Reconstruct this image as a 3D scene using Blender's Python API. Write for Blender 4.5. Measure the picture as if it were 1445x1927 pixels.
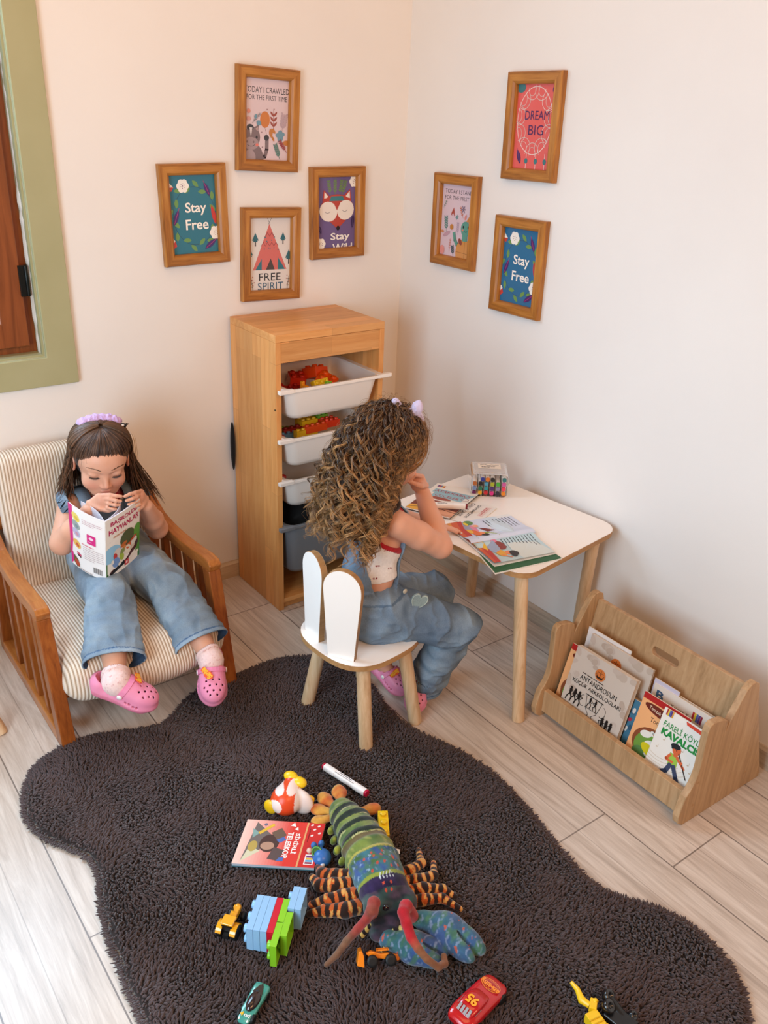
import bpy, bmesh, math, random
import numpy as np
from mathutils import Vector, Matrix, Euler
random.seed(7); RNG = np.random.default_rng(11)
scene = bpy.context.scene
for o in list(bpy.data.objects): bpy.data.objects.remove(o)
pi = math.pi; rad = math.radians
# ---------------------------------------------------------------- camera
YAW, PITCH, ROLL = 0.655166, 0.441015, 0.042078
def cam_axes():
    cy, sy, cp, sp = math.cos(YAW), math.sin(YAW), math.cos(PITCH), math.sin(PITCH)
    f = Vector((cp*sy, cp*cy, -sp)); r = Vector((cy, -sy, 0)); u = r.cross(f)
    return r*math.cos(ROLL)+u*math.sin(ROLL), -r*math.sin(ROLL)+u*math.cos(ROLL), f
cr, cu, cf = cam_axes()
cam = bpy.data.cameras.new('camera'); camo = bpy.data.objects.new('camera', cam)
scene.collection.objects.link(camo)
cam.sensor_fit = 'HORIZONTAL'; cam.sensor_width = 36; cam.lens = 1634.638/1445*36
cam.clip_start = .05; cam.clip_end = 50
camo.matrix_world = Matrix(((cr.x, cu.x, -cf.x, -1.92102), (cr.y, cu.y, -cf.y, -2.46434), (cr.z, cu.z, -cf.z, 1.54875), (0, 0, 0, 1)))
scene.camera = camo
# ---------------------------------------------------------------- world, daylight, exposure
scene.view_settings.view_transform = 'Standard'; scene.view_settings.look = 'None'
scene.view_settings.exposure = -0.04; scene.view_settings.gamma = 1
world = bpy.data.worlds.new('world'); scene.world = world; world.use_nodes = True
wn = world.node_tree.nodes; wl = world.node_tree.links
bg = wn['Background']; bg.inputs[1].default_value = 0.28
tc = wn.new('ShaderNodeTexCoord'); sep = wn.new('ShaderNodeSeparateXYZ'); rmp = wn.new('ShaderNodeValToRGB')
mr = wn.new('ShaderNodeMapRange'); mr.inputs[1].default_value = -1; mr.inputs[2].default_value = 1
wl.new(tc.outputs['Generated'], sep.inputs[0]); wl.new(sep.outputs[2], mr.inputs[0]); wl.new(mr.outputs[0], rmp.inputs[0]); wl.new(rmp.outputs[0], bg.inputs[0])
rmp.color_ramp.elements[0].color = (.50, .42, .38, 1); rmp.color_ramp.elements[1].color = (1, .84, .70, 1)
e = rmp.color_ramp.elements.new(.5); e.color = (.95, .90, .88, 1)
def area(name, loc, target, sx, sy, power, col):
    l = bpy.data.lights.new(name, 'AREA'); l.shape = 'RECTANGLE'; l.size = sx; l.size_y = sy; l.energy = power; l.color = col
    o = bpy.data.objects.new(name, l); scene.collection.objects.link(o); o.location = loc
    o.rotation_euler = (Vector(target)-Vector(loc)).to_track_quat('-Z', 'Y').to_euler(); return o
area('window_daylight', (-2.80, -1.80, 1.10), (-.9, -.95, .30), 1.0, 1.3, 41, (.64, .84, 1.0))
area('window_sky_light', (-1.85, .32, 1.62), (-1.80, -1.1, .35), 1.15, 1.15, 66, (.50, .75, 1.0))
area('warm_ceiling_light', (-1.5, -1.2, 2.9), (-1.0, 0, 1.9), 1.3, 1.0, 11, (1.0, .54, .22))
area('warm_room_light', (-1.3, -3.4, 2.3), (-1.0, 0, 1.15), 1.6, 1.2, 37, (1.0, .52, .24))
# ---------------------------------------------------------------- helpers
def lin(c): return tuple(((x/12.92) if x <= .04045 else ((x+.055)/1.055)**2.4) for x in c)
def H(h, a=1.0):
    if isinstance(h, (tuple, list)): return tuple(h) if len(h) == 4 else tuple(h)+(1,)
    h = h.lstrip('#'); return lin([int(h[i:i+2], 16)/255 for i in (0, 2, 4)])+(a,)
def link(o): scene.collection.objects.link(o); return o
def props(o, label=None, cat=None, group=None, kind=None):
    if label: o['label'] = label
    if cat: o['category'] = cat
    if group: o['group'] = group
    if kind: o['kind'] = kind
    return o
def empty(name, loc=(0, 0, 0), rotz=0, label=None, cat=None, group=None, rot=None):
    o = bpy.data.objects.new(name, None); o.empty_display_size = .05; link(o); o.location = loc
    o.rotation_euler = rot if rot else (0, 0, rotz)
    return props(o, label, cat, group)
def finish(o, parent=None, mat=None, bevel=0, smooth=None):
    if mat is not None and not isinstance(mat, (list, tuple)): mat = [mat]
    if mat:
        for m in mat: o.data.materials.append(m)
    if parent: o.parent = parent
    if bevel:
        b = o.modifiers.new('bevel', 'BEVEL'); b.width = bevel; b.segments = 3; b.limit_method = 'ANGLE'; b.angle_limit = rad(40)
    return o
class MB:
    """collects polygons (with a colour each) and builds one mesh"""
    def __init__(s): s.v = []; s.f = []; s.c = []; s.sm = []; s.M = Matrix()
    def add(s, vs, fs, col=None, smooth=False):
        n = len(s.v); s.v += [tuple(s.M @ Vector(v)) for v in vs]
        for f in fs: s.f.append([i+n for i in f]); s.c.append(H(col) if col else (1, 1, 1, 1)); s.sm.append(smooth)
        return s
    def box(s, c, d, col=None, rot=None):
        hx, hy, hz = d[0]/2, d[1]/2, d[2]/2; c = Vector(c); R = rot.to_matrix() if rot else Matrix.Identity(3)
        vs = [c+R @ Vector((x, y, z)) for x in (-hx, hx) for y in (-hy, hy) for z in (-hz, hz)]
        return s.add(vs, [(0, 1, 3, 2), (4, 6, 7, 5), (0, 4, 5, 1), (2, 3, 7, 6), (0, 2, 6, 4), (1, 5, 7, 3)], col)
    def prism(s, pts, h0, h1, fn=None, col=None, smooth_side=False):
        """pts 2D ccw; fn(u,v,w)->xyz"""
        fn = fn or (lambda u, v, w: (u, v, w)); n = len(pts)
        vs = [fn(u, v, h0) for u, v in pts]+[fn(u, v, h1) for u, v in pts]
        s.add(vs, [tuple(range(n))[::-1], tuple(range(n, 2*n))], col)
        s.add(vs, [(i, (i+1) % n, n+(i+1) % n, n+i) for i in range(n)], col, smooth_side)
        return s
    def tube(s, path, r, n=12, col=None, caps=True, smooth=True, flat=1.0):
        P = [Vector(p) for p in path]; m = len(P)
        R = r if isinstance(r, (list, tuple)) else [r]*m
        up = None; vs = []
        for i in range(m):
            t = (P[min(i+1, m-1)]-P[max(i-1, 0)]).normalized()
            if up is None: up = t.orthogonal().normalized()
            up = (up-t*up.dot(t)).normalized(); b = t.cross(up)
            for k in range(n):
                a = 2*pi*k/n; vs.append(P[i]+(up*math.cos(a)+b*math.sin(a)*flat)*R[i])
        fs = [(i*n+k, i*n+(k+1) % n, (i+1)*n+(k+1) % n, (i+1)*n+k) for i in range(m-1) for k in range(n)]
        s.add(vs, fs, col, smooth)
        if caps: s.add(vs[:n], [tuple(range(n))[::-1]], col); s.add(vs[-n:], [tuple(range(n))], col)
        return s
    def lathe(s, prof, c=(0, 0, 0), n=24, col=None, rot=None, smooth=True):
        c = Vector(c); R = rot.to_matrix() if rot else Matrix.Identity(3); m = len(prof)
        vs = [c+R @ Vector((r*math.cos(2*pi*k/n), r*math.sin(2*pi*k/n), z)) for r, z in prof for k in range(n)]
        s.add(vs, [(i*n+k, i*n+(k+1) % n, (i+1)*n+(k+1) % n, (i+1)*n+k) for i in range(m-1) for k in range(n)], col, smooth)
        if prof[0][0] > 1e-5: s.add(vs[:n], [tuple(range(n))[::-1]], col)
        if prof[-1][0] > 1e-5: s.add(vs[-n:], [tuple(range(n))], col)
        return s
    def ell(s, c, r, n=16, m=10, col=None, rot=None):
        prof = [(math.sin(pi*i/m), -math.cos(pi*i/m)) for i in range(m+1)]
        c = Vector(c); R = rot.to_matrix() if rot else Matrix.Identity(3)
        vs = [c+R @ Vector((a*r[0]*math.cos(2*pi*k/n), a*r[1]*math.sin(2*pi*k/n), z*r[2])) for a, z in prof for k in range(n)]
        return s.add(vs, [(i*n+k, i*n+(k+1) % n, (i+1)*n+(k+1) % n, (i+1)*n+k) for i in range(m) for k in range(n)], col, True)
    def build(s, name, mat, parent=None, bevel=0, world=False):
        me = bpy.data.meshes.new(name)
        off = Vector((0, 0, 0))
        vs = s.v
        if world and parent: off = parent.matrix_basis.inverted(); vs = [tuple(off @ Vector(v)) for v in vs]
        me.from_pydata(vs, [], s.f)
        a = me.color_attributes.new('Col', 'FLOAT_COLOR', 'CORNER')
        buf = np.empty((len(me.loops), 4), np.float32); k = 0
        for f, c in zip(s.f, s.c): buf[k:k+len(f)] = c; k += len(f)
        a.data.foreach_set('color', buf.ravel())
        me.polygons.foreach_set('use_smooth', s.sm)
        me.update(); o = bpy.data.objects.new(name, me); link(o)
        if bevel:
            bm = bmesh.new(); bm.from_mesh(me); bmesh.ops.remove_doubles(bm, verts=bm.verts, dist=1e-6); bm.to_mesh(me); bm.free()
        return finish(o, parent, mat, bevel)
def np_mesh(name, V, F, mat, parent=None, col=None, smooth=True, world=False):
    V = np.asarray(V, np.float32); F = np.asarray(F, np.int32)
    if world and parent:
        M = np.array(parent.matrix_basis.inverted()); V = V @ M[:3, :3].T+M[:3, 3]
    me = bpy.data.meshes.new(name); n, k = F.shape
    me.vertices.add(len(V)); me.vertices.foreach_set('co', V.astype(np.float32).ravel())
    me.loops.add(n*k); me.loops.foreach_set('vertex_index', F.ravel())
    me.polygons.add(n); me.polygons.foreach_set('loop_start', np.arange(0, n*k, k, dtype=np.int32))
    try: me.polygons.foreach_set('loop_total', np.full(n, k, np.int32))
    except Exception: pass
    me.update(calc_edges=True)
    me.polygons.foreach_set('use_smooth', np.full(n, smooth))
    if col is not None:
        a = me.color_attributes.new('Col', 'FLOAT_COLOR', 'POINT'); c = np.ones((len(V), 4), np.float32); c[:, :3] = np.asarray(col)[:, :3]
        a.data.foreach_set('color', c.ravel())
    o = bpy.data.objects.new(name, me); link(o); return finish(o, parent, mat)
def copy_tree(o, parent=None, kids=None):
    kids = kids if kids is not None else {}
    c = o.copy(); link(c); c.parent = parent
    for ch in [x for x in scene.collection.objects if x.parent == o]: copy_tree(ch, c)
    return c
def rnd_rect(w, h, r, n=6, cx=0, cy=0):
    out = []
    for (sx, sy, a0) in ((1, 1, 0), (-1, 1, 90), (-1, -1, 180), (1, -1, 270)):
        for i in range(n+1):
            a = rad(a0+90*i/n); out.append((cx+sx*(w/2-r)+r*math.cos(a), cy+sy*(h/2-r)+r*math.sin(a)))
    return out
# ---------------------------------------------------------------- signed distance sculpting
class SDF:
    def __init__(s, lo, hi, h):
        s.lo = np.array(lo, np.float32); s.h = h; s.n = np.ceil((np.array(hi)-s.lo)/h).astype(int)+1
        s.v = np.full(s.n, .06, np.float32)
    def blk(s, lo, hi, pad):
        a = np.maximum(np.floor((np.array(lo)-pad-s.lo)/s.h).astype(int), 0); b = np.minimum(np.ceil((np.array(hi)+pad-s.lo)/s.h).astype(int)+1, s.n)
        if (b <= a).any(): return None
        sl = tuple(slice(a[i], b[i]) for i in range(3))
        g = [(np.arange(a[i], b[i], dtype=np.float32)*s.h+s.lo[i]).reshape([-1 if j == i else 1 for j in range(3)]) for i in range(3)]
        return sl, g
    def comb(s, sl, d, k, op):
        a = s.v[sl]
        if op == 's': a = -a
        if k <= 0: r = np.minimum(a, d)
        else:
            h = np.clip(.5+.5*(a-d)/k, 0, 1); r = a+(d-a)*h-k*h*(1-h)
        s.v[sl] = -r if op == 's' else r
        return s
    def cap(s, a, b, ra, rb=None, k=.01, op='u'):
        a = np.array(a, np.float32); b = np.array(b, np.float32); rb = ra if rb is None else rb; m = max(ra, rb)
        q = s.blk(np.minimum(a, b)-m, np.maximum(a, b)+m, k+3*s.h)
        if q is None: return s
        sl, (x, y, z) = q; d = b-a; L = float(d @ d)+1e-12
        t = np.clip(((x-a[0])*d[0]+(y-a[1])*d[1]+(z-a[2])*d[2])/L, 0, 1)
        D = np.sqrt((x-a[0]-t*d[0])**2+(y-a[1]-t*d[1])**2+(z-a[2]-t*d[2])**2)-(ra+(rb-ra)*t)
        return s.comb(sl, D, k, op)
    def chain(s, pts, rs, k=.01, op='u'):
        for i in range(len(pts)-1): s.cap(pts[i], pts[i+1], rs[i], rs[i+1], k, op)
        return s
    def _rot(s, c, R, m, k):
        c = np.array(c, np.float32); q = s.blk(c-m, c+m, k+3*s.h)
        if q is None: return None
        sl, (x, y, z) = q; x = x-c[0]; y = y-c[1]; z = z-c[2]
        if R is None: return sl, x, y, z
        R = np.array(R); return sl, x*R[0, 0]+y*R[1, 0]+z*R[2, 0], x*R[0, 1]+y*R[1, 1]+z*R[2, 1], x*R[0, 2]+y*R[1, 2]+z*R[2, 2]
    def ell(s, c, r, R=None, k=.01, op='u'):
        q = s._rot(c, R, max(r), k)
        if q is None: return s
        sl, x, y, z = q
        k0 = np.sqrt((x/r[0])**2+(y/r[1])**2+(z/r[2])**2)+1e-9; k1 = np.sqrt((x/r[0]**2)**2+(y/r[1]**2)**2+(z/r[2]**2)**2)+1e-9
        return s.comb(sl, (k0*(k0-1)/k1).astype(np.float32), k, op)
    def box(s, c, hf, R=None, rr=.005, k=.005, op='u'):
        q = s._rot(c, R, math.sqrt(sum(a*a for a in hf)), k)
        if q is None: return s
        sl, x, y, z = q; a = np.abs(x)-hf[0]+rr; b = np.abs(y)-hf[1]+rr; e = np.abs(z)-hf[2]+rr
        D = np.sqrt(np.maximum(a, 0)**2+np.maximum(b, 0)**2+np.maximum(e, 0)**2)+np.minimum(np.maximum(a, np.maximum(b, e)), 0)-rr
        return s.comb(sl, D.astype(np.float32), k, op)
    def grid(s):
        return [(np.arange(s.n[i], dtype=np.float32)*s.h+s.lo[i]).reshape([-1 if j == i else 1 for j in range(3)]) for i in range(3)]
    def mesh(s):
        v = s.v; v[0] = v[-1] = .02; v[:, 0] = v[:, -1] = .02; v[:, :, 0] = v[:, :, -1] = .02
        sg = v < 0; c = np.zeros(s.n-1, np.uint8)
        for i in (0, 1):
            for j in (0, 1):
                for k in (0, 1): c += sg[i:s.n[0]-1+i, j:s.n[1]-1+j, k:s.n[2]-1+k]
        act = (c > 0) & (c < 8); ijk = np.argwhere(act); ids = np.full(s.n-1, -1, np.int32); ids[act] = np.arange(len(ijk))
        cv = {}
        for i in (0, 1):
            for j in (0, 1):
                for k in (0, 1): cv[i, j, k] = v[ijk[:, 0]+i, ijk[:, 1]+j, ijk[:, 2]+k]
        acc = np.zeros((len(ijk), 3)); cnt = np.zeros(len(ijk))
        for ax in range(3):
            for p in (0, 1):
                for q in (0, 1):
                    A = [p, q]; A.insert(ax, 0); B = list(A); B[ax] = 1
                    va, vb = cv[tuple(A)], cv[tuple(B)]; m = (va < 0) != (vb < 0)
                    t = np.where(m, va/(va-vb+1e-20), 0)
                    P = np.tile(np.array(A, float), (len(ijk), 1)); P[:, ax] = t
                    acc[m] += P[m]; cnt[m] += 1
        V = (ijk+acc/cnt[:, None])*s.h+s.lo; F = []
        for ax in range(3):
            a, b = [(1, 2), (2, 0), (0, 1)][ax]
            s0 = [slice(None)]*3; s1 = [slice(None)]*3; s0[ax] = slice(0, -1); s1[ax] = slice(1, None)
            d = sg[tuple(s0)] != sg[tuple(s1)]; e = np.argwhere(d); e = e[(e[:, a] > 0) & (e[:, b] > 0) & (e[:, a] < s.n[a]-1) & (e[:, b] < s.n[b]-1)]
            ins = sg[e[:, 0], e[:, 1], e[:, 2]]
            def cid(da, db):
                t = e.copy(); t[:, a] -= da; t[:, b] -= db; return ids[t[:, 0], t[:, 1], t[:, 2]]
            Q = np.stack([cid(1, 1), cid(0, 1), cid(0, 0), cid(1, 0)], 1); Q[~ins] = Q[~ins][:, ::-1]; F.append(Q)
        return V.astype(np.float32), np.concatenate(F)
def relax(V, F, it=2, w=.5):
    n = len(V)
    for _ in range(it):
        acc = np.zeros((n, 3)); cnt = np.zeros(n)
        for i in range(4):
            a = F[:, i]; b = F[:, (i+1) % 4]
            for j in range(3): acc[:, j] += np.bincount(a, V[b, j], n)+np.bincount(b, V[a, j], n)
            cnt += np.bincount(a, minlength=n)+np.bincount(b, minlength=n)
        V = V*(1-w)+w*acc/np.maximum(cnt, 1)[:, None]
    return V
def vnoise(P, f, seed=0):
    """cheap smooth pseudo noise in -1..1 from summed sines"""
    r = np.random.default_rng(seed); P = np.asarray(P)*f; out = 0
    for i in range(5):
        k = r.normal(size=3); k *= (1+.6*i)/np.linalg.norm(k); out = out+np.sin(P @ k*2.2+r.uniform(0, 6.28)+1.3*np.sin(P @ r.normal(size=3)+i))/(1+.5*i)
    return out/2.2
def strands(name, paths, radii, cols, mat, parent=None, sides=4, world=False, closed=True, flat=1.0):
    """paths (N,P,3), radii (N,P), cols (N,3) or (N,P,3) -> one mesh of thin tubes"""
    P = np.asarray(paths, float); N, M, _ = P.shape
    T = np.gradient(P, axis=1); T /= np.linalg.norm(T, axis=2, keepdims=True)+1e-9
    ref = np.zeros_like(T); ref[..., 2] = 1; par = np.abs(T[..., 2]) > .9; ref[par] = (1, .2, 0)
    ref = np.tile(np.array([.31, -.52, .79]), (N, M, 1))
    A = np.cross(T, ref); A /= np.linalg.norm(A, axis=2, keepdims=True)+1e-9; B = np.cross(T, A)
    ang = np.arange(sides)*2*pi/sides; R = np.asarray(radii, float)[:, :, None, None]
    V = P[:, :, None, :]+R*(A[:, :, None, :]*np.cos(ang)[None, None, :, None]+flat*B[:, :, None, :]*np.sin(ang)[None, None, :, None])
    idx = np.arange(N*M*sides).reshape(N, M, sides); nx = np.roll(idx, -1, 2)
    F = np.stack([idx[:, :-1], nx[:, :-1], nx[:, 1:], idx[:, 1:]], -1).reshape(-1, 4)
    C = np.asarray(cols, float)
    if C.ndim == 2: C = np.repeat(C[:, None, :], M, 1)
    C = np.repeat(C[:, :, None, :3], sides, 2).reshape(-1, 3)
    return np_mesh(name, V.reshape(-1, 3), F, mat, parent, C, True, world)
# ---------------------------------------------------------------- materials
def newmat(name):
    m = bpy.data.materials.new(name); m.use_nodes = True; t = m.node_tree
    return m, t, t.nodes['Principled BSDF']
def N(t, typ, **kw):
    n = t.nodes.new(typ)
    for k, v in kw.items():
        if k.startswith('i_'): n.inputs[int(k[2:]) if k[2:].isdigit() else k[2:]].default_value = v
        else: setattr(n, k, v)
    return n
def ramp(t, fac, stops):
    r = t.nodes.new('ShaderNodeValToRGB'); t.links.new(fac, r.inputs[0]); el = r.color_ramp.elements
    while len(el) < len(stops): el.new(.5)
    for e, (p, c) in zip(el, stops): e.position = p; e.color = H(c)
    return r.outputs[0]
def bump(t, b, hgt, strength=.2, dist=.002):
    n = N(t, 'ShaderNodeBump'); n.inputs['Strength'].default_value = strength; n.inputs['Distance'].default_value = dist
    t.links.new(hgt, n.inputs['Height']); t.links.new(n.outputs[0], b.inputs['Normal']); return n
def coords(t, scale=(1, 1, 1), rot=(0, 0, 0), kind='Object'):
    tc = N(t, 'ShaderNodeTexCoord'); mp = N(t, 'ShaderNodeMapping'); mp.inputs['Scale'].default_value = scale; mp.inputs['Rotation'].default_value = rot
    t.links.new(tc.outputs[kind], mp.inputs[0]); return mp.outputs[0]
def noise(t, vec, scale=5, detail=4, rough=.5, dist=0):
    n = N(t, 'ShaderNodeTexNoise'); n.inputs['Scale'].default_value = scale; n.inputs['Detail'].default_value = detail; n.inputs['Roughness'].default_value = rough; n.inputs['Distortion'].default_value = dist
    t.links.new(vec, n.inputs['Vector']); return n.outputs[0]
def mixc(t, a, b, fac, mode='MIX'):
    m = N(t, 'ShaderNodeMix', data_type='RGBA', blend_type=mode)
    if isinstance(fac, (int, float)): m.inputs[0].default_value = fac
    else: t.links.new(fac, m.inputs[0])
    for i, x in ((6, a), (7, b)):
        if hasattr(x, 'is_linked'): t.links.new(x, m.inputs[i])
        else: m.inputs[i].default_value = H(x)
    return m.outputs[2]
def vc_mat(name, rough=.5, spec=.5, noise_amt=0, nscale=60, bmp=0, bscale=400, sss=0, coat=0, sheen=0):
    m, t, b = newmat(name); a = N(t, 'ShaderNodeAttribute'); a.attribute_name = 'Col'; c = a.outputs[0]
    if noise_amt:
        nz = noise(t, coords(t), nscale, 3); g = ramp(t, nz, [(.3, (1-noise_amt,)*3), (.7, (1, 1, 1))]); c = mixc(t, c, g, 1, 'MULTIPLY')
    t.links.new(c, b.inputs['Base Color']); b.inputs['Roughness'].default_value = rough; b.inputs['Specular IOR Level'].default_value = spec
    if bmp: bump(t, b, noise(t, coords(t), bscale, 3), bmp, .001)
    if sss: b.inputs['Subsurface Weight'].default_value = sss; b.inputs['Subsurface Radius'].default_value = (.012, .005, .003); b.inputs['Subsurface Scale'].default_value = .6
    if coat: b.inputs['Coat Weight'].default_value = coat; b.inputs['Coat Roughness'].default_value = .1
    if sheen: b.inputs['Sheen Weight'].default_value = sheen
    return m
def wood_mat(name, stops, axis='X', scale=1, rough=.45, gs=1.0, blocks=None, knots=0, spec=.4):
    """grain running along the given object axis"""
    m, t, b = newmat(name); s = {'X': (1, 14, 14), 'Y': (14, 1, 14), 'Z': (14, 14, 1)}[axis]
    v = coords(t, tuple(x*scale for x in s)); n1 = noise(t, v, 3*gs, 5, .6, 1.2); n2 = noise(t, v, 14*gs, 3, .6, .4)
    mx = N(t, 'ShaderNodeMath', operation='MULTIPLY_ADD'); t.links.new(n2, mx.inputs[0]); mx.inputs[1].default_value = .35; t.links.new(n1, mx.inputs[2])
    sub = N(t, 'ShaderNodeMath', operation='SUBTRACT'); t.links.new(mx.outputs[0], sub.inputs[0]); sub.inputs[1].default_value = .17
    c = ramp(t, sub.outputs[0], stops)
    if blocks:
        bt = N(t, 'ShaderNodeTexBrick'); r = {'X': (0, 0, 0), 'Z': (0, rad(90), 0), 'Y': (0, 0, rad(90))}[blocks[0]]
        tcn = N(t, 'ShaderNodeTexCoord'); sp = N(t, 'ShaderNodeSeparateXYZ'); cb = N(t, 'ShaderNodeCombineXYZ'); t.links.new(tcn.outputs['Object'], sp.inputs[0])
        for i, ax in enumerate(blocks[1]): t.links.new(sp.outputs['XYZ'.index(ax)], cb.inputs[i])
        t.links.new(cb.outputs[0], bt.inputs['Vector']); bt.inputs['Scale'].default_value = 1; bt.inputs['Brick Width'].default_value = blocks[2]; bt.inputs['Row Height'].default_value = blocks[3]
        bt.inputs['Mortar Size'].default_value = .0006; bt.inputs['Color1'].default_value = (.78, .78, .78, 1); bt.inputs['Color2'].default_value = (1.1, 1.08, 1.05, 1); bt.inputs['Mortar'].default_value = (.75, .7, .65, 1)
        c = mixc(t, c, bt.outputs[0], .8, 'MULTIPLY')
    if knots:
        vo = N(t, 'ShaderNodeTexVoronoi'); vo.inputs['Scale'].default_value = knots; t.links.new(coords(t, {'X': (.7, 1, 1), 'Y': (1, .7, 1), 'Z': (1, 1, .7)}[axis]), vo.inputs['Vector'])
        k = ramp(t, vo.outputs['Distance'], [(.04, '5a2c10'), (.12, 'ffffff')]); c = mixc(t, c, k, .85, 'MULTIPLY')
    t.links.new(c, b.inputs['Base Color']); b.inputs['Roughness'].default_value = rough; b.inputs['Specular IOR Level'].default_value = spec
    bump(t, b, n2, .08, .001); return m
M = {}
M['plastic'] = vc_mat('coloured_plastic', .32, .5)
M['gloss'] = vc_mat('glossy_paint', .15, .6, coat=.5)
M['rubber'] = vc_mat('foam_rubber', .5, .4)
M['print'] = vc_mat('printed_paper', .38, .4)
M['matte_print'] = vc_mat('matte_print', .6, .3)
M['paper'] = vc_mat('paper', .7, .2)
M['skin'] = vc_mat('skin', .48, .4, sss=.12)
M['hair'] = vc_mat('hair', .42, .5)
M['cloth'] = vc_mat('cloth', .85, .2, .12, 180, .3, 900, sheen=.2)
M['plush'] = vc_mat('plush', .9, .15, .25, 90, .4, 500, sheen=.3)
M['fur'] = vc_mat('fur', .95, .06, sheen=.25)
def denim():
    m, t, b = newmat('denim'); a = N(t, 'ShaderNodeAttribute'); a.attribute_name = 'Col'
    nz = noise(t, coords(t), 22, 4, .6); f = noise(t, coords(t, (1, 1, .25)), 700, 2); g = ramp(t, nz, [(.35, (.80, .82, .86)), (.65, (1.12, 1.1, 1.06))])
    c = mixc(t, a.outputs[0], g, .8, 'MULTIPLY'); c = mixc(t, c, ramp(t, f, [(.35, (.78, .8, .84)), (.65, (1.1, 1.1, 1.1))]), .6, 'MULTIPLY')
    t.links.new(c, b.inputs['Base Color']); b.inputs['Roughness'].default_value = .85; b.inputs['Specular IOR Level'].default_value = .2; bump(t, b, f, .25, .0008); return m
M['denim'] = denim()
def cord():
    m, t, b = newmat('corduroy'); w = N(t, 'ShaderNodeTexWave', wave_type='BANDS', bands_direction='X', wave_profile='SIN'); w.inputs['Scale'].default_value = 38; w.inputs['Distortion'].default_value = .25; w.inputs['Detail Scale'].default_value = .3
    t.links.new(coords(t), w.inputs['Vector']); c = ramp(t, w.outputs['Fac'], [(.0, 'a88c72'), (.35, 'd9c3aa'), (1, 'efdfce')])
    t.links.new(c, b.inputs['Base Color']); b.inputs['Roughness'].default_value = .9; b.inputs['Specular IOR Level'].default_value = .15; b.inputs['Sheen Weight'].default_value = .2
    bump(t, b, w.outputs['Fac'], .55, .003); return m
M['cord'] = cord()
PINE = [(.25, '7a4818'), (.45, 'a4682a'), (.65, 'bb7f39'), (.85, 'cb914a')]
M['frame'] = {a: wood_mat('honey_pine_'+a, PINE, a, 1, .35, knots=0) for a in 'XYZ'}
BEECH = [(.2, 'cc8646'), (.5, 'dd9c5a'), (.8, 'e8ae70')]
M['beech_z'] = wood_mat('beech_board_upright', BEECH, 'Z', .8, .42, blocks=('Z', 'ZY', .42, .052))
M['beech_x'] = wood_mat('beech_board_flat', BEECH, 'X', .8, .42, blocks=('X', 'XY', .35, .05))
M['beech_f'] = wood_mat('beech_board_front', BEECH, 'X', .8, .42, blocks=('X', 'XZ', .3, .05))
M['beech'] = wood_mat('beech_edge', BEECH, 'Z', .8, .42)
OAK = [(.25, '9c7852'), (.5, 'b79168'), (.75, 'c6a27a')]
M['oak_y'] = wood_mat('oak_laminate_long', OAK, 'Z', .7, .5, 1.3)
M['oak_x'] = wood_mat('oak_laminate_side', OAK, 'Z', .7, .5, 1.3)
TEAK = [(.25, '6b3210'), (.5, '914c1c'), (.8, 'ab6228')]
M['teak_z'] = wood_mat('reddish_wood_upright', TEAK, 'Z', .8, .3)
M['teak_y'] = wood_mat('reddish_wood_arm', [(.25, '8a4a1c'), (.5, 'a9632b'), (.8, 'bd7a3c')], 'Y', .8, .25)
ASH = [(.25, 'c0966c'), (.5, 'd8b288'), (.8, 'e6c8a4')]
M['ash'] = wood_mat('ash_leg', ASH, 'Z', 1, .5)
M['edge'] = wood_mat('plywood_edge', [(.3, '9c7044'), (.7, 'b98c5a')], 'X', .8, .55)
m, t, b = newmat('white_laminate'); b.inputs['Base Color'].default_value = H('f4ece4'); b.inputs['Roughness'].default_value = .22; M['white_lam'] = m
m, t, b = newmat('clear_plastic'); b.inputs['Base Color'].default_value = (.96, .97, .98, 1); b.inputs['Roughness'].default_value = .06; b.inputs['Transmission Weight'].default_value = 1; b.inputs['IOR'].default_value = 1.12; M['clear'] = m
m, t, b = newmat('dark_metal'); b.inputs['Base Color'].default_value = H('2b2d2c'); b.inputs['Metallic'].default_value = .9; b.inputs['Roughness'].default_value = .35; M['metal'] = m
# ---------------------------------------------------------------- printed artwork
_tc = {}
def text_polys(s, bold=0.0, shear=0.0):
    key = (s, bold, shear)
    if key in _tc: return _tc[key]
    cu_ = bpy.data.curves.new('t', 'FONT'); cu_.body = s; cu_.size = 1; cu_.offset = bold; cu_.shear = shear; cu_.resolution_u = 3; cu_.fill_mode = 'FRONT'
    ob = bpy.data.objects.new('t', cu_); scene.collection.objects.link(ob); dg = bpy.context.evaluated_depsgraph_get(); dg.update()
    me = bpy.data.meshes.new_from_object(ob.evaluated_get(dg)); vs = [v.co.copy() for v in me.vertices]
    ps = [[(vs[i].x, vs[i].y) for i in p.vertices] for p in me.polygons if p.area > 1e-9]
    bpy.data.objects.remove(ob); bpy.data.curves.remove(cu_); bpy.data.meshes.remove(me)
    xs = [x for p in ps for x, _ in p] or [0, 1]; ys = [y for p in ps for _, y in p] or [0, 1]
    _tc[key] = (ps, min(xs), max(xs), min(ys), max(ys)); return _tc[key]
def clip_poly(p, W, Hh):
    for ax, lim, sg in ((0, 0, 1), (0, W, -1), (1, 0, 1), (1, Hh, -1)):
        out = []
        for i in range(len(p)):
            a, b = p[i-1], p[i]; da, db = sg*(a[ax]-lim), sg*(b[ax]-lim)
            if (da >= 0) != (db >= 0):
                t = da/(da-db); out.append((a[0]+(b[0]-a[0])*t, a[1]+(b[1]-a[1])*t))
            if db >= 0: out.append(b)
        p = out
        if len(p) < 3: return []
    return p
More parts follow.
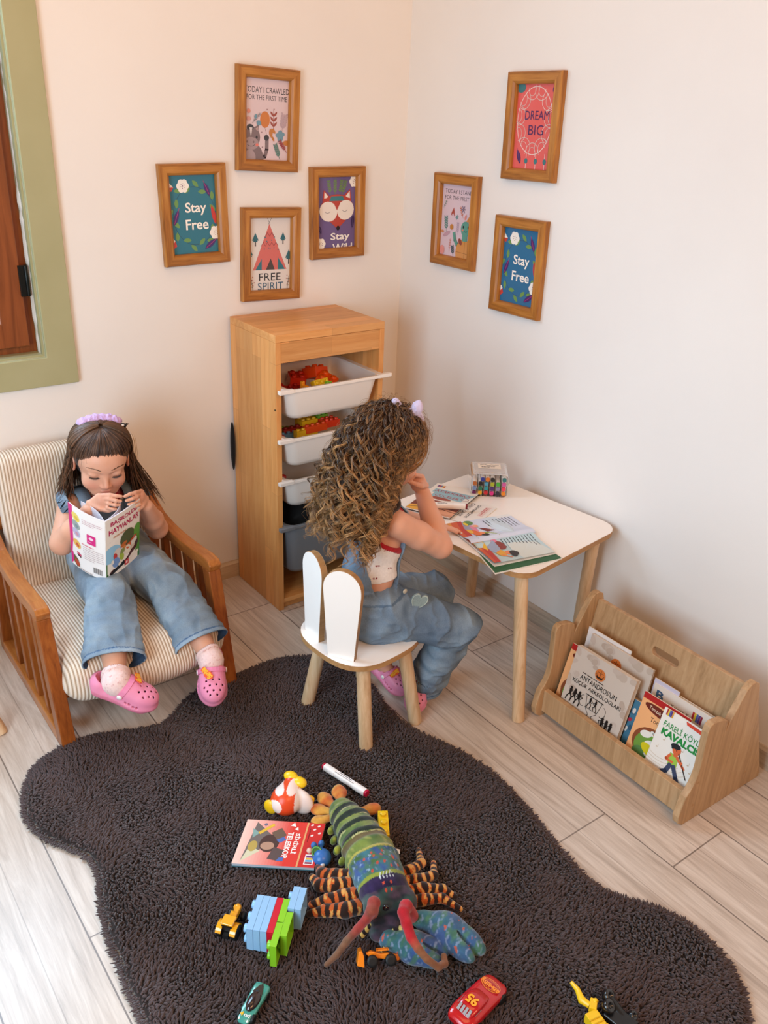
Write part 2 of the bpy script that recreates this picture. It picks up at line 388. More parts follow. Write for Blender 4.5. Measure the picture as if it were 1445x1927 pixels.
class Art:
    """flat artwork in a W x H rectangle, y up, clipped at its edges"""
    def __init__(s, W, Hh, bgc, nx=1, ny=1, grad=None, step=.000022):
        s.W, s.H = W, Hh; s.P = []; s.k = 0; s.step = step
        for i in range(nx):
            for j in range(ny):
                c = bgc
                if grad: a, b = H(bgc), H(grad); tt = (i+.5)/nx; c = tuple(a[q]*(1-tt)+b[q]*tt for q in range(4))
                s.P.append(([(W*i/nx, Hh*j/ny), (W*(i+1)/nx, Hh*j/ny), (W*(i+1)/nx, Hh*(j+1)/ny), (W*i/nx, Hh*(j+1)/ny)], c, 0))
    def poly(s, pts, col, up=True):
        if up: s.k += 1
        p = clip_poly([tuple(q) for q in pts], s.W, s.H)
        if p:
            A = sum(p[i-1][0]*p[i][1]-p[i][0]*p[i-1][1] for i in range(len(p)))
            if A < 0: p = p[::-1]
            if abs(A) > 1e-10: s.P.append((p, col, s.k))
        return s
    def rect(s, x, y, w, h, col, rot=0):
        c, n = math.cos(rad(rot)), math.sin(rad(rot))
        return s.poly([(x+a*c-b*n, y+a*n+b*c) for a, b in ((0, 0), (w, 0), (w, h), (0, h))], col)
    def ell(s, x, y, rx, ry, col, rot=0, n=20, a0=0, a1=360):
        c, q = math.cos(rad(rot)), math.sin(rad(rot)); P = []
        for i in range(n+(a1-a0 < 360)):
            a = rad(a0+(a1-a0)*i/n); u, v = rx*math.cos(a), ry*math.sin(a); P.append((x+u*c-v*q, y+u*q+v*c))
        return s.poly(P, col)
    def leaf(s, x, y, L, w, rot, col):
        c, q = math.cos(rad(rot)), math.sin(rad(rot)); P = []
        for i in range(7): tt = i/6; P.append((tt*L, w*math.sin(pi*tt)**.8*.5))
        for i in range(5, 0, -1): tt = i/6; P.append((tt*L, -w*math.sin(pi*tt)**.8*.5))
        return s.poly([(x+u*c-v*q, y+u*q+v*c) for u, v in P], col)
    def line(s, pts, w, col, close=False):
        s.k += 1; n = len(pts)
        for i in range(n if close else n-1):
            (x0, y0), (x1, y1) = pts[i], pts[(i+1) % n]; L = math.hypot(x1-x0, y1-y0)
            if L < 1e-9: continue
            dx, dy = (x1-x0)/L*w/2, (y1-y0)/L*w/2; ex, ey = dx*.5, dy*.5
            s.poly([(x0-dy-ex, y0+dx-ey), (x0+dy-ex, y0-dx-ey), (x1+dy+ex, y1-dx+ey), (x1-dy+ex, y1+dx+ey)], col, False)
        return s
    def ring(s, x, y, rx, ry, w, col, a0=0, a1=360, n=28):
        return s.line([(x+rx*math.cos(rad(a0+(a1-a0)*i/n)), y+ry*math.sin(rad(a0+(a1-a0)*i/n))) for i in range(n+1)], w, col)
    def text(s, st, cx, cy, w, h, col, rot=0, bold=0.0, shear=0.0):
        ps, x0, x1, y0, y1 = text_polys(st, bold, shear); s.k += 1; c, q = math.cos(rad(rot)), math.sin(rad(rot))
        for p in ps:
            P = []
            for x, y in p:
                u = ((x-x0)/(x1-x0+1e-9)-.5)*w; v = ((y-y0)/(y1-y0+1e-9)-.5)*h; P.append((cx+u*c-v*q, cy+u*q+v*c))
            s.poly(P, col, False)
        return s
    def fake_text(s, x, y, w, n, gap, h, col, rot=0):
        """rows of small word marks for print too small to read"""
        r = random.Random(int(x*9999+n)); c, q = math.cos(rad(rot)), math.sin(rad(rot)); s.k += 1
        for i in range(n):
            u = 0; end = w*(1 if i < n-1 else .6)
            while u < end:
                L = r.uniform(.06, .16)*w; L = min(L, end-u)
                P = [(u, -i*gap), (u+L, -i*gap), (u+L, -i*gap+h), (u, -i*gap+h)]
                s.poly([(x+a*c-b*q, y+a*q+b*c) for a, b in P], col, False); u += L+.022*w
        return s
    def build(s, name, fn, parent=None, mat=None, world=False):
        m = MB()
        for p, c, k in s.P: m.add([fn(u, v, k*s.step) for u, v in p], [tuple(range(len(p)))], c)
        return m.build(name, mat or M['print'], parent, world=world)
    def flower(s, x, y, r, col='f4efe6', dot='6a2f5a'):
        for i in range(6): a = rad(60*i); s.ell(x+math.cos(a)*r*.55, y+math.sin(a)*r*.55, r*.5, r*.5, col, n=10)
        for i in range(6): a = rad(60*i+20); s.ell(x+math.cos(a)*r*.32, y+math.sin(a)*r*.32, r*.07, r*.07, dot, n=5)
        return s.ell(x, y, r*.08, r*.08, dot, n=5)
    def feather(s, x, y, L, w, rot, col='46296a', vein='c0306a'):
        s.leaf(x, y, L, w, rot, col); c, q = math.cos(rad(rot)), math.sin(rad(rot))
        return s.line([(x-c*L*.08, y-q*L*.08), (x+c*L*.85, y+q*L*.85)], w*.08, vein)
    def sprig(s, x, y, L, rot, col, n=5, lw=.3):
        c, q = math.cos(rad(rot)), math.sin(rad(rot)); s.line([(x, y), (x+c*L, y+q*L)], L*.03, col)
        for i in range(n):
            tt = .2+.75*i/n
            for sg in (1, -1): s.leaf(x+c*L*tt, y+q*L*tt, L*lw*.72, L*lw*.26, rot+sg*40, col)
        return s
# ================================================================ setting
def wall_material(name):
    m, t, b = newmat(name); n1 = noise(t, coords(t), 1.6, 4, .5); n2 = noise(t, coords(t), 240, 3)
    c = ramp(t, n1, [(.3, 'e9e3dd'), (.7, 'efeae4')]); t.links.new(c, b.inputs['Base Color']); b.inputs['Roughness'].default_value = .75; b.inputs['Specular IOR Level'].default_value = .25
    bump(t, b, n2, .12, .0012); return m
M['wall'] = wall_material('painted_plaster')
def floor_material():
    m, t, b = newmat('laminate_planks'); tcn = N(t, 'ShaderNodeTexCoord'); sp = N(t, 'ShaderNodeSeparateXYZ'); t.links.new(tcn.outputs['Object'], sp.inputs[0])
    def math_(op, a, b_=None, c_=None):
        n = N(t, 'ShaderNodeMath', operation=op)
        for i, x in enumerate((a, b_, c_)):
            if x is None: continue
            if isinstance(x, (int, float)): n.inputs[i].default_value = x
            else: t.links.new(x, n.inputs[i])
        return n.outputs[0]
    u = math_('DIVIDE', math_('ADD', sp.outputs[0], .487), .19); col = math_('FLOOR', u); fu = math_('FRACT', u)
    off = math_('ADD', math_('MULTIPLY', math_('MULTIPLY', col, col), .5485), math_('MULTIPLY', col, .35))
    v = math_('DIVIDE', math_('SUBTRACT', math_('ADD', sp.outputs[1], 1.7315), off), 1.22); row = math_('FLOOR', v); fv = math_('FRACT', v)
    idc = N(t, 'ShaderNodeCombineXYZ'); t.links.new(col, idc.inputs[0]); t.links.new(row, idc.inputs[1])
    wn_ = N(t, 'ShaderNodeTexWhiteNoise', noise_dimensions='2D'); t.links.new(idc.outputs[0], wn_.inputs['Vector'])
    # grain shifted per plank, so boards differ
    gv = N(t, 'ShaderNodeCombineXYZ'); t.links.new(math_('MULTIPLY', sp.outputs[0], 16), gv.inputs[0]); t.links.new(math_('ADD', math_('MULTIPLY', sp.outputs[1], 1.1), math_('MULTIPLY', wn_.outputs[0], 40)), gv.inputs[1])
    g1 = noise(t, gv.outputs[0], 2.2, 5, .65, 1.4); g2 = noise(t, gv.outputs[0], 9, 4, .6, .3)
    g = math_('ADD', math_('MULTIPLY', g1, .75), math_('MULTIPLY', g2, .25))
    c = ramp(t, g, [(.28, 'a29182'), (.45, 'beac9c'), (.58, 'd0c0b1'), (.75, 'dbcec1')])
    tone = ramp(t, wn_.outputs[0], [(0, (.92, .92, .92)), (1, (1.05, 1.04, 1.03))]); c = mixc(t, c, tone, 1, 'MULTIPLY')
    # strips printed inside each plank
    su = math_('FRACT', math_('MULTIPLY', u, 2)); thin = math_('LESS_THAN', math_('MINIMUM', su, math_('SUBTRACT', 1, su)), .012)
    c = mixc(t, c, '6e5c50', math_('MULTIPLY', thin, .35))
    e1 = math_('LESS_THAN', math_('MINIMUM', fu, math_('SUBTRACT', 1, fu)), .009); e2 = math_('LESS_THAN', math_('MINIMUM', fv, math_('SUBTRACT', 1, fv)), .0014)
    e = math_('MAXIMUM', e1, e2); c = mixc(t, c, '5d4c42', math_('MULTIPLY', e, .75))
    t.links.new(c, b.inputs['Base Color']); b.inputs['Roughness'].default_value = .30; b.inputs['Specular IOR Level'].default_value = .5
    bump(t, b, math_('SUBTRACT', g2, e), .08, .001); return m
M['floor'] = floor_material()
def struct(name, mb, mat, bevel=0): return props(mb.build(name, mat, None, bevel), kind='structure')
struct('floor', MB().box((-2.0, -2.2, -.025), (4.2, 4.6, .05)), M['floor'])
struct('wall_right', MB().box((.05, -2.2, 1.35), (.1, 4.6, 2.8)), M['wall'])
# left wall with the window opening cut out
wx0, wx1, wz0, wz1 = -2.45, -1.245, .869, 2.2
lw = MB()
lw.box(((wx1+.1)/2, .075, 1.35), (.1-wx1, .15, 2.8)); lw.box(((wx0-4.1)/2, .075, 1.35), (wx0+4.1, .15, 2.8))
lw.box(((wx0+wx1)/2, .075, (wz0-.05)/2), (wx1-wx0, .15, wz0+.05)); lw.box(((wx0+wx1)/2, .075, (wz1+2.75)/2), (wx1-wx0, .15, 2.75-wz1))
struct('wall_left', lw, M['wall'])
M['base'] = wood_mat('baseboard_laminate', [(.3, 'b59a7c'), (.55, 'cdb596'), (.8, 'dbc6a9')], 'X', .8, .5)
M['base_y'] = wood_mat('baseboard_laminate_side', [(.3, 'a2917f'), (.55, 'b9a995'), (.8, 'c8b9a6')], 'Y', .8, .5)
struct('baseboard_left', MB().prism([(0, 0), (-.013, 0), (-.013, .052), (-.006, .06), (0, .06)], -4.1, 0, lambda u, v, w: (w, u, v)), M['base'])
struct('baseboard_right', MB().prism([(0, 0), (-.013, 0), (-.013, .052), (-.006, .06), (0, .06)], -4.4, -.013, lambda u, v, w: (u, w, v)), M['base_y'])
# ---- window 1: green painted casing, brown frame, sash and hinge, pane
m, t, b = newmat('green_paint'); c = ramp(t, noise(t, coords(t), 6, 3), [(.3, 'a5a178'), (.7, 'aeaa82')]); t.links.new(c, b.inputs['Base Color']); b.inputs['Roughness'].default_value = .35; M['green'] = m
m, t, b = newmat('brown_window_wood'); v = coords(t, (14, 14, 1)); c = ramp(t, noise(t, v, 3, 4, .6, 1), [(.3, '6f3716'), (.7, '955026')]); t.links.new(c, b.inputs['Base Color']); b.inputs['Roughness'].default_value = .3; M['brown'] = m
W = props(empty('window_1', (wx1, 0, wz0)), kind='structure')
def frame_bars(x0, x1, z0, z1, w, y0, y1):
    """four mitred bars as one mesh: outer rect minus inner rect"""
    mb = MB(); o = [(x0, z0), (x1, z0), (x1, z1), (x0, z1)]; i = [(x0+w, z0+w), (x1-w, z0+w), (x1-w, z1-w), (x0+w, z1-w)]
    for k in range(4):
        a, b2, c2, d = o[k], o[(k+1) % 4], i[(k+1) % 4], i[k]
        mb.prism([a, b2, c2, d], y0, y1, lambda u, v, ww: (u, ww, v))
    return mb
frame_bars(wx0-.082, wx1+.082, wz0-.082, wz1+.082, .082, -.016, .0).build('casing', M['green'], W, .002, world=True)
frame_bars(wx0, wx1, wz0, wz1, .006, 0, .10).build('reveal', M['green'], W, world=True)
frame_bars(wx0+.004, wx1-.004, wz0+.004, wz1-.004, .035, .045, .10).build('window_frame', M['brown'], W, .001, world=True)
sash = frame_bars(wx0+.032, wx1-.030, wz0+.028, wz1-.03, .068, .022, .06).build('sash', M['brown'], W, .003, world=True)
hb = MB(); hb.box((wx1-.026, .02, 1.075), (.020, .012, .082)); hb.tube([(wx1-.017, .014, 1.035), (wx1-.017, .014, 1.115)], .005, 10); hb.box((wx1-.012, .03, 1.075), (.014, .004, .08))
hb.build('hinge', M['metal'], W, .001, world=True)
m, t, b = newmat('window_glass'); b.inputs['Base Color'].default_value = (.9, .95, 1, 1); b.inputs['Roughness'].default_value = .02; b.inputs['Alpha'].default_value = .12; b.inputs['IOR'].default_value = 1.45; M['glass'] = m
MB().box(((wx0+wx1)/2, .045, (wz0+wz1)/2), (wx1-wx0-.2, .006, wz1-wz0-.19)).build('pane', M['glass'], W, world=True)
M['caulk'] = vc_mat('flaking_white_filler', .7, .2)
cb = MB(); r_ = random.Random(3); P = []; Q = []
for i in range(40):
    z = wz0+.004+i*.02; wd = .0035+.004*r_.random() if i < 22 else .002+.002*r_.random(); P.append((wx1-.004, z)); Q.append((wx1-.004-wd, z+.003*r_.random()))
for i in range(39): cb.add([(P[i][0], .006, P[i][1]), (Q[i][0], .03, Q[i][1]), (Q[i+1][0], .03, Q[i+1][1]), (P[i+1][0], .006, P[i+1][1])], [(0, 1, 2, 3)], 'e8ddd0')
cb.build('filler', M['caulk'], W, world=True)
# ================================================================ storage cabinet
CX0, CX1, CYF, CYB, CH = -.679, -.285, -.299, -.018, .927
T = .018
cab = empty('storage_cabinet', ((CX0+CX1)/2, (CYF+CYB)/2, 0), label='tall honey-coloured wooden storage cabinet with open front in the corner', cat='cabinet')
for nm, x in (('left', CX0+T/2), ('right', CX1-T/2)):
    MB().box((x, (CYF+CYB)/2, (CH-.022)/2), (T, CYB-CYF, CH-.022)).build('side_panel', M['beech_z'], cab, .001, world=True)
MB().box(((CX0+CX1)/2, (CYF+CYB)/2, CH-.011), (CX1-CX0, CYB-CYF, .022)).build('top_panel', M['beech_x'], cab, .0015, world=True)
MB().box(((CX0+CX1)/2, CYF+.010, .873), (CX1-CX0-2*T, .016, .062)).build('front_rail', M['beech_f'], cab, .001, world=True)
MB().box(((CX0+CX1)/2, (CYF+CYB)/2, .03), (CX1-CX0-2*T, CYB-CYF-.01, .016)).build('bottom_panel', M['beech_x'], cab, .001, world=True)
MB().box(((CX0+CX1)/2, CYF+.02, .012), (CX1-CX0-2*T, .016, .022)).build('plinth', M['beech_f'], cab, .001, world=True)
MB().box(((CX0+CX1)/2, CYB-.004, .48), (CX1-CX0-2*T, .005, .86)).build('back_panel', M['beech_f'], cab, world=True)
BINZ = [.765, .608, .470, .312]
for z in BINZ:
    for sx in (CX0+T+.004, CX1-T-.004): MB().box((sx, (CYF+CYB)/2+.005, z-.006), (.008, CYB-CYF-.03, .006)).build('bin_rail', M['beech'], cab, .001, world=True)
MB().tube([(CX0-.001, CYF+.007, .70), (CX0+.001, CYF+.007, .70)], .003, 8).build('dowel', M['metal'], cab, world=True)
def make_bin(z, depth, col, label, group, out=.0):
    """z = height of the rim; open tray hanging by its rim"""
    b_ = empty('storage_bin', ((CX0+CX1)/2, (CYF+CYB)/2-out, z), label=label, cat='bin', group=group)
    wT, dT = (CX1-CX0-2*T-.022), .262; mb = MB(); rings = []
    def ring(w, d, zz, r): return [(u, v, zz) for u, v in rnd_rect(w, d, r, 5)]
    R = [ring(wT, dT, 0, .03), ring(wT-.03, dT-.03, -depth+.02, .032), ring(wT-.05, dT-.05, -depth+.004, .03), ring(wT-.08, dT-.08, -depth, .03)]
    R2 = [ring(wT-.086, dT-.086, -depth+.003, .03), ring(wT-.056, dT-.056, -depth+.006, .03), ring(wT-.035, dT-.035, -depth+.022, .032), ring(wT-.006, dT-.006, .0, .03)]
    allr = R+R2; n = len(R[0]); vs = [v for q in allr for v in q]; k = len(allr)
    fs = [(i*n+j, (i+1)*n+j, (i+1)*n+(j+1) % n, i*n+(j+1) % n) for i in range(k-1) for j in range(n) if i != 3]
    mb.add(vs, fs, col, True); mb.add(R[3], [tuple(range(n))[::-1]], col); mb.add(R2[0], [tuple(range(n))], col)
    mb.build('tray', M['plastic'], b_)
    rim = MB(); o = rnd_rect(wT+.026, dT+.02, .02, 5); i_ = rnd_rect(wT-.008, dT-.008, .029, 5); n = len(o)
    # rim with ears that overhang the side rails
    vs = [(u, v, 0.001) for u, v in i_]+[(u, v, .003) for u, v in o]+[(u, v, -.007) for u, v in o]+[(u, v, -.006) for u, v in i_]
    rim.add(vs, [(a*n+j, (a+1) % 4*n+j, (a+1) % 4*n+(j+1) % n, a*n+(j+1) % n) for a in range(4) for j in range(n)], col, False)
    for sx in (-1, 1): rim.box((sx*(wT/2+.012), -dT/2-.004, -.001), (.05, .016, .012), col)
    rim.build('rim', M['plastic'], b_, .002); return b_
GB = 'white plastic bins in the cabinet'
bins = [make_bin(BINZ[0], .105, 'f0e6dc', 'topmost white plastic bin in the cabinet, holding red and orange toys', GB, .035),
        make_bin(BINZ[1], .105, 'ece2d8', 'second white plastic bin from the top, holding building bricks', GB, .03),
        make_bin(BINZ[2], .105, 'e6dcd2', 'third white plastic bin from the top, nearly empty', GB, .03),
        make_bin(BINZ[3], .19, '6f7276', 'deep grey plastic bin, lowest in the cabinet', None, .03)]
# contents
def brick(name, nx, ny, col, unit=.016, hgt=.0192, parent=None, studs=True, hollow=False):
    mb = MB(); w, d = nx*unit-.0004, ny*unit-.0004
    if hollow:
        th = .0016
        for sx in (-1, 1): mb.box((sx*(w/2-th/2), 0, hgt/2), (th, d, hgt), col)
        for sy in (-1, 1): mb.box((0, sy*(d/2-th/2), hgt/2), (w, th, hgt), col)
        mb.box((0, 0, hgt-th/2), (w, d, th), col)
    else: mb.box((0, 0, hgt/2), (w, d, hgt), col)
    o = mb.build(name, M['plastic'], parent, .0006)
    if studs:
        for i in range(nx):
            for j in range(ny):
                q = MB().lathe([(unit*.3, 0), (unit*.3, unit*.24), (unit*.26, unit*.28), (0, unit*.28)], ((i-(nx-1)/2)*unit, (j-(ny-1)/2)*unit, hgt-.0005), 16, col).build('stud', M['plastic'], o)
    return o
bx, by = (CX0+CX1)/2, -.16
def put(o, loc, rot=(0, 0, 0), label=None, cat=None, group=None): o.location = loc; o.rotation_euler = [rad(a) for a in rot]; return props(o, label, cat, group)
z1 = BINZ[0]-.105+.01
put(brick('toy_brick', 4, 2, 'a8180f', .022, .03), (-.57, -.19, z1+.025), (6, 0, 10), 'dark red toy brick in the topmost bin', 'toy brick')
put(brick('toy_brick', 2, 2, 'c42a10', .026, .03), (-.52, -.15, z1+.052), (10, 5, -20), 'red toy brick lying on top in the topmost bin', 'toy brick')
put(brick('toy_brick', 2, 2, 'e8480e', .030, .034), (-.452, -.16, z1+.062), (-20, 12, 15), 'large orange toy brick at the right of the topmost bin', 'toy brick')
put(brick('toy_brick', 2, 2, 'ee5a10', .030, .034), (-.445, -.20, z1+.045), (25, -10, 35), 'orange toy brick leaning in the topmost bin', 'toy brick')
put(brick('toy_brick', 3, 1, 'f0c81e', .020, .02), (-.485, -.225, z1+.066), (60, 0, 10), 'yellow studded toy brick in the topmost bin', 'toy brick')
put(brick('toy_brick', 1, 1, '7cc21e', .022, .02), (-.463, -.238, z1+.058), (60, 10, 0), 'small green toy brick in the topmost bin', 'toy brick')
mb = MB().ell((0, 0, 0), (.045, .035, .018), 20, 10, 'b51d12'); mb.ell((0, 0, .012), (.02, .016, .012), 14, 8, 'c9291a'); put(mb.build('toy_dome', M['plastic']), (-.62, -.17, z1+.063), (18, 10, 0), 'rounded red toy lid at the left of the topmost bin', 'toy')
mb = MB(); mb.box((0, 0, .006), (.012, .03, .012), 'e89018'); mb.box((0, .01, .016), (.012, .01, .012), 'e89018'); put(mb.build('toy_hook', M['plastic'], None, .002), (-.56, -.268, z1+.072), (0, 0, 10), 'tiny orange toy hook at the front of the topmost bin', 'toy')
z2 = BINZ[1]-.105+.01
for args in [((-.59, -.20, z2+.045), (0, 0, 4), 4, 1, '5f8fb8', 'slate blue toy brick in the second bin'), ((-.575, -.165, z2+.05), (0, 8, 8), 4, 1, '6fae3c', 'long green toy brick at the back of the second bin'),
             ((-.53, -.225, z2+.058), (0, 0, 6), 4, 1, 'e0b41e', 'yellow toy brick lying low at the front of the second bin'), ((-.50, -.18, z2+.074), (0, 0, 4), 3, 2, 'e6b81a', 'yellow toy brick on top of the second bin pile'),
             ((-.495, -.225, z2+.066), (0, 0, 2), 4, 1, 'd84a16', 'orange toy brick in the middle of the second bin'), ((-.445, -.17, z2+.079), (0, 0, 10), 2, 2, '78b83a', 'small green toy brick on top of the second bin pile'),
             ((-.43, -.205, z2+.068), (0, 5, 12), 3, 2, 'dc3a18', 'red toy brick at the right of the second bin'), ((-.55, -.19, z2+.058), (0, -4, -6), 4, 1, '8e1f1a', 'dark red toy brick in the second bin')]:
    put(brick('toy_brick', args[2], args[3], args[4], .021, .022), args[0], args[1], args[5], 'toy brick', 'building bricks in the second bin')
put(MB().ell((0, 0, 0), (.02, .016, .016), 16, 8, 'cc2a18').build('toy_ball', M['plastic']), (-.625, -.225, z2+.062), (0, 0, 0), 'small red toy ball at the left of the second bin', 'toy ball')
put(MB().ell((0, 0, 0), (.022, .012, .012), 16, 8, 'b3201a').build('toy_block', M['plastic']), (-.64, -.25, BINZ[2]-.014), (0, 0, 0), 'red toy just showing in the third bin', 'toy')
s_ = SDF((-.65, -.27, .15), (-.32, -.04, .43), .006); s_.box((-.485, -.165, .262), (.13, .09, .09), None, .04); V, F = s_.mesh(); V = V+vnoise(V, 26, 5)[:, None]*.004
props(np_mesh('black_object', V, F, M['cloth'], None, np.tile(H('0c0c0d'), (len(V), 1))), 'black rounded object filling the deep grey bin', 'cloth')  # near-black rounded block with a slightly lumpy surface, fills the bin
mb = MB(); mb.ell((-.690, -.028, .50), (.008, .010, .085), 14, 16, '141416'); props(mb.build('black_bag', M['cloth']), 'black bag edge peeking out behind the cabinet', 'bag')
# ================================================================ framed pictures
def art_stayfree(bgc):
    a = Art(1, 1.5, bgc); G = '6c9650'
    a.ring(.52, .72, .46, .56, .008, '2a4654')
    for k in range(16):
        t_ = k*22.5+8; x, y = .52+.47*math.cos(rad(t_)), .72+.57*math.sin(rad(t_)); a.leaf(x, y, .18, .085, t_+(60 if k % 2 else 125), G)
    a.feather(.76, 1.36, .30, .10, -66); a.feather(.18, .86, .34, .10, -112); a.feather(.98, .26, .34, .11, -145)
    a.leaf(.9, .92, .4, .09, -78, 'c8372f'); a.poly([(0, 1.38), (.1, 1.28), (.05, 1.2), (0, 1.22)], 'c8453c'); a.poly([(0, 1.38), (.1, 1.28), (0, 1.28)], 'f0ebe4')
    a.poly([(0, .1), (.09, .16), (.06, .26), (0, .2)], 'c8453c'); a.poly([(0, .2), (.06, .26), (.02, .32), (0, .3)], 'f0ebe4')
    a.flower(.3, 1.3, .13); a.flower(.96, .38, .13)
    a.text('Stay', .55, .86, .46, .25, 'f7f2e8', bold=.018); a.text('Free', .56, .56, .50, .20, 'f7f2e8', bold=.018); return a
def art_crawl():
    a = Art(1, 1.5, 'd9c4c8'); a.text('TODAY I CRAWLED', .5, 1.3, 1.02, .11, '2f2a30'); a.text('FOR THE FIRST TIME', .5, 1.16, .94, .09, '2f2a30')
    a.ell(.46, .76, .115, .155, 'c9793a'); a.poly([(.44, .61), (.48, .61), (.46, .63)], 'c9793a'); a.line([(.46, .61), (.5, .48)], .006, '4a4040')
    g = '7d6a6c'; a.ell(.2, .06, .22, .24, g); a.ell(.12, .03, .13, .16, 'a59092'); a.line([(.36, .02), (.46, .06), (.51, .2), (.51, .36)], .085, g); a.ell(.5, .42, .06, .055, '3c3a3d')
    a.ell(.16, .42, .19, .2, g); a.poly([(.2, .6), (.32, .66), (.3, .5)], g); a.poly([(.24, .58), (.3, .62), (.29, .53)], 'b99'*2); a.ell(.14, .3, .18, .12, 'a08c8e'); a.ell(.12, .6, .08, .06, '3c3a3d')
    a.poly([(.1, .6), (.17, .6), (.14, .42)], 'd9cfd0'); a.ell(.27, .42, .022, .03, '2b2628'); a.ell(.28, .28, .035, .03, 'd9756a'); a.ring(.14, .3, .09, .05, .008, '4a3c40', 200, 340); a.ell(.05, .33, .02, .022, '7b686a'); a.ell(.2, .33, .02, .022, '7b686a')
    a.sprig(.66, .56, .38, 90, '9a4a3c', 3, .45); a.sprig(.86, .55, .34, 80, 'b8a0a8', 5, .5); a.ell(.82, .46, .07, .12, '6d93a5'); a.ell(.76, .48, .05, .04, '6d93a5'); a.ell(.88, .50, .05, .04, '6d93a5'); a.leaf(.58, .6, .18, .08, -80, 'bf7a3a'); a.leaf(.6, .6, .14, .07, -40, 'bf7a3a'); a.leaf(.62, .46, .12, .05, -60, 'bf7a3a')
    a.sprig(.82, .02, .32, 112, '5d8078', 6, .35); a.sprig(.98, .16, .3, 130, '9b3b3c', 6, .3); a.ell(.96, .34, .07, .05, 'bf7a3a'); a.sprig(.16, .68, .28, 45, '8b8a90', 5, .22); a.leaf(.26, .72, .12, .1, -30, '6d93a5'); a.leaf(.22, .76, .1, .06, 70, '6d93a5'); a.ell(.08, .9, .04, .04, 'd98f80'); a.ell(.08, .76, .05, .04, 'cf9a94')
    for x, y in ((.38, .52), (.4, .24), (.66, .96), (.5, .95)): a.ell(x, y, .012, .012, '8a6a70')
    return a
def art_spirit():
    a = Art(1, 1.5, 'ddd7d2'); a.line([(.5, 1.36), (.42, 1.52)], .008, '5b5250'); a.line([(.45, 1.36), (.55, 1.52)], .008, '5b5250')
    c = 'cf6a62'; a.poly([(.08, .42), (.92, .42), (.48, 1.38)], c)
    a.poly([(.14, .42), (.3, .42), (.3, .66)], '2f6f7c'); a.poly([(.7, .42), (.88, .42), (.7, .68)], '2f6f7c'); a.poly([(.4, .42), (.62, .42), (.52, .66)], '4a3a34')
    for y, n, w in ((.92, 4, .42), (1.12, 2, .2)):
        pts = [(.49-w/2+w*i/(2*n), y+(.08 if i % 2 else 0)) for i in range(2*n+1)]; a.line(pts, .01, '8a3f42')
    a.line([(.36, 1.1), (.44, 1.2), (.49, 1.12), (.54, 1.2), (.62, 1.1)], .01, '8a3f42')
    for x, y in ((.42, 1.02), (.54, 1.04), (.6, 1.1), (.38, 1.1), (.36, .86), (.46, .88), (.6, .88), (.7, .84), (.5, .86)): a.ell(x, y, .014, .014, '2f6f7c', n=8)
    for x, y, s in ((.14, 1.04, 1), (.82, 1.06, .9), (.97, .66, 1.1), (.0, .74, 1)): a.poly([(x-.08*s, y), (x+.08*s, y), (x, y+.16*s)], '2b6470'); a.poly([(x-.06*s, y-.03), (x+.06*s, y-.03), (x, y+.08*s)], '2b6470'); a.rect(x-.012, y-.12*s, .026, .1*s, '3c2b28')
    a.text('FREE', .5, .27, .54, .16, '2c2728'); a.text('SPIRIT', .52, .07, .64, .16, '3f6178')
    for x, r in ((.08, 100), (.94, 82)):
        a.sprig(x, .0, .28, r, '7d7468', 3, .2)
        for q in range(4): a.ell(x+.03*math.sin(q*2), .1+.06*q, .012, .012, 'a34c44', n=6)
    return a
def art_wild():
    a = Art(1, 1.5, '6f5d8c'); G = '6f8f4f'
    for r, x in ((100, .34), (90, .46), (80, .58), (70, .64)): a.sprig(x, 1.12, .34, r, G, 5, .3)
    R = 'b8493e'; a.poly([(.12, 1.0), (.16, 1.24), (.34, 1.08)], R); a.poly([(.66, 1.08), (.86, 1.24), (.9, 1.0)], R); a.poly([(.17, 1.06), (.18, 1.2), (.29, 1.08)], 'efe6dd'); a.poly([(.73, 1.08), (.85, 1.2), (.86, 1.05)], 'efe6dd')
    a.ell(.51, .84, .44, .3, R); a.poly([(.25, .62), (.8, .62), (.53, .4)], R); a.poly([(.3, 1.0), (.72, 1.0), (.66, 1.1), (.36, 1.1)], '3f8088')
    a.ell(.28, .78, .24, .21, 'ece3da', -18); a.ell(.74, .8, .23, .21, 'ece3da', 18); a.poly([(.42, .96), (.6, .96), (.51, .8)], R); a.poly([(.35, .56), (.7, .58), (.53, .42)], R)
    a.ring(.26, .8, .07, .05, .008, '7b7480', 200, 340); a.ring(.72, .82, .07, .05, .008, '7b7480', 200, 340); a.ell(.54, .42, .045, .05, '241f22')
    a.text('Stay', .6, .22, .52, .2, 'f3eee8', bold=.02); a.text('Wild', .66, -.02, .54, .2, 'f3eee8', bold=.02)
    a.flower(.96, 1.4, .12); a.flower(.08, .1, .12); a.feather(.95, .7, .3, .08, -95, '3b2c58', '6f5d8c'); a.feather(.02, .5, .2, .07, -70, '3b2c58', '6f5d8c'); return a
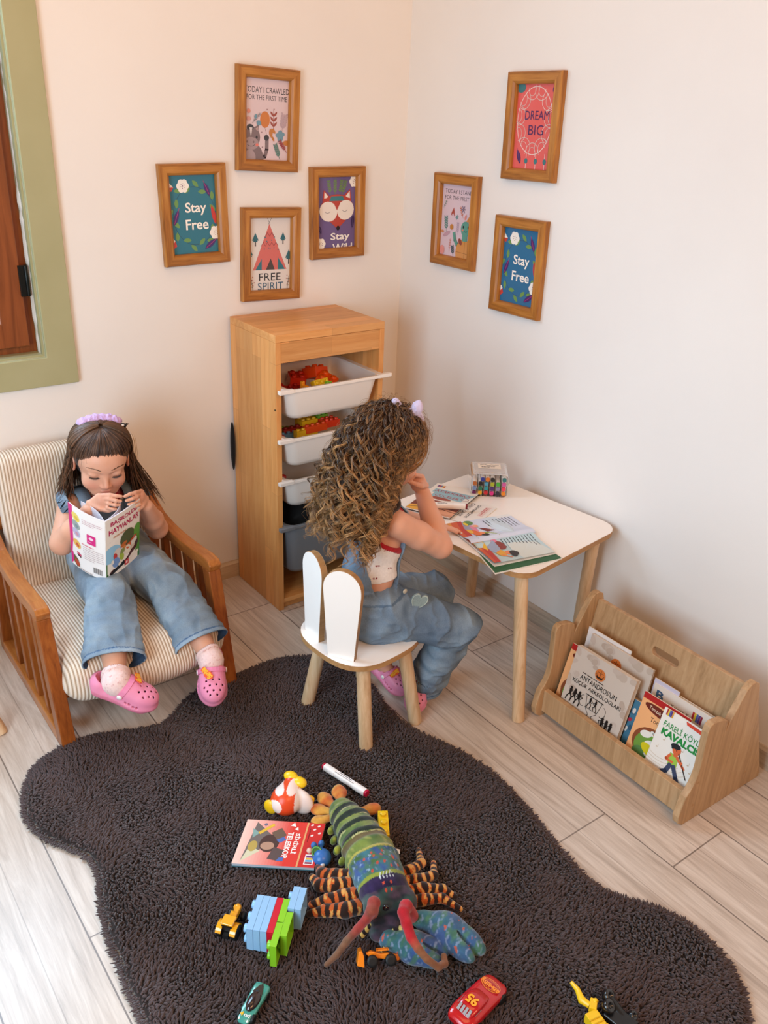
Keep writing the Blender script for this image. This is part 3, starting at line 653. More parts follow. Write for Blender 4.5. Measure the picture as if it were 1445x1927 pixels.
def art_dream():
    a = Art(1, 1.5, 'e0635f'); w = 'f3dcd4'; a.ring(.5, .86, .46, .6, .014, w, n=48)
    for k in range(11):
        t_ = k*33+6; x, y = .5+.46*math.cos(rad(t_)), .86+.6*math.sin(rad(t_)); a.ring(x*.93+.035, y*.93+.06, .17, .17, .012, w, t_+95, t_+265)
        a.ring(x*.97+.015, y*.97+.02, .09, .12, .01, w, t_+70, t_+290)
    for x in (.36, .62, .86):
        a.line([(x, .28), (x, 0)], .012, w); a.ell(x, .14, .045, .05, '3f7a7e'); 
    a.feather(.1, .34, .28, .1, -68, '4a2b62', '8a4a80'); a.ell(.08, 1.44, .12, .09, '3f7a7e'); a.feather(1.0, 1.5, .16, .08, -120, '4a2b62')
    a.text('DREAM', .56, .96, .64, .16, '54305e'); a.text('BIG', .56, .7, .4, .18, '54305e'); return a
def art_stand():
    a = Art(1, 1.5, 'd8c2cb'); a.text('TODAY I STAND UP', .62, 1.36, 1.08, .085, '352e36'); a.text('FOR THE FIRST TIME', .62, 1.23, 1.08, .08, '352e36')
    for x in (.3, .36, .42): a.leaf(x, .84, .2, .035, 80+ (x-.36)*300, 'a5473a')
    a.sprig(.18, .5, .34, 95, '5f8a84', 5, .4); a.sprig(.56, .48, .26, 88, 'b9a3b2', 5, .36); a.sprig(.72, .84, .26, 115, 'c7785c', 4, .3); a.ell(.36, .62, .06, .06, 'c0803c'); a.leaf(.78, .8, .14, .06, 70, 'd98a80')
    for k in range(6): a.leaf(.72, 1.02, .09, .025, 60*k, '7d6a80'); a.leaf(.52, .84, .06, .02, 60*k+20, '6a9a9a')
    a.ell(.2, .46, .13, .04, 'bf9aa6', 25); a.sprig(.32, .1, .28, 85, 'cf9088', 4, .25); a.sprig(.46, .02, .22, 100, '4e5d68', 4, .5); a.ell(.08, .1, .08, .1, 'e0938c'); a.ell(.06, .5, .05, .03, 'c98a5c'); a.sprig(.06, 1.0, .2, 60, '8a9a90', 3, .3)
    g = '5f9a8a'; a.line([(.46, .5), (.5, .36), (.58, .26), (.72, .2)], .09, g); a.ell(.82, .1, .28, .3, 'cf8f4f'); a.line([(.82, -.1), (.84, .36)], .008, '8a5a34'); a.line([(.56, .12), (1, .1)], .008, '8a5a34'); a.ell(.68, .34, .05, .08, '8f4a40', 40)
    a.rect(.74, .36, .16, .2, g); a.ell(.83, .62, .15, .16, g); a.poly([(.84, .78), (1.0, .98), (1.06, .76)], 'd08a4a'); a.ell(.76, .66, .022, .03, '2b2b2b'); a.ell(.92, .66, .022, .03, '2b2b2b'); a.ell(.74, .59, .03, .02, 'd98878'); a.ring(.84, .6, .05, .04, .008, '2f4f48', 200, 340); return a
M['printglass'] = vc_mat('print_behind_glass', .16, .5)
def picture(u, z, wall, roll, art, label, W_=.207, Hh=.28):
    """u = world x on the left wall, -y on the right wall"""
    r = (pi/2, 0, 0) if wall == 'L' else (pi/2, 0, -pi/2)
    e_ = empty('framed_picture', (u, 0, z) if wall == 'L' else (0, -u, z), label=label, cat='picture', group='framed prints in wooden frames on the walls')
    e_.rotation_euler = (Euler(r).to_matrix() @ Matrix.Rotation(rad(roll), 3, 'Z')).to_euler()
    b_ = .0315; prof = [(0, .001), (0, .018), (.003, .022), (b_-.008, .022), (b_-.002, .017), (b_, .012), (b_, .001)]
    for k in range(4):
        mb = MB(); vs = []
        sx, sy = W_/2, Hh/2; cs = [(-sx, -sy), (sx, -sy), (sx, sy), (-sx, sy)]; a, b2 = cs[k], cs[(k+1) % 4]
        for (cx, cy) in (a, b2):
            for d, h_ in prof: vs.append((cx-math.copysign(d, cx), cy-math.copysign(d, cy), h_))
        n = len(prof); mb.add(vs, [(i, i+1, n+i+1, n+i) for i in range(n-1)]); mb.build('frame_bar', M['frame']['X' if k % 2 == 0 else 'Y'], e_)
    ow, oh = W_-2*b_, Hh-2*b_
    art.build('print', lambda x, y, w: ((x-.5)*ow, (y/1.5-.5)*oh, .004+w), e_, M['printglass'])
    MB().box((0, 0, .002), (W_-.02, Hh-.02, .002), '6a5038').build('backing', M['matte_print'], e_)
picture(-.775, 1.230, 'L', 1.0, art_stayfree('2c7285'), 'framed teal print reading Stay Free, leftmost picture on the window wall')
picture(-.527, 1.486, 'L', -2.2, art_crawl(), 'framed print of a donkey with balloon, highest picture beside the corner')
picture(-.524, 1.103, 'L', -1.6, art_spirit(), 'framed Free Spirit print with a red teepee, just above the cabinet')
picture(-.276, 1.218, 'L', .6, art_wild(), 'framed purple Stay Wild print with a fox face, left of the corner')
picture(.582, 1.500, 'R', 1.2, art_dream(), 'framed coral Dream Big print, highest picture on the right wall')
picture(.283, 1.213, 'R', .6, art_stand(), 'framed pink print of a waving turtle, nearest the corner on the right wall')
picture(.581, 1.118, 'R', .8, art_stayfree('256c95'), 'framed blue print reading Stay Free, lowest picture on the right wall')
# ================================================================ armchair
AX0, AX1 = -1.490, -.987
arm = empty('armchair', (-1.238, -.3, 0), label='low reddish wooden armchair with beige corduroy cushions against the left wall', cat='armchair')
TK = .036
def yz(x0, x1): return lambda u, v, w: (x0+(x1-x0)*w, u, v)
def bez(p, q, r_, n=8): return [((1-t)**2*p[0]+2*t*(1-t)*q[0]+t*t*r_[0], (1-t)**2*p[1]+2*t*(1-t)*q[1]+t*t*r_[1]) for t in [i/n for i in range(n+1)]]
for x0 in (AX0, AX1-TK):
    f = yz(x0, x0+TK); fs = yz(x0+.008, x0+TK-.008)
    top = [(-.512, .352), (-.520, .372), (-.508, .384)]+bez((-.47, .386), (-.26, .358), (-.14, .382))+[(-.035, .43)]
    bot = [(-.035, .392)]+bez((-.14, .345), (-.26, .322), (-.46, .348))
    MB().prism([(u, v) for u, v in top+bot][::-1], 0, 1, f).build('armrest', M['teak_y'], arm, .004, world=True)
    MB().prism([(-.592, 0), (-.548, 0), (-.468, .353), (-.512, .353)], 0, 1, f).build('front_post', M['teak_z'], arm, .003, world=True)
    MB().prism([(-.05, 0), (-.015, 0), (-.015, .42), (-.06, .40), (-.09, .37)], 0, 1, f).build('rear_post', M['teak_z'], arm, .003, world=True)
    MB().prism([(-.555, 0), (-.045, 0), (-.045, .038), (-.547, .038)], 0, 1, f).build('bottom_rail', M['teak_y'], arm, .003, world=True)
    for i, (yb, yt) in enumerate(((-.455, -.405), (-.365, -.325), (-.275, -.245), (-.185, -.165))):
        MB().prism([(yb-.013, .03), (yb+.013, .03), (yt+.013, .36), (yt-.013, .36)], 0, 1, fs).build('slat', M['teak_z'], arm, .002, world=True)
MB().box((-1.238, -.47, .105), (.44, .03, .05)).build('cross_rail', M['teak_y'], arm, .003, world=True)
MB().box((-1.238, -.10, .105), (.44, .03, .05)).build('cross_rail', M['teak_y'], arm, .003, world=True)
MB().box((-1.238, -.03, .42), (.44, .022, .05)).build('cross_rail', M['teak_y'], arm, .003, world=True)
s_ = SDF((-1.48, -.68, .05), (-1.0, -.02, .32), .005)
s_.box((-1.238, -.350, .184), (.214, .250, .062), None, .045, 0); s_.ell((-1.232, -.535, .168), (.224, .105, .068), None, .03)
V, F = s_.mesh(); V = relax(V, F, 2); V[:, 2] -= .010*np.exp(-(((V[:, 0]+1.21)/.12)**2+((V[:, 1]+.2)/.14)**2))*(V[:, 2] > .2)
np_mesh('seat_cushion', V, F, M['cord'], arm, None, True, True)
s_ = SDF((-1.48, -.16, .2), (-1.0, .03, .68), .005); th = rad(-5)
Rb = np.array(Euler((th, 0, 0)).to_matrix()); s_.box((-1.238, -.078, .425), (.204, .044, .212), Rb, .035, 0)
V, F = s_.mesh(); V = relax(V, F, 2); np_mesh('back_cushion', V, F, M['cord'], arm, None, True, True)
# leg of another piece of furniture reaching in at the left edge
stl = empty('stool', (-1.79, -.30, 0), 0, 'pale wooden stool, only a round leg showing at the left edge beside the armchair', 'stool')
for (bx_, by_), (tx_, ty_) in (((-1.598, -.425), (-1.700, -.335)), ((-1.98, -.40), (-1.87, -.34)), ((-1.79, -.07), (-1.79, -.20))):
    MB().tube([(bx_, by_, 0), (bx_*.99+tx_*.01, by_*.99+ty_*.01, .004), (tx_, ty_, .345)], [.0145, .016, .016], 18).build('leg', M['ash'], stl, world=True)
MB().lathe([(0, .342), (.135, .342), (.142, .348), (.142, .360), (.136, .366), (0, .366)], (-1.79, -.30, 0), 40, None, None, False).build('seat', M['ash'], stl, world=True)
# ================================================================ table
TZ = .47; TC = Vector((-.27, -.858, 0)); TR = rad(7.5)
tab = empty('play_table', TC, TR, 'white-topped children\'s table with round ash legs against the right wall', 'table')
tab_in = tab.matrix_basis.copy(); inv = tab_in.inverted()
tp = rnd_rect(.451, .543, .062, 8)
top_ = MB().prism(tp, TZ-.016, TZ-.001, None, 'b98c5a', True).build('tabletop', M['edge'], tab)
MB().prism([(u*.999, v*.999) for u, v in tp], TZ-.0012, TZ).build('top_surface', M['white_lam'], top_)
def leg(parent, a, b_, r0, r1, name='leg'):
    a = Vector(a); b_ = Vector(b_); d = (a-b_).normalized(); return MB().tube([b_, b_+d*.004, a], [r1*.9, r1, r0], 20).build(name, M['ash'], parent, world=True)
for a, b_ in (((-.405, -1.095, TZ-.015), (-.413, -1.157, 0)), ((-.115, -.62, TZ-.015), (-.068, -.568, 0)), ((-.070, -1.055, TZ-.015), (-.040, -1.02, 0)), ((-.462, -.66, TZ-.015), (-.49, -.60, 0))):
    leg(tab, a, b_, .0185, .0175)
# ================================================================ bunny chair
bc = empty('bunny_chair', (-.768, -.893, 0), rad(5.5), 'small white stool chair with two rabbit-ear back boards', 'chair')
SZ = .28
sp_ = []
for i in range(48):
    a = 2*pi*i/48; c, q = math.cos(a), math.sin(a); e1 = 2/2.7; sp_.append((.150*math.copysign(abs(c)**e1, c)*(1.0), (.142-.012*c)*math.copysign(abs(q)**e1, q)))
seat = MB().prism(sp_, SZ-.016, SZ-.001, None, 'b98c5a', True).build('seat', M['edge'], bc)
MB().prism([(u*.998, v*.998) for u, v in sp_], SZ-.0012, SZ).build('seat_surface', M['white_lam'], seat)
for a, b_ in (((-.835, -.812, SZ-.015), (-.872, -.779, 0)), ((-.825, -.975, SZ-.015), (-.843, -1.028, 0)), ((-.690, -.965, SZ-.015), (-.658, -1.003, 0)), ((-.700, -.805, SZ-.015), (-.672, -.765, 0))):
    leg(bc, a, b_, .0185, .0185)
def ear(p0, p1, z0, h_, wb, wt, lean=0.0):
    p0 = Vector(p0); p1 = Vector(p1); c = (p0+p1)/2; d = (p1-p0).normalized(); nrm = Vector((d.y, -d.x)); 
    pts = [(wb/2, 0), (wt/2, h_-wt/2-.01)]+[(wt/2*math.cos(rad(a)), h_-wt/2+wt/2*math.sin(rad(a))) for a in range(0, 181, 12)]+[(-wt/2, h_-wt/2-.01), (-wb/2, 0)]
    fn = lambda u, v, w: (c.x+d.x*u+nrm.x*(w+lean*v), c.y+d.y*u+nrm.y*(w+lean*v), z0+v)
    o = MB().prism(pts[::-1], -.008, .008, fn, None, True).build('ear', M['edge'], bc, world=True)
    for w0, w1 in ((.0078, .009), (-.009, -.0078)): MB().prism([(u*.985, v*.995+.0005) for u, v in pts[::-1]], w0, w1, fn).build('ear_face', M['white_lam'], o, world=False)
    return o
e1_ = ear((-.884, -.806), (-.889, -.880), SZ, .245, .072, .100); e2_ = ear((-.901, -.932), (-.862, -.995), SZ, .25, .072, .102)
# faces were built in world space: bring them under their boards
bpy.context.view_layer.update()
for e_ in (e1_, e2_):
    for ch in [o for o in scene.collection.objects if o.parent == e_]: ch.data.transform(bc.matrix_basis.inverted())
# ================================================================ book rack
RZ = rad(-2.5); rk = empty('book_rack', (-.21, -1.42, 0), 0, 'oak-coloured wooden book rack with a handle hole on the floor by the right wall', 'book rack')
prof = [(-.355, 0), (-.372, .012), (-.378, .035), (-.372, .065)]+bez((-.365, .09), (-.335, .12), (-.335, .17), 5)+[(-.338, .27), (-.334, .285), (-.322, .292), (-.285, .286), (-.266, .276), (-.262, .262), (-.262, .246)]+[(-.212, .338), (-.198, .350), (-.180, .352), (-.165, .342), (-.145, .28), (-.042, .012), (-.046, 0)]
for y0 in (-1.182, -1.668):
    MB().prism(prof[::-1], y0, y0+.018, lambda u, v, w: (u-(w+1.42)*-.0, w, v)).build('side_panel', M['oak_x'], rk, .002, world=True)
def board(name, p0, p1, th, y0=-1.650, y1=-1.182, hole=None):
    (x0, z0), (x1, z1) = p0, p1; L = math.hypot(x1-x0, z1-z0); dx, dz = (x1-x0)/L, (z1-z0)/L
    fn = lambda u, v, w: (x0+dx*v+dz*w, u, z0+dz*v-dx*w); mb = MB()
    if not hole: mb.prism([(y0, 0), (y1, 0), (y1, L), (y0, L)], 0, th, fn)
    else:
        hy, hv, hw, hh = hole; o = [(y0, 0), (y1, 0), (y1, L), (y0, L)]; i_ = rnd_rect(hw, hh, hh/2-.001, 8, hy, hv); n = len(i_)
        bm = bmesh.new()
        for w in (0, th):
            ov = [bm.verts.new(fn(u, v, w)) for u, v in o]; iv = [bm.verts.new(fn(u, v, w)) for u, v in i_]
            es = [bm.edges.new((ov[k], ov[(k+1) % 4])) for k in range(4)]+[bm.edges.new((iv[k], iv[(k+1) % n])) for k in range(n)]
            bmesh.ops.triangle_fill(bm, use_beauty=True, edges=es)
        bm.verts.ensure_lookup_table(); m_ = 4+n
        for base, cnt in ((0, 4), (4, n)):
            for k in range(cnt): bm.faces.new((bm.verts[base+k], bm.verts[base+(k+1) % cnt], bm.verts[m_+base+(k+1) % cnt], bm.verts[m_+base+k]))
        bmesh.ops.recalc_face_normals(bm, faces=bm.faces)
        mb.v = [tuple(v.co) for v in bm.verts]; mb.f = [[v.index for v in f.verts] for f in bm.faces]; mb.c = [(1, 1, 1, 1)]*len(mb.f); mb.sm = [False]*len(mb.f); bm.free()
    return mb.build(name, M['oak_y'], rk, .0015, world=True)
board('apron', (-.352, .018), (-.352, .088), .016)
board('back_panel', (-.238, .02), (-.182, .330), .016, hole=(-1.425, .268, .082, .024))
board('divider', (-.300, .02), (-.268, .175), .014)
board('shelf', (-.336, .02), (-.06, .02), .014)
for y, z in ((-1.6685, .05), (-1.6685, .12)):
    for x in (-.33, -.12): MB().tube([(x, -1.6675, z), (x, -1.6685, z)], .004, 12, 'b08a60').build('screw_cap', M['matte_print'], rk, world=True)
rk.rotation_euler = (0, 0, RZ*.6)
# ================================================================ books and drawing things
def book(label, O, U, V, th, art, group=None, page='efe6da', back='c9b8a4', name='book', flare=0.0, spine=None):
    O, U, V = Vector(O), Vector(U), Vector(V); n = U.cross(V).normalized(); W_, H_ = art.W, art.H
    e_ = empty(name, O+U*.5-n*th*.5, 0, label, 'book', group)
    def slab(nm, d0, d1, col, a=0.0, b_=1.0):
        vs = [O+U*u+V*v+n*d for d in (d0, d1) for u, v in ((a, a*.5), (b_, a*.5), (b_, 1-a*.5), (a, 1-a*.5))]
        return MB().add(vs, [(3, 2, 1, 0), (4, 5, 6, 7), (0, 1, 5, 4), (1, 2, 6, 5), (2, 3, 7, 6), (3, 0, 4, 7)], col).build(nm, M['print'], e_, world=True)
    slab('front_cover', -.0007, 0, spine or page); slab('page_block', -th+.0007, -.0007, page, .0, .985); slab('back_cover', -th, -th+.0007, back)
    art.build('cover_print', lambda u, v, w: O+U*(u/W_)+V*(v/H_)+n*(.00012+w), e_, world=True); return e_
def art_ant(small=False):
    a = Art(1, 1.04, 'cdbfb2'); r = random.Random(5)
    for i in range(70):
        x, y = r.random(), r.random()*1.04; e = min(x, 1-x, y, 1.04-y)
        if e < .16: a.ell(x, y, r.uniform(.03, .08), r.uniform(.03, .07), r.choice(['bfae9f', 'c4b3a6', 'c9baad', 'b8a596']), r.uniform(0, 90), 9)
    a.fake_text(.2, .72, .62, 1, .04, .012, '4a3a32'); a.ell(.47, .83, .085, .085, 'cf7436'); a.poly([(.41, .8), (.53, .8), (.51, .77), (.43, .77)], '3a2418'); a.line([(.47, .8), (.47, .89)], .008, '3a2418'); a.line([(.42, .86), (.52, .86)], .006, '3a2418'); a.ring(.47, .84, .06, .05, .008, '3a2418', 180, 360)
    a.text("ANTANDROS'UN", .5, .66, .62, .075, '1c1614', bold=.006); a.text('KÜÇÜK ARKEOLOGLARI', .5, .56, .82, .085, '1c1614', bold=.006)
    k = '1a1412'
    a.line([(.36, .48), (.66, .48)], .012, k); a.line([(.38, .47), (.42, .28), (.48, .22), (.46, .12)], .006, k); a.line([(.64, .47), (.6, .28), (.54, .22), (.56, .12)], .006, k); a.line([(.4, .13), (.62, .13)], .016, k); a.line([(.44, .09), (.6, .09)], .01, k)
    a.ring(.34, .36, .05, .08, .006, k, 90, 300); a.ring(.68, .36, .05, .08, .006, k, -120, 90); a.line([(.4, .3), (.6, .3)], .006, k)
    def man(x, y, s, f=1):
        a.ell(x, y+.115*s, .018*s, .022*s, k, n=8); a.poly([(x-.022*s, y+.1*s), (x+.022*s, y+.1*s), (x+.012*s, y+.03*s), (x-.014*s, y+.03*s)], k)
        a.line([(x-.005*s, y+.035*s), (x-.03*s*f, y), (x-.045*s*f, y-.06*s)], .014*s, k); a.line([(x+.005*s, y+.035*s), (x+.03*s*f, y-.005*s), (x+.02*s*f, y-.06*s)], .014*s, k); a.line([(x+.015*s, y+.09*s), (x+.05*s*f, y+.07*s), (x+.03*s*f, y+.04*s)], .009*s, k)
    for i in range(3): man(.12+.075*i, .3, 1.15); man(.72+.07*i, .16, 1.15, -1)
    man(.46, .36, .8); man(.55, .36, .8, -1)
    for i in range(12): a.ring(.04+.085*i, .0, .035, .035, .016, '5b5350', 0, 180, 12)
    return a
def art_tombik():
    a = Art(1, 1.36, 'f0b078'); a.rect(0, 1.24, 1, .12, 'b01e1c'); a.ell(.42, 1.12, .34, .09, '6b2416', -6); a.text('Tombik Ördek', .44, 1.12, .52, .075, 'f6e2c8', -6); a.text('Tombik', .46, .93, .36, .09, '2a1a14')
    a.ell(.48, .45, .42, .34, '8a4a2a'); a.ell(.52, .42, .4, .32, '6f9a3e', 10); a.ell(.62, .66, .2, .1, '8fb64a'); a.ell(.35, .2, .22, .16, '5a8448')
    for x, y in ((.3, .62), (.44, .48), (.62, .52), (.5, .3)): a.ell(x, y, .12, .07, 'e9e4da', 20); a.ell(x+.12, y+.07, .05, .05, 'e9e4da'); a.ell(x+.17, y+.06, .03, .014, 'e08a2a'); a.ell(x+.13, y+.08, .01, .01, '222222')
    a.ell(.45, .36, .18, .1, 'd9c820', -20); a.ell(.8, .5, .09, .1, 'e8b4ae'); a.ell(.74, .62, .12, .04, 'e8c83a'); a.ell(.78, .22, .1, .05, 'c8303a'); a.text('Tombik', .3, .08, .4, .06, 'b01e1c'); return a
def art_fareli():
    a = Art(1, 1.4, 'ede6dc'); w = 'cdb79c'
    for i in range(5): a.ring(.2, .62, .3+.1*i, .2+.06*i, .008, w, 200-i*10, 330)
    for x, y in ((.1, .92), (.2, .8), (.86, .5), (.9, .7), (.78, .62), (.6, .8), (.94, .6), (.12, .6)): a.ell(x, y, .02, .014, w, n=8); a.line([(x+.018, y), (x+.02, y+.06)], .006, w)
    for i, c_ in enumerate(('b02a2e', 'e0c23a', '4a63a8', '5b3a7c', 'd9a03a')): a.rect(.06+.03*i, 1.27, .028, .13, c_)
    a.poly([(.5, 1.32), (1, 1.28), (1, 1.36), (.47, 1.38)], 'd8452c'); a.text('FARELİ KÖYÜN', .52, 1.13, .86, .15, '2f8b45', bold=.01); a.text('KAVALCISI', .52, .95, .84, .15, '1f8a3c', bold=.05)
    s = 'd9663a'; a.ell(.5, .76, .085, .1, s); a.ell(.46, .82, .1, .055, '1f2024', 10); a.ell(.41, .79, .03, .05, '1f2024'); a.poly([(.4, .66), (.58, .66), (.6, .44), (.42, .42)], '9cc24a'); a.rect(.47, .62, .07, .05, s)
    a.line([(.42, .62), (.36, .5), (.5, .5)], .05, s); a.line([(.56, .62), (.66, .56), (.74, .5)], .05, s); a.line([(.56, .72), (.84, .34)], .022, '3a2a24'); a.ell(.66, .58, .03, .03, s); a.ell(.56, .64, .03, .03, s)
    a.line([(.48, .44), (.44, .28), (.3, .16)], .085, '3b4560'); a.line([(.54, .44), (.66, .26), (.8, .08)], .085, '3b4560'); a.ell(.26, .14, .06, .03, '5a2e20'); a.ell(.86, .05, .07, .03, '5a2e20'); a.ell(.5, .755, .01, .012, '1f1f1f')
    a.ell(.92, .12, .05, .05, 'c8303a'); a.ell(.92, .12, .02, .02, 'f2ece4'); return a
def art_peach():
    a = Art(1, 1.05, 'd8c4b2', 6, 1); a.poly([(0, .6), (1, .3), (1, 1.05), (0, 1.05)], 'e0d3c6'); a.text('B', .11, .92, .11, .12, '3a5a7c', bold=.03); a.text('Küçük K', .42, .88, .26, .05, '5a4238'); a.text('K', .32, .78, .1, .14, '4a3830', bold=.03); a.ell(.85, .86, .1, .04, 'e3b05a', -20)
    for i, c_ in enumerate(('b02a2e', 'e0c23a', '4a63a8', '5b3a7c', '8a2a3a')): a.rect(.58+.028*i, .86, .026, .12, c_)
    return a
def art_plain(c_, extra=None):
    a = Art(1, 1.4, c_)
    if extra:
        r = random.Random(3)
        for i in range(24): a.ell(r.random(), r.random()*1.4, .08, .05, r.choice(extra), r.uniform(0, 90), 8)
    return a
BG = 'picture books standing in the rack'
Y = -1
book('grey parchment-look book in front of the rack, titled Antandros', (-.334, -1.222, .046), (0, -.198, 0), (.050, 0, .193), .016, art_ant(), BG, page='d9cbbc')
book('orange duck book mostly hidden behind the front parchment book', (-.318, -1.190, .036), (0, -.135, 0), (.052, 0, .186), .004, art_tombik(), BG)
book('white piper book with green title beside the rack\'s right side', (-.336, -1.512, .050), (0, -.136, 0), (.050, 0, .172), .004, art_fareli(), BG)
book('orange duck book with red top edge, leaning behind the white piper book', (-.325, -1.444, .046), (0, -.138, 0), (.048, 0, .178), .004, art_tombik(), BG)
book('small blue and red book sunk between the two front books', (-.310, -1.418, .036), (0, -.10, 0), (.035, 0, .145), .004, art_plain('4a7f9a', ['b8324a', 'e3ddd6', '3a5f7a']), BG)
book('parchment-look book standing in the back row of the rack', (-.275, -1.226, .036), (0, -.205, 0), (.038, 0, .226), .006, art_ant(), BG, page='d9cbbc')
book('plain white book behind the back parchment book', (-.257, -1.205, .038), (0, -.145, 0), (.030, 0, .232), .003, art_plain('e4dcd8'), BG)
book('pale lavender book in the middle of the back row', (-.260, -1.437, .038), (0, -.075, 0), (.026, 0, .205), .003, art_plain('c9c2d2'), BG)
book('peach book with a blue letter B in the back row', (-.272, -1.442, .036), (0, -.205, 0), (.034, 0, .196), .004, art_peach(), BG)
book('white book at the back right of the rack, yellow corner', (-.252, -1.50, .038), (0, -.138, 0), (.026, 0, .19), .003, art_plain('e9e2d8'), BG)
# --- on the table
def art_ayak():
    a = Art(1, 1.5, 'e8e0d6')
    for i, c_ in enumerate(('5a3a7c', 'b02a2e', '3f5a9a', 'e0b23a', 'c8602a')): a.rect(.07+.035*i, 1.32, .033, .1, c_)
    a.poly([(.1, 1.02), (.92, 1.02), (1.0, 1.24), (.1, 1.22)], '8fb8c4'); a.poly([(.16, .8), (.86, .8), (.86, 1.02), (.16, 1.02)], '8fb8c4'); a.text('AYAKKABICI', .52, 1.13, .78, .12, 'a02a36', bold=.012); a.text('CÜCELER', .5, .92, .54, .13, 'a02a36', bold=.012)
    a.ring(.88, .96, .08, .07, .012, '9a3040'); a.ell(.4, .76, .26, .07, '9a4a3a'); a.rect(0, 0, 1, .55, '7a3626'); a.ell(.5, .5, .6, .14, '8a4230'); a.ell(.5, .1, .6, .2, 'c98a6a'); a.ell(.15, .12, .2, .12, 'e8a83a'); a.ell(.8, .2, .3, .12, 'd79a7a'); a.line([(0, .1), (.5, .3), (1, .22)], .02, '4a2018'); return a
def art_cevre():
    a = Art(1, 1.35, 'e6ded6'); a.poly([(.1, 1.14), (.55, 1.16), (.55, 1.28), (.06, 1.26)], 'dfc4bd'); a.fake_text(.12, 1.2, .4, 2, .04, .02, 'b84a4a')
    for i, s_t in enumerate(('ÇEVREMİZDE', 'CANLI VE CANSIZ', 'VARLIKLAR')): a.text(s_t, .42, 1.0-.16*i, .7 if i < 2 else .5, .1, '2a2426', bold=.02)
    return a
cev = book('white school book with black title under the open picture book', (-.300, -.640, .4722), (-.139, -.056, 0), (.070, -.172, 0), .002, art_cevre(), None)
book('shoemaker dwarfs book with blue title banner lying on the table', (-.466, -.672, .4782), (.065, -.126, 0), (.196, .087, 0), .0035, art_ayak(), None, back='2a2a34')
nb = book('thin white book with blue edge under the marker box corner', (-.282, -.640, .4745), (.052, -.072, 0), (.040, .024, 0), .0018, art_plain('e8dccf'), None, back='3a4a7c')
# open picture book
ob_ = empty('open_book', (-.37, -.97, .4705), 0, 'open picture book with colourful illustration on the table', 'book')
def pagemap(O, U, V, spine_u, flare):
    O, U, V = Vector(O), Vector(U), Vector(V)
    def fn(u, v, w):
        s = u if spine_u == 0 else 1-u
        z = .006*math.exp(-((s-.12)/.14)**2)-.0035*math.exp(-(s/.04)**2)+flare*s**3*(1-v/1.5)+.001
        p = O+U*u+V*(v/1.5); return Vector((p.x, p.y, p.z+z+w*3))
    return fn
def art_page(right):
    a = Art(1, 1.5, 'b9d2da' if right else 'cdd3e4', 16, 6); a.ell(.6 if right else .9, 1.3, 1.1, .62, 'e2e2e0' if not right else 'd3dcda'); a.ell(.4, 1.0, .5, .2, 'c8d6e0')
    rows = 9 if not right else 11
    for i in range(rows): a.fake_text(.13 if right else .12, 1.38-.075*i, .74 if i < rows-2 else .5, 1, .1, .02, '3a3a44')
    if not right:
        a.ell(.9, .46, .3, .24, '8f9a3a'); a.ell(.3, .3, .3, .1, '9a94a4'); a.ell(.4, .42, .16, .05, 'd8809a'); a.poly([(.38, .5), (.62, .6), (.6, .78), (.44, .62)], '7a2f2a'); a.ell(.3, .5, .06, .07, 'e8a080'); a.ell(.62, .34, .16, .08, 'd86a3a'); a.ell(.66, .42, .09, .09, 'e8895a'); a.ell(.76, .46, .09, .08, '2f2224'); a.ell(.5, .26, .1, .06, 'e0a83a'); a.ell(.12, .44, .1, .1, '5f8a4a'); a.ell(.16, .36, .08, .04, 'e0c23a')
    else:
        a.ell(.3, .34, .3, .14, '9aa8c4'); a.ell(.2, .46, .15, .08, 'dc7a94'); a.ell(.34, .52, .16, .12, '8a3a34'); a.ell(.36, .42, .08, .07, 'e8967a'); a.ell(.62, .38, .17, .1, 'e0a93a'); a.ell(.66, .54, .09, .08, 'e8895a'); a.ell(.72, .64, .12, .1, '2a2022'); a.ell(.8, .6, .09, .06, '2a2022'); a.line([(.55, .36), (.36, .24)], .04, 'e8895a'); a.line([(.72, .36), (.88, .5)], .04, 'e8895a'); a.ell(.2, .12, .3, .1, 'e0b23a')
    a.poly([(0, .0), (0, .34 if not right else .2), (.35, .22), (.7, .2), (1, .16), (1, 0)], 'b8382e'); a.poly([(0, .0), (0, .24 if not right else .1), (.4, .12), (1, .05), (1, 0)], 'c9562e'); a.poly([(0, 0), (0, .1), (.3, 0)], 'd88a3a'); a.ell(.5, .05, .035, .035, 'f0e6e0'); a.ring(0 if right else 1, .75, .002, .75, .004, '9a9098', 90, 270); return a
lp = ((-.436, -.822, .476), (-.020, -.130, 0), (.200, -.045, 0)); rp = ((-.456, -.952, .476), (-.028, -.120, 0), (.188, -.037, 0))
art_page(False).build('left_page', pagemap(*lp, 1, .0), ob_, world=True); art_page(True).build('right_page', pagemap(*rp, 0, .004), ob_, world=True)
def under(name, col, d, grow, z):
    P = [Vector(lp[0]), Vector(lp[0])+Vector(lp[2]), Vector(rp[0])+Vector(rp[2]), Vector(rp[0])+Vector(rp[1])+Vector(rp[2]), Vector(rp[0])+Vector(rp[1]), Vector(rp[0])]
    P = [Vector((p.x+d[0], p.y+d[1])) for p in P]
    return MB().prism([(p.x, p.y) for p in P][::-1] if False else [(p.x, p.y) for p in P[::-1]], z, z+.0016, None, col).build(name, M['print'], ob_, world=True)
under('lower_pages', 'e3dcd4', (-.003, -.004), 0, .4735)
gp = MB(); gp.prism([(-.470, -1.0), (-.505, -1.098), (-.30, -1.135), (-.283, -1.03)][::1], .4712, .4728, None, '1f5a2e'); gp.build('green_page', M['print'], ob_, world=True)
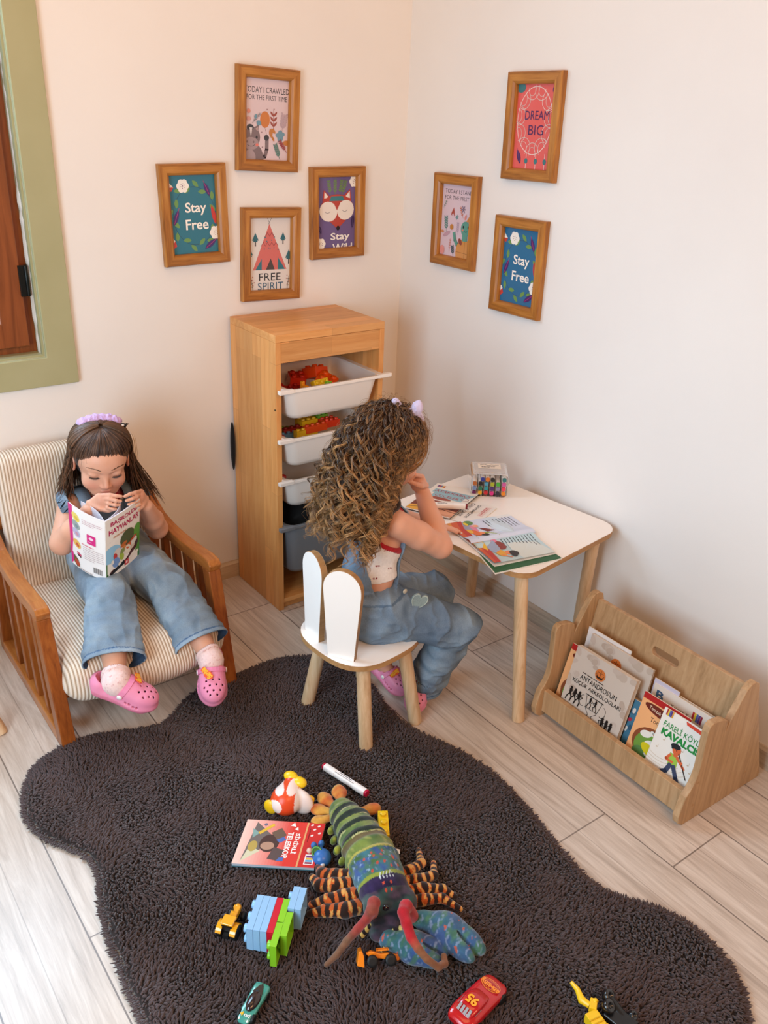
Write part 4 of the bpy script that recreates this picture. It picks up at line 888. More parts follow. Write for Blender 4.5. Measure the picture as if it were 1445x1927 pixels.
MB().prism([(-.474, -1.0), (-.510, -1.103), (-.30, -1.139), (-.283, -1.03)], .4704, .4712, None, 'e8e2dc').build('cover_edge', M['print'], ob_, world=True)
# marker pens
def marker(name, label, p0, p1, c0, c1, r=.0085, grp=None, text=None, flat=False):
    """fat pen from p0 to p1: white barrel with a coloured end at each side"""
    p0, p1 = Vector(p0), Vector(p1); L = (p1-p0).length; e_ = empty(name, (p0+p1)/2, 0, label, 'marker', grp); d = (p1-p0).normalized()
    e_.rotation_euler = d.to_track_quat('X', 'Z').to_euler(); h = L/2
    def seg(nm, x0, x1, rr, col, r2=None):
        n = 16; ring = [(rr*math.copysign(abs(math.cos(2*pi*k/n))**.6, math.cos(2*pi*k/n)), rr*math.copysign(abs(math.sin(2*pi*k/n))**.6, math.sin(2*pi*k/n))) for k in range(n)]
        mb = MB(); vs = [(x0, a, b_) for a, b_ in ring]+[(x1, a*(r2 or 1), b_*(r2 or 1)) for a, b_ in ring]
        mb.add(vs, [tuple(range(n))[::-1], tuple(range(n, 2*n))], col); mb.add(vs, [(i, (i+1) % n, n+(i+1) % n, n+i) for i in range(n)], col, True); return mb.build(nm, M['plastic'], e_)
    seg('barrel', -h*.45, h*.42, r*.94, 'efe9e4'); seg('cap', -h+.006, -h*.45, r, 'f3eeea'); seg('cap', h*.42, h-.006, r, 'f3eeea'); seg('cap_end', -h, -h+.006, r*.9, c0); seg('cap_end', h-.006, h, r*.9, c1)
    if text: Art(.05, r*1.1, 'efe9e4').text(text, .025, r*.5, .03, r*.6, '1f1b1c', bold=.03).build('lettering', lambda u, v, w: (u-.028, v-r*.55, r*.945+w), e_)
    return e_
marker('marker_pen', 'white marker with dark red cap lying on the shoemaker book', (-.436, -.700, .4905), (-.326, -.786, .4905), '8a1c2c', '7c1626', .0085, text='MARKER')
mk = marker('marker_pen', 'white marker with crimson caps lying on the brown rug', (-.990, -1.049, .044), (-.955, -1.188, .042), 'b51c3c', 'b8163c', .0085, text=None)
Art(.06, .01, 'f1ecea').line([(.0, .002), (.06, .002)], .0012, '2a2628').line([(.01, .007), (.05, .007)], .002, '5a5458').build('lettering', lambda u, v, w: (u-.03, v-.005, .0083+w), mk)
mbx = empty('marker_box', (-.163, -.698, TZ+.001), math.atan2(-.067, .082), 'clear plastic marker box standing on the back of the white table', 'box')
BW, BD, BH = .114, .100, .074
mb = MB(); o = rnd_rect(BW, BH, .012, 5, 0, BH/2); i_ = rnd_rect(BW-.004, BH-.004, .010, 5, 0, BH/2); n = len(o); fn = lambda u, v, w: (u, w, v)
vs = [(u, y, v) for y in (-BD/2, BD/2) for ring in (o, i_) for u, v in ring]
mb.add(vs, [(j, (j+1) % n, 2*n+(j+1) % n, 2*n+j) for j in range(n)]+[(n+(j+1) % n, n+j, 3*n+j, 3*n+(j+1) % n) for j in range(n)]+[((j+1) % n, j, n+j, n+(j+1) % n) for j in range(n)]+[(2*n+j, 2*n+(j+1) % n, 3*n+(j+1) % n, 3*n+j) for j in range(n)], None, False)
mb.build('case', M['clear'], mbx)
m, t, b = newmat('frosted_lid'); b.inputs['Base Color'].default_value = H('e9e2de'); b.inputs['Alpha'].default_value = .55; b.inputs['Roughness'].default_value = .2; M['frost'] = m
MB().box((0, .004, BH+.001), (BW-.02, BD-.02, .002)).build('lid', M['frost'], mbx, .0008)
la = Art(1, .5, 'eadccb'); la.line([(.1, .34), (.3, .42), (.45, .32), (.6, .4)], .03, '3a3034'); la.fake_text(.15, .18, .6, 2, .08, .05, '3f363a'); la.fake_text(.62, .38, .3, 2, .1, .03, '5a5054')
la.build('label', lambda u, v, w: ((u-.5)*.07, (v-.25)*.075+.012, BH+.0022+w), mbx)
inv_m = mbx.matrix_basis.copy()
caps = [[('6a1a5c', 0), ('e8b52a', 1), ('cf1f34', 2), ('d8308a', 3), ('20243a', 4), ('e88a1e', 5)], [('7a9ad0', 0), ('1f7a5a', 1), ('2aa0b0', 2), ('4a2a72', 3), ('8a86a8', 4), ('ee3a5c', 5)], [('b8703a', 0), ('222022', 1), ('4aa0c8', 2), ('a8b42a', 3), ('44b03c', 4), ('c85aa0', 5)], [None, ('2a3a9c', 1.3), ('dc7a20', 2.15), ('1c1c1e', 3.0), None, ('2a7a7c', 5)]]
names = {'6a1a5c': 'purple', 'e8b52a': 'yellow', 'cf1f34': 'red', 'd8308a': 'magenta', '20243a': 'navy', 'e88a1e': 'orange', '7a9ad0': 'light blue', '1f7a5a': 'dark green', '2aa0b0': 'turquoise', '4a2a72': 'violet', '8a86a8': 'grey lilac', 'ee3a5c': 'coral pink', 'b8703a': 'brown', '222022': 'black', '4aa0c8': 'sky blue', 'a8b42a': 'olive', '44b03c': 'bright green', 'c85aa0': 'mauve', '2a3a9c': 'royal blue', 'dc7a20': 'burnt orange', '1c1c1e': 'jet black', '2a7a7c': 'teal'}
rown = ['bottom', 'second', 'third', 'top']
for r_i, row in enumerate(caps):
    for it in row:
        if not it: continue
        c_, k = it; x = -.0445+.0178*k; z = .0105+.0148*r_i; p0 = inv_m @ Vector((x, -BD/2+.003+(.004*((k*7+r_i*3) % 3)/3), z)); p1 = inv_m @ Vector((x*.96, BD/2-.006, z+.001))
        marker('marker_pen', f'marker with {names[c_]} end in the {rown[r_i]} row of the clear box', p0, p1, c_, c_, .0066, 'markers packed in the clear box')
# ================================================================ shaggy rug
RUG = [(-1.62, -.696), (-1.577, -.618), (-1.512, -.580), (-1.423, -.572), (-1.314, -.618), (-1.237, -.645), (-1.175, -.600), (-1.120, -.562), (-1.046, -.546), (-.926, -.548), (-.867, -.538), (-.769, -.563), (-.684, -.629), (-.656, -.72), (-.672, -.82), (-.700, -.93), (-.690, -1.047), (-.640, -1.161), (-.622, -1.30), (-.645, -1.44), (-.672, -1.56), (-.688, -1.66), (-.655, -1.73), (-.604, -1.80), (-.588, -1.88), (-.606, -1.962), (-.66, -2.03), (-.78, -2.12), (-1.0, -2.18), (-1.3, -2.14), (-1.5, -1.98), (-1.58, -1.75), (-1.612, -1.5), (-1.606, -1.3), (-1.588, -1.123), (-1.545, -1.00), (-1.575, -.93), (-1.622, -.86), (-1.638, -.77)]
def smooth_poly(P, it=3):
    for _ in range(it):
        Q = []
        for i in range(len(P)):
            a, b_ = P[i], P[(i+1) % len(P)]; Q += [(a[0]*.75+b_[0]*.25, a[1]*.75+b_[1]*.25), (a[0]*.25+b_[0]*.75, a[1]*.25+b_[1]*.75)]
        P = Q
    return P
RP = np.array(smooth_poly(RUG, 2))[::-1]
def inside(P, X):
    x, y = X[:, 0], X[:, 1]; c = np.zeros(len(X), bool); n = len(P)
    for i in range(n):
        (x0, y0), (x1, y1) = P[i-1], P[i]; m = ((y0 > y) != (y1 > y)); c ^= m & (x < (x1-x0)*(y-y0)/(y1-y0+1e-12)+x0)
    return c
def edge_dist(P, X):
    d = np.full(len(X), 9.)
    for i in range(len(P)):
        a = P[i-1]; b_ = P[i]; e_ = b_-a; t_ = np.clip(((X-a) @ e_)/(e_ @ e_), 0, 1); d = np.minimum(d, np.linalg.norm(X-a-t_[:, None]*e_, axis=1))
    return d
def rug_h(X):
    X3 = np.c_[X, np.zeros(len(X))]; return .016+.0035*vnoise(X3, 3.0, 2)
g_ = .02; gx = np.arange(-1.66, -.56, g_); gy = np.arange(-2.2, -.52, g_)
sdr = SDF((-1.68, -2.22, -.02), (-.56, -.5, .05), .01)
XX, YY = np.meshgrid(sdr.grid()[0].ravel(), sdr.grid()[1].ravel(), indexing='ij'); X2 = np.c_[XX.ravel(), YY.ravel()]
dd = edge_dist(RP, X2); dd[inside(RP, X2)] *= -1; hh = rug_h(X2).reshape(XX.shape)*.8; dd = dd.reshape(XX.shape)+.001
zz = sdr.grid()[2]; sdr.v = np.maximum(np.maximum(dd[:, :, None]*.8+zz*.35-.002, zz-hh[:, :, None]), .0012-zz).astype(np.float32)
V, F = sdr.mesh(); V = relax(V, F, 1)
rug = props(np_mesh('rug', V, F, M['fur'], None, np.tile(H('2b2321'), (len(V), 1))), 'dark brown shaggy hide-shaped rug spread over the plank floor', 'rug')
sp = .0056; gx, gy = np.meshgrid(np.arange(-1.65, -.57, sp), np.arange(-2.19, -.52, sp)); T = np.c_[gx.ravel(), gy.ravel()]; T = T+RNG.uniform(-.5, .5, T.shape)*sp
T = T[inside(RP, T)]
ed = RP; seg = []
for i in range(len(ed)):
    a, b_ = ed[i-1], ed[i]; L = np.linalg.norm(b_-a); k = int(L/.0022)
    for q in range(k): seg.append(a+(b_-a)*(q/k))
seg = np.array(seg)+RNG.normal(0, .002, (len(seg), 2)); nE = len(seg); dT = edge_dist(RP, T)
A = np.r_[T, seg]; n = len(A); base = np.c_[A, np.r_[rug_h(T)*.75*np.clip(dT/.012, .3, 1), np.full(nE, .004)]]
X3 = np.c_[A, np.zeros(n)]; ang = 2.6*vnoise(X3, 1.6, 4)+1.7*vnoise(X3, 11, 5)+RNG.normal(0, .45, n)-1.2; lean = .55+.35*vnoise(X3, 7, 6)+RNG.normal(0, .18, n)
cen = np.array([-1.1, -1.3]); out = np.zeros((n, 2)); dE = np.r_[dT, np.zeros(nE)]
# outward direction near the border
eps = .004; gxx = edge_dist(RP, A+[eps, 0])-edge_dist(RP, A-[eps, 0]); gyy = edge_dist(RP, A+[0, eps])-edge_dist(RP, A-[0, eps]); gr = np.c_[gxx, gyy]; gr /= np.linalg.norm(gr, axis=1, keepdims=True)+1e-9
ins = inside(RP, A); outd = np.where(ins[:, None], -gr, gr); wE = np.exp(-(dE/.014)**2)
dirx = np.c_[np.cos(ang), np.sin(ang)]*(1-wE)[:, None]+outd*wE[:, None]*1.1
L = RNG.uniform(.012, .019, n)*(1-.25*wE); lean = lean*(1-wE)+.95*wE
pts = []
for t_ in (0, .33, .68, 1.0):
    b_ = base.copy(); b_[:, :2] += dirx*(L*np.sin(lean)*(t_**1.4))[:, None]; b_[:, 2] += L*np.cos(lean)*(t_-.25*t_*t_)*np.where(wE > .3, .75, 1); 
    if t_ > .6: b_[:, :2] += RNG.normal(0, .0012, (n, 2))
    b_[:, 2] = np.maximum(b_[:, 2], .0015+.001*t_); pts.append(b_)
P = np.stack(pts, 1); R_ = RNG.uniform(.0021, .0032, n)[:, None]*np.array([[1.0, 1.0, .75, .12]])
tone = .75+.25*vnoise(X3, 5, 8)+RNG.normal(0, .10, n); c0 = np.array(H('382b29')[:3]); c1 = np.array(H('54454400'[:6])[:3]); cc = c0+(c1-c0)*np.clip(tone, 0, 1.4)[:, None]
C_ = cc[:, None, :]*np.ones((1, 4, 1))
props(strands('rug_pile', P, R_, C_, M['fur'], rug, 4), kind='stuff')
RT = .026   # height of the pressed pile under the toys
# ================================================================ toys on the rug
def art_teleskop():
    a = Art(1, 1.4, 'd8453a'); W_ = 1
    a.P = []
    for j in range(28):
        t_ = j/27; c_ = tuple(H('e6b8a8')[q]*(1-t_)+H('d22a24')[q]*t_ for q in range(4)) if t_ < .6 else H('cf2f27')
        t2 = min(1, t_/.62); c_ = tuple(H('ebc3b4')[q]*(1-t2)+H('d5382f')[q]*t2 for q in range(4)); a.P.append(([(0, 1.4*j/28), (1, 1.4*j/28), (1, 1.4*(j+1)/28), (0, 1.4*(j+1)/28)], c_, 0))
    # the book is read with its spine side to the left: v runs along the long side
    a.rect(.0, 1.1, 1, .3, 'c92a28'); a.rect(0, 1.085, 1, .03, 'd8a06a'); 
    a.poly([(.05, .2), (.95, .12), (.5, .55), (.36, .55)], '6f6560'); a.poly([(.6, .2), (.95, .12), (.7, .4)], 'cfc9a8'); a.poly([(.2, .16), (.42, .2), (.3, .3)], '7fa09a'); a.ell(.6, .25, .12, .08, 'b39a50')
    a.ell(.52, .52, .2, .17, '4a3430'); a.ell(.58, .5, .09, .12, 'b08a74'); a.poly([(.28, .5), (.16, .66), (.32, .78), (.46, .66)], '6a5648'); a.poly([(.36, .74), (.42, .8), (.5, .7), (.44, .62)], '4f6aa8'); a.poly([(.6, .62), (.86, .56), (.9, .76), (.66, .82)], '5a4a48'); a.poly([(.82, .76), (.9, .72), (.9, .84), (.8, .84)], '4f6aa8'); a.line([(.3, .3), (.1, .5)], .06, 'd9b03a'); a.ell(.1, .36, .03, .03, '6a6a80')
    a.rect(.72, 1.2, .22, .16, 'ece2dc'); 
    for i, c_ in enumerate(('6a3a7c', 'e0b23a', '4aa0c8', '8a2a4a')): a.rect(.75+.045*i, 1.22, .04, .12, c_)
    for x, y in ((.08, 1.3), (.16, 1.24), (.24, 1.34), (.3, 1.22), (.06, 1.18)): a.ell(x, y, .02, .03, 'eadfd8', 30, 8)
    a.fake_text(.14, 1.16, .5, 1, .04, .012, '6a1a1c'); a.poly([(.1, .8), (.02, .86), (.12, .9)], 'f2e8e0'); a.poly([(.18, .88), (.12, .94), (.2, .96)], 'f2e8e0'); a.text('SİHİRLİ', .5, .985, .46, .10, 'f6ece4', bold=.03); a.text('TELESKOP', .54, .845, .58, .10, 'f6ece4', bold=.03); return a
book('red book titled Sihirli Teleskop lying on the brown rug', (-1.232, -1.103, .046), (-.090, -.092, -.001), (.140, -.112, 0), .009, art_teleskop(), None, page='b8bcc4', back='3a6a78')
# ---- stack of snapped-together plates lying on its side
ST = empty('brick_stack', (-1.33, -1.39, RT), 0, 'toy brick build of blue, red and green plates on the rug', 'toy bricks')
lx = Vector((-.707, -.707, 0)); sx_ = Vector((.707, -.707, 0)); P0 = Vector((-1.331, -1.330, 0))
def plate(s0, l0, nx, col, z0=.030, ny=2, hg=.0134, unit=.028):
    o = brick('brick', nx, ny, col, unit, hg, ST, True, True)
    c = P0+sx_*(s0+hg)+lx*(l0+nx*unit/2); c.z = z0+ny*unit/2-.0
    Mx = Matrix(((lx.x, 0, -sx_.x, 0), (lx.y, 0, -sx_.y, 0), (0, 1, 0, 0), (0, 0, 0, 1))); o.matrix_basis = ST.matrix_basis.inverted() @ Matrix.Translation(c) @ Mx
    return o
for k, c_ in enumerate(('8fb9dc', '8fb9dc', '8fb9dc')): plate(.0137*k, 0, 3, c_)
plate(.0411, .0, 3, 'c4152c'); plate(.0548, 0, 2, '86c326'); plate(.0548, .0565, 2, '86c326'); plate(.0685, .030, 2, '86c326'); plate(.0685, -.030, 2, '8fb9dc', .034); plate(.0822, -.030, 2, '8fb9dc', .034)
# ---- vehicles: local x forward, z up
def wheel(par, c, r, w, col='161616', hub=None, axis='y'):
    c = Vector(c); R = Euler((pi/2, 0, 0)) if axis == 'y' else Euler((0, 0, 0))
    o = MB().lathe([(r*.5, -w/2), (r*.9, -w/2), (r, -w*.35), (r, w*.35), (r*.9, w/2), (r*.5, w/2)], c, 24, col, R).build('wheel', M['rubber'], par)
    MB().lathe([(0, -w*.42), (r*.55, -w*.42), (r*.55, w*.42), (0, w*.42)], c, 18, hub or '1e1e1e', R, False).build('hub', M['plastic'], o); return o
tr = empty('toy_tractor', (-1.392, -1.330, RT), math.atan2(.62, .78), 'small yellow toy tractor with black wheels on the rug', 'toy tractor')
yc = 'e8a012'
mb = MB(); mb.box((.016, 0, .026), (.034, .015, .014), yc); mb.ell((.032, 0, .026), (.008, .0078, .0075), 14, 8, yc); mb.build('hood', M['gloss'], tr, .0025)
MB().box((-.012, 0, .040), (.024, .026, .005), yc).build('cab_roof', M['gloss'], tr, .002)
mb = MB()
for x in (-.022, -.002):
    for y in (-.010, .010): mb.box((x, y, .032), (.0025, .0025, .014), '1c1c1c')
mb.box((-.012, 0, .026), (.020, .018, .010), '2a2420'); mb.build('cab', M['plastic'], tr)
for sy in (-1, 1):
    f_ = MB(); R0 = .0165
    for i in range(9):
        a0, a1 = rad(20+i*15), rad(35+i*15); vs = [(-.016+R0*math.cos(a), sy*.009+d, .015+R0*math.sin(a)) for a in (a0, a1) for d in (0, sy*.012)]+[(-.016+(R0+.0025)*math.cos(a), sy*.009+d, .015+(R0+.0025)*math.sin(a)) for a in (a0, a1) for d in (0, sy*.012)]
        f_.add(vs, [(0, 1, 3, 2), (4, 6, 7, 5), (0, 4, 5, 1), (2, 3, 7, 6), (0, 2, 6, 4), (1, 5, 7, 3)], yc)
    f_.build('fender', M['gloss'], tr)
    wheel(tr, (-.016, sy*.0165, .015), .0148, .010, '151515', 'e6e2dc'); wheel(tr, (.028, sy*.0135, .0095), .0095, .008, '151515', 'e6e2dc')
MB().tube([(.018, .004, .032), (.018, .004, .044)], .0015, 8, '1c1c1c').build('exhaust', M['plastic'], tr)
MB().box((0, 0, .014), (.062, .012, .010), '1c1c1c').build('chassis', M['plastic'], tr)
ld = empty('toy_loader', (-1.196, -1.566, RT+.004), math.atan2(.44, -.9), 'small orange toy loader beside the plush lobster\'s claw', 'toy loader')
ld.rotation_euler = (rad(38), 0, math.atan2(.50, -.86)); oc = 'ef8412'
mb = MB(); mb.prism([(-.040, .006), (-.020, .004), (-.012, .010), (.018, .014), (.026, .022), (.016, .026), (-.004, .020), (-.018, .020), (-.026, .017), (-.040, .017)], -.005, .005, lambda u, v, w: (u, w, v), oc); mb.build('body', M['plastic'], ld, .0015)
mb = MB(); mb.prism([(.030, .0), (.044, .004), (.040, .028), (.034, .030), (.030, .020)], -.016, .016, lambda u, v, w: (u, w, v), oc); mb.build('bucket', M['plastic'], ld, .001)
for x in (-.022, .014):
    for sy in (-1, 1): wheel(ld, (x, sy*.013, .010), .011, .009, '131313', '2a2a2a')
mb = MB(); mb.box((-.006, 0, .028), (.022, .003, .003), oc); mb.box((-.006, .010, .028), (.022, .002, .003), oc); mb.box((.004, .005, .028), (.003, .012, .003), oc); mb.box((-.017, .005, .028), (.003, .012, .003), oc); mb.build('roll_frame', M['plastic'], ld)
def car(name, label, loc, rz, L, W_, prof, col, cat='toy car', mat='gloss'):
    """prof: list of (x, half width, z low, z high) sections"""
    e_ = empty(name, loc, rz, label, cat); n = 20; V = []; m_ = len(prof)
    for x, w, z0, z1 in prof:
        zc = (z0+z1)/2; hz = (z1-z0)/2
        for k in range(n):
            a = 2*pi*k/n; c_, s_ = math.cos(a), math.sin(a); V.append((x, w*math.copysign(abs(c_)**.55, c_), zc+hz*math.copysign(abs(s_)**.6, s_)))
    mb = MB(); mb.add(V, [(i*n+k, i*n+(k+1) % n, (i+1)*n+(k+1) % n, (i+1)*n+k) for i in range(m_-1) for k in range(n)], col, True)
    mb.add(V[:n], [tuple(range(n))[::-1]], col, True); mb.add(V[-n:], [tuple(range(n))], col, True); o = mb.build('body', M[mat], e_); s = o.modifiers.new('sub', 'SUBSURF'); s.levels = 1; s.render_levels = 2; return e_
def drape(art, e_, name, x0, x1, w, zf, mat='gloss', flip=False):
    """artwork laid over a car top: u across (left to right), v along x"""
    return art.build(name, lambda u, v, k: (x0+(x1-x0)*(v/art.H), (-(u/art.W-.5)*w if not flip else (u/art.W-.5)*w), zf(x0+(x1-x0)*(v/art.H), abs(u/art.W-.5)*2)+k), e_, M[mat])
rc = car('toy_race_car', 'glossy red toy race car with orange emblem at the front of the rug', (-1.096, -1.741, RT), rad(9), .13, .058,
         [(-.062, .020, .010, .020), (-.058, .0265, .006, .026), (-.040, .0295, .004, .030), (-.015, .0285, .004, .031), (.015, .028, .004, .028), (.045, .028, .004, .024), (.060, .023, .006, .018), (.064, .016, .008, .014)], 'b80c14')
cabin = car('cabin', None, (0, 0, 0), 0, .06, .04, [(-.048, .014, .022, .027), (-.038, .019, .022, .036), (-.020, .0205, .022, .0405), (-.004, .0195, .022, .039), (.012, .0165, .022, .030), (.018, .012, .022, .025)], 'b80c14', None)
cb_ = [o for o in scene.collection.objects if o.parent == cabin][0]; cb_.name = 'cabin_shell'; cb_.parent = rc; bpy.data.objects.remove(cabin)
def strip(par, pts, w, col, name):
    m_ = MB(); m_.add([(x, y0, z) for x, y0, y1, z in pts]+[(x, y1, z) for x, y0, y1, z in pts], [(i, i+1, len(pts)+i+1, len(pts)+i) for i in range(len(pts)-1)], col); o = m_.build(name, M['gloss'], par); s = o.modifiers.new('sol', 'SOLIDIFY'); s.thickness = .0006; s.offset = 0; return o
for k in range(4):
    y = -.013+.0075*k; strip(rc, [(-.047, y, y+.0055, .0300), (-.036, y+.0002, y+.0050, .0378)], 0, '9a9694', 'rear_window_slat')
for sy in (-1, 1): strip(rc, [(-.036, sy*.0196, sy*.0202, .030), (-.018, sy*.0206, sy*.0212, .033)], 0, '8a8684', 'side_window')
a = Art(1, 1, 'b80c14'); a.P = []; a.text('95', .5, .5, .9, .8, 'f2a21c', rot=180, bold=.04)
a.build('number', lambda u, v, k: (-.020+(v-.5)*.024, (.5-u)*.026, .0413+k-.004*abs(u-.5)**2), rc, M['gloss'])
a = Art(1, .62, 'b80c14'); a.P = []; a.ring(.5, .31, .44, .26, .035, 'e07a28'); a.ring(.5, .31, .36, .19, .02, 'e07a28'); a.text('Rust-eze', .5, .31, .86, .26, 'ef8a2e', bold=.03)
a.build('emblem', lambda u, v, k: (.036+(v-.31)*.042, (.5-u)*.046, .0290+k-.0050*(abs(v-.31)*1.2+v*.3)+.0006), rc, M['gloss'])
for x in (-.036, .040):
    for sy in (-1, 1): wheel(rc, (x, sy*.0255, .010), .0105, .008, '141414', 'b02a22')
gc = car('toy_sports_car', 'teal toy sports car with dark windscreen on the rug', (-1.438, -1.503, RT), math.atan2(-.5, -.87), .08, .034,
         [(-.040, .012, .010, .018), (-.037, .0165, .007, .022), (-.022, .0165, .005, .022), (.000, .0145, .005, .018), (.022, .016, .005, .016), (.036, .012, .006, .013), (.040, .007, .008, .011)], '3f8f80')
gcab = MB(); gcab.ell((-.004, 0, .0165), (.024, .0118, .0095), 24, 12, '231314'); gcab.build('windscreen', M['gloss'], gc)
a = Art(1, 1, '181c1c'); a.P = []; a.poly([(.1, .0), (.9, .0), (.62, .9), (.5, .55), (.38, .9)], '171b1b'); a.poly([(.46, .3), (.54, .3), (.56, 1), (.44, 1)], '171b1b')
a.build('stripe', lambda u, v, k: (-.014-.022*v, (u-.5)*.026, .0226+.0006+k-.0006*v), gc, M['gloss'])
a = Art(1, .4, '3f8f80'); a.P = []; a.text('ori', .36, .2, .5, .3, 'e8e4dc', rot=180, bold=.04); a.text('4', .8, .2, .26, .34, 'e8b02a', rot=180, bold=.05)
a.build('lettering', lambda u, v, k: (.022+v*.022, (u-.5)*.024*-1, .0166+k-.0028*v), gc, M['gloss'])
for x in (-.025, .024):
    for sy in (-1, 1): wheel(gc, (x, sy*.0145, .008), .0085, .006, '141414', 'd8a02a')
for sy in (-1, 1): MB().ell((.034, sy*.0085, .0125), (.003, .002, .0015), 10, 6, 'e8e4dc').build('headlight', M['gloss'], gc)
ex = empty('toy_digger', (-.925, -1.885, RT), 0, 'yellow and black toy digger lying at the bottom edge of the rug', 'toy digger')
yy = 'edbe1c'
mb = MB(); mb.tube([(-.928, -1.817, .050), (-.931, -1.835, .052), (-.938, -1.852, .048), (-.934, -1.868, .048)], [.0035, .0055, .008, .006], 10, yy, flat=.6); mb.build('arm', M['plastic'], ex, world=True)
mb = MB(); mb.tube([(-.920, -1.866, .050), (-.921, -1.874, .050)], .006, 12, yy); mb.box((-.928, -1.872, .047), (.022, .014, .014), yy, Euler((0, 0, .6))); mb.build('joint', M['plastic'], ex, .002, world=True)
mb = MB(); mb.box((-.948, -1.905, .040), (.026, .055, .022), yy, Euler((0, 0, -.2)))
for k in range(4): mb.box((-.9485+.001*k, -1.893-.009*k, .0515), (.023, .0025, .003), 'd2a414', Euler((0, 0, -.2)))
mb.build('body', M['plastic'], ex, .002, world=True)
for c, r in (((-.893, -1.878, .052), .0125), ((-.912, -1.893, .056), .0125), ((-.879, -1.925, .040), .009)):
    Rr_ = Euler((.7, .25, 0)); o = MB().lathe([(r*.35, -.006), (r*.85, -.007), (r, -.004), (r, .004), (r*.85, .007), (r*.35, .006), (r*.3, .003), (0, .003)], c, 24, '101012', Rr_).build('wheel', M['gloss'], ex, world=True)
mb = MB(); mb.tube([(-.893, -1.880, .046), (-.897, -1.93, .034)], .011, 14, '0f0f11'); mb.box((-.905, -1.918, .036), (.035, .055, .024), '121214', Euler((0, 0, .15))); mb.build('track_base', M['plastic'], ex, .003, world=True)
# ---- yellow three-stud brick
put(brick('toy_brick', 3, 1, 'ecc316', .0235, .021), (-.990, -1.300, RT+.016), (0, -4, 57), 'yellow three-stud toy brick beside the plush lobster\'s tail', 'toy brick')
# ---- orange and white rubber toy
ft = empty('rubber_toy', (-1.128, -1.112, RT), 0, 'rounded orange and white rubber toy with yellow feet above the red book', 'toy')
s_ = SDF((-1.20, -1.18, .01), (-1.05, -1.03, .13), .002); s_.ell((-1.133, -1.112, .060), (.040, .036, .036), None, 0); s_.cap((-1.125, -1.105, .066), (-1.106, -1.088, .084), .026, .016, .012); s_.ell((-1.106, -1.128, .052), (.016, .034, .034), np.array(Euler((0, 0, .5)).to_matrix()), .006)
V, F = s_.mesh(); V = relax(V, F, 1); d = V-np.array((-1.130, -1.110, .062)); u_ = d @ np.array((.74, -.67, 0)); w_ = d @ np.array((.2, .25, .95)); v_ = d @ np.array((-.6, -.7, .25))
col = np.tile(H('e04a1e'), (len(V), 1)); wht = np.array(H('f3dcd2'))
for cu0, cw0, ru, rw in ((-.022, -.010, .016, .017), (-.018, .026, .013, .009), (.012, .030, .012, .012)):
    m_ = (((u_-cu0)/ru)**2+((w_-cw0)/rw)**2 < 1); col[m_] = wht
col[(u_ > .021) & (w_ < .026)] = H('e9d6cc')
np_mesh('toy_body', V, F, M['plastic'], ft, col, True, True)
for c, r, e_r in (((-1.104, -1.082, .093), (.013, .018, .012), .6), ((-1.094, -1.104, .086), (.014, .019, .013), .5)):
    MB().ell(c, r, 18, 12, 'f0c41a', Euler((0, .2, e_r))).build('yellow_foot', M['plastic'], ft, world=True)
MB().ell((-1.172, -1.102, .050), (.008, .017, .020), 16, 10, 'eebc1a', Euler((0, 0, .5))).build('tail_fin', M['plastic'], ft, world=True)
for z in (.060, .042): MB().lathe([(.006, -.004), (.010, -.003), (.010, .003), (.006, .004), (.006, -.004)], (-1.088, -1.143, z), 16, 'e8b21a', Euler((0, pi/2, .7))).build('side_ring', M['plastic'], ft, world=True)
# ---- blue rubber toy tucked beside the lobster
bt = empty('blue_toy', (-1.150, -1.292, RT), 0, 'small blue rubber toy half hidden between book and lobster', 'toy')
s_ = SDF((-1.20, -1.35, .01), (-1.10, -1.23, .10), .002); s_.ell((-1.152, -1.292, .044), (.021, .021, .019), None, 0); s_.ell((-1.138, -1.268, .056), (.008, .006, .010), None, .008); s_.ell((-1.156, -1.266, .060), (.007, .007, .010), None, .006)
V, F = s_.mesh(); V = relax(V, F, 1); np_mesh('toy_body', V, F, M['plastic'], bt, np.tile(H('2f66a8'), (len(V), 1)), True, True)
MB().lathe([(.0085, -.0015), (.012, 0), (.0085, .0015), (.0085, -.0015)], (-1.160, -1.283, .059), 18, '5f9a4a', Euler((.5, -.5, 0))).build('green_ring', M['plastic'], bt, world=True)
MB().ell((-1.172, -1.272, .060), (.006, .006, .006), 12, 8, 'd9b8a4').build('tan_knob', M['plastic'], bt, world=True)
MB().ell((-1.163, -1.311, .044), (.007, .004, .005), 12, 8, 'c9ced6').build('white_patch', M['plastic'], bt, world=True)
# ================================================================ plush lobster
lb = empty('plush_lobster', (-1.08, -1.40, RT), 0, 'large colourful plush lobster lying across the brown rug', 'plush toy')
spn = np.array([(-1.045, -1.214, .056), (-1.053, -1.27, .062), (-1.065, -1.326, .066), (-1.078, -1.375, .068), (-1.093, -1.42, .070), (-1.106, -1.458, .068), (-1.117, -1.487, .062), (-1.138, -1.522, .052)])
rr = [.031, .043, .049, .053, .054, .051, .041, .022]
s_ = SDF((-1.22, -1.60, .0), (-.96, -1.16, .15), .0022)
for i in range(7): s_.cap(spn[i], spn[i+1], rr[i], rr[i+1], .004)
for i, t_ in enumerate(np.linspace(.25, 3.4, 6)):   # abdominal segments
    j = int(t_); f_ = t_-j; c = spn[j]*(1-f_)+spn[j+1]*f_; r = rr[j]*(1-f_)+rr[j+1]*f_; s_.ell(c, (r*1.10, .022, r*1.07), np.array(Euler((0, 0, -.22)).to_matrix()), .004)
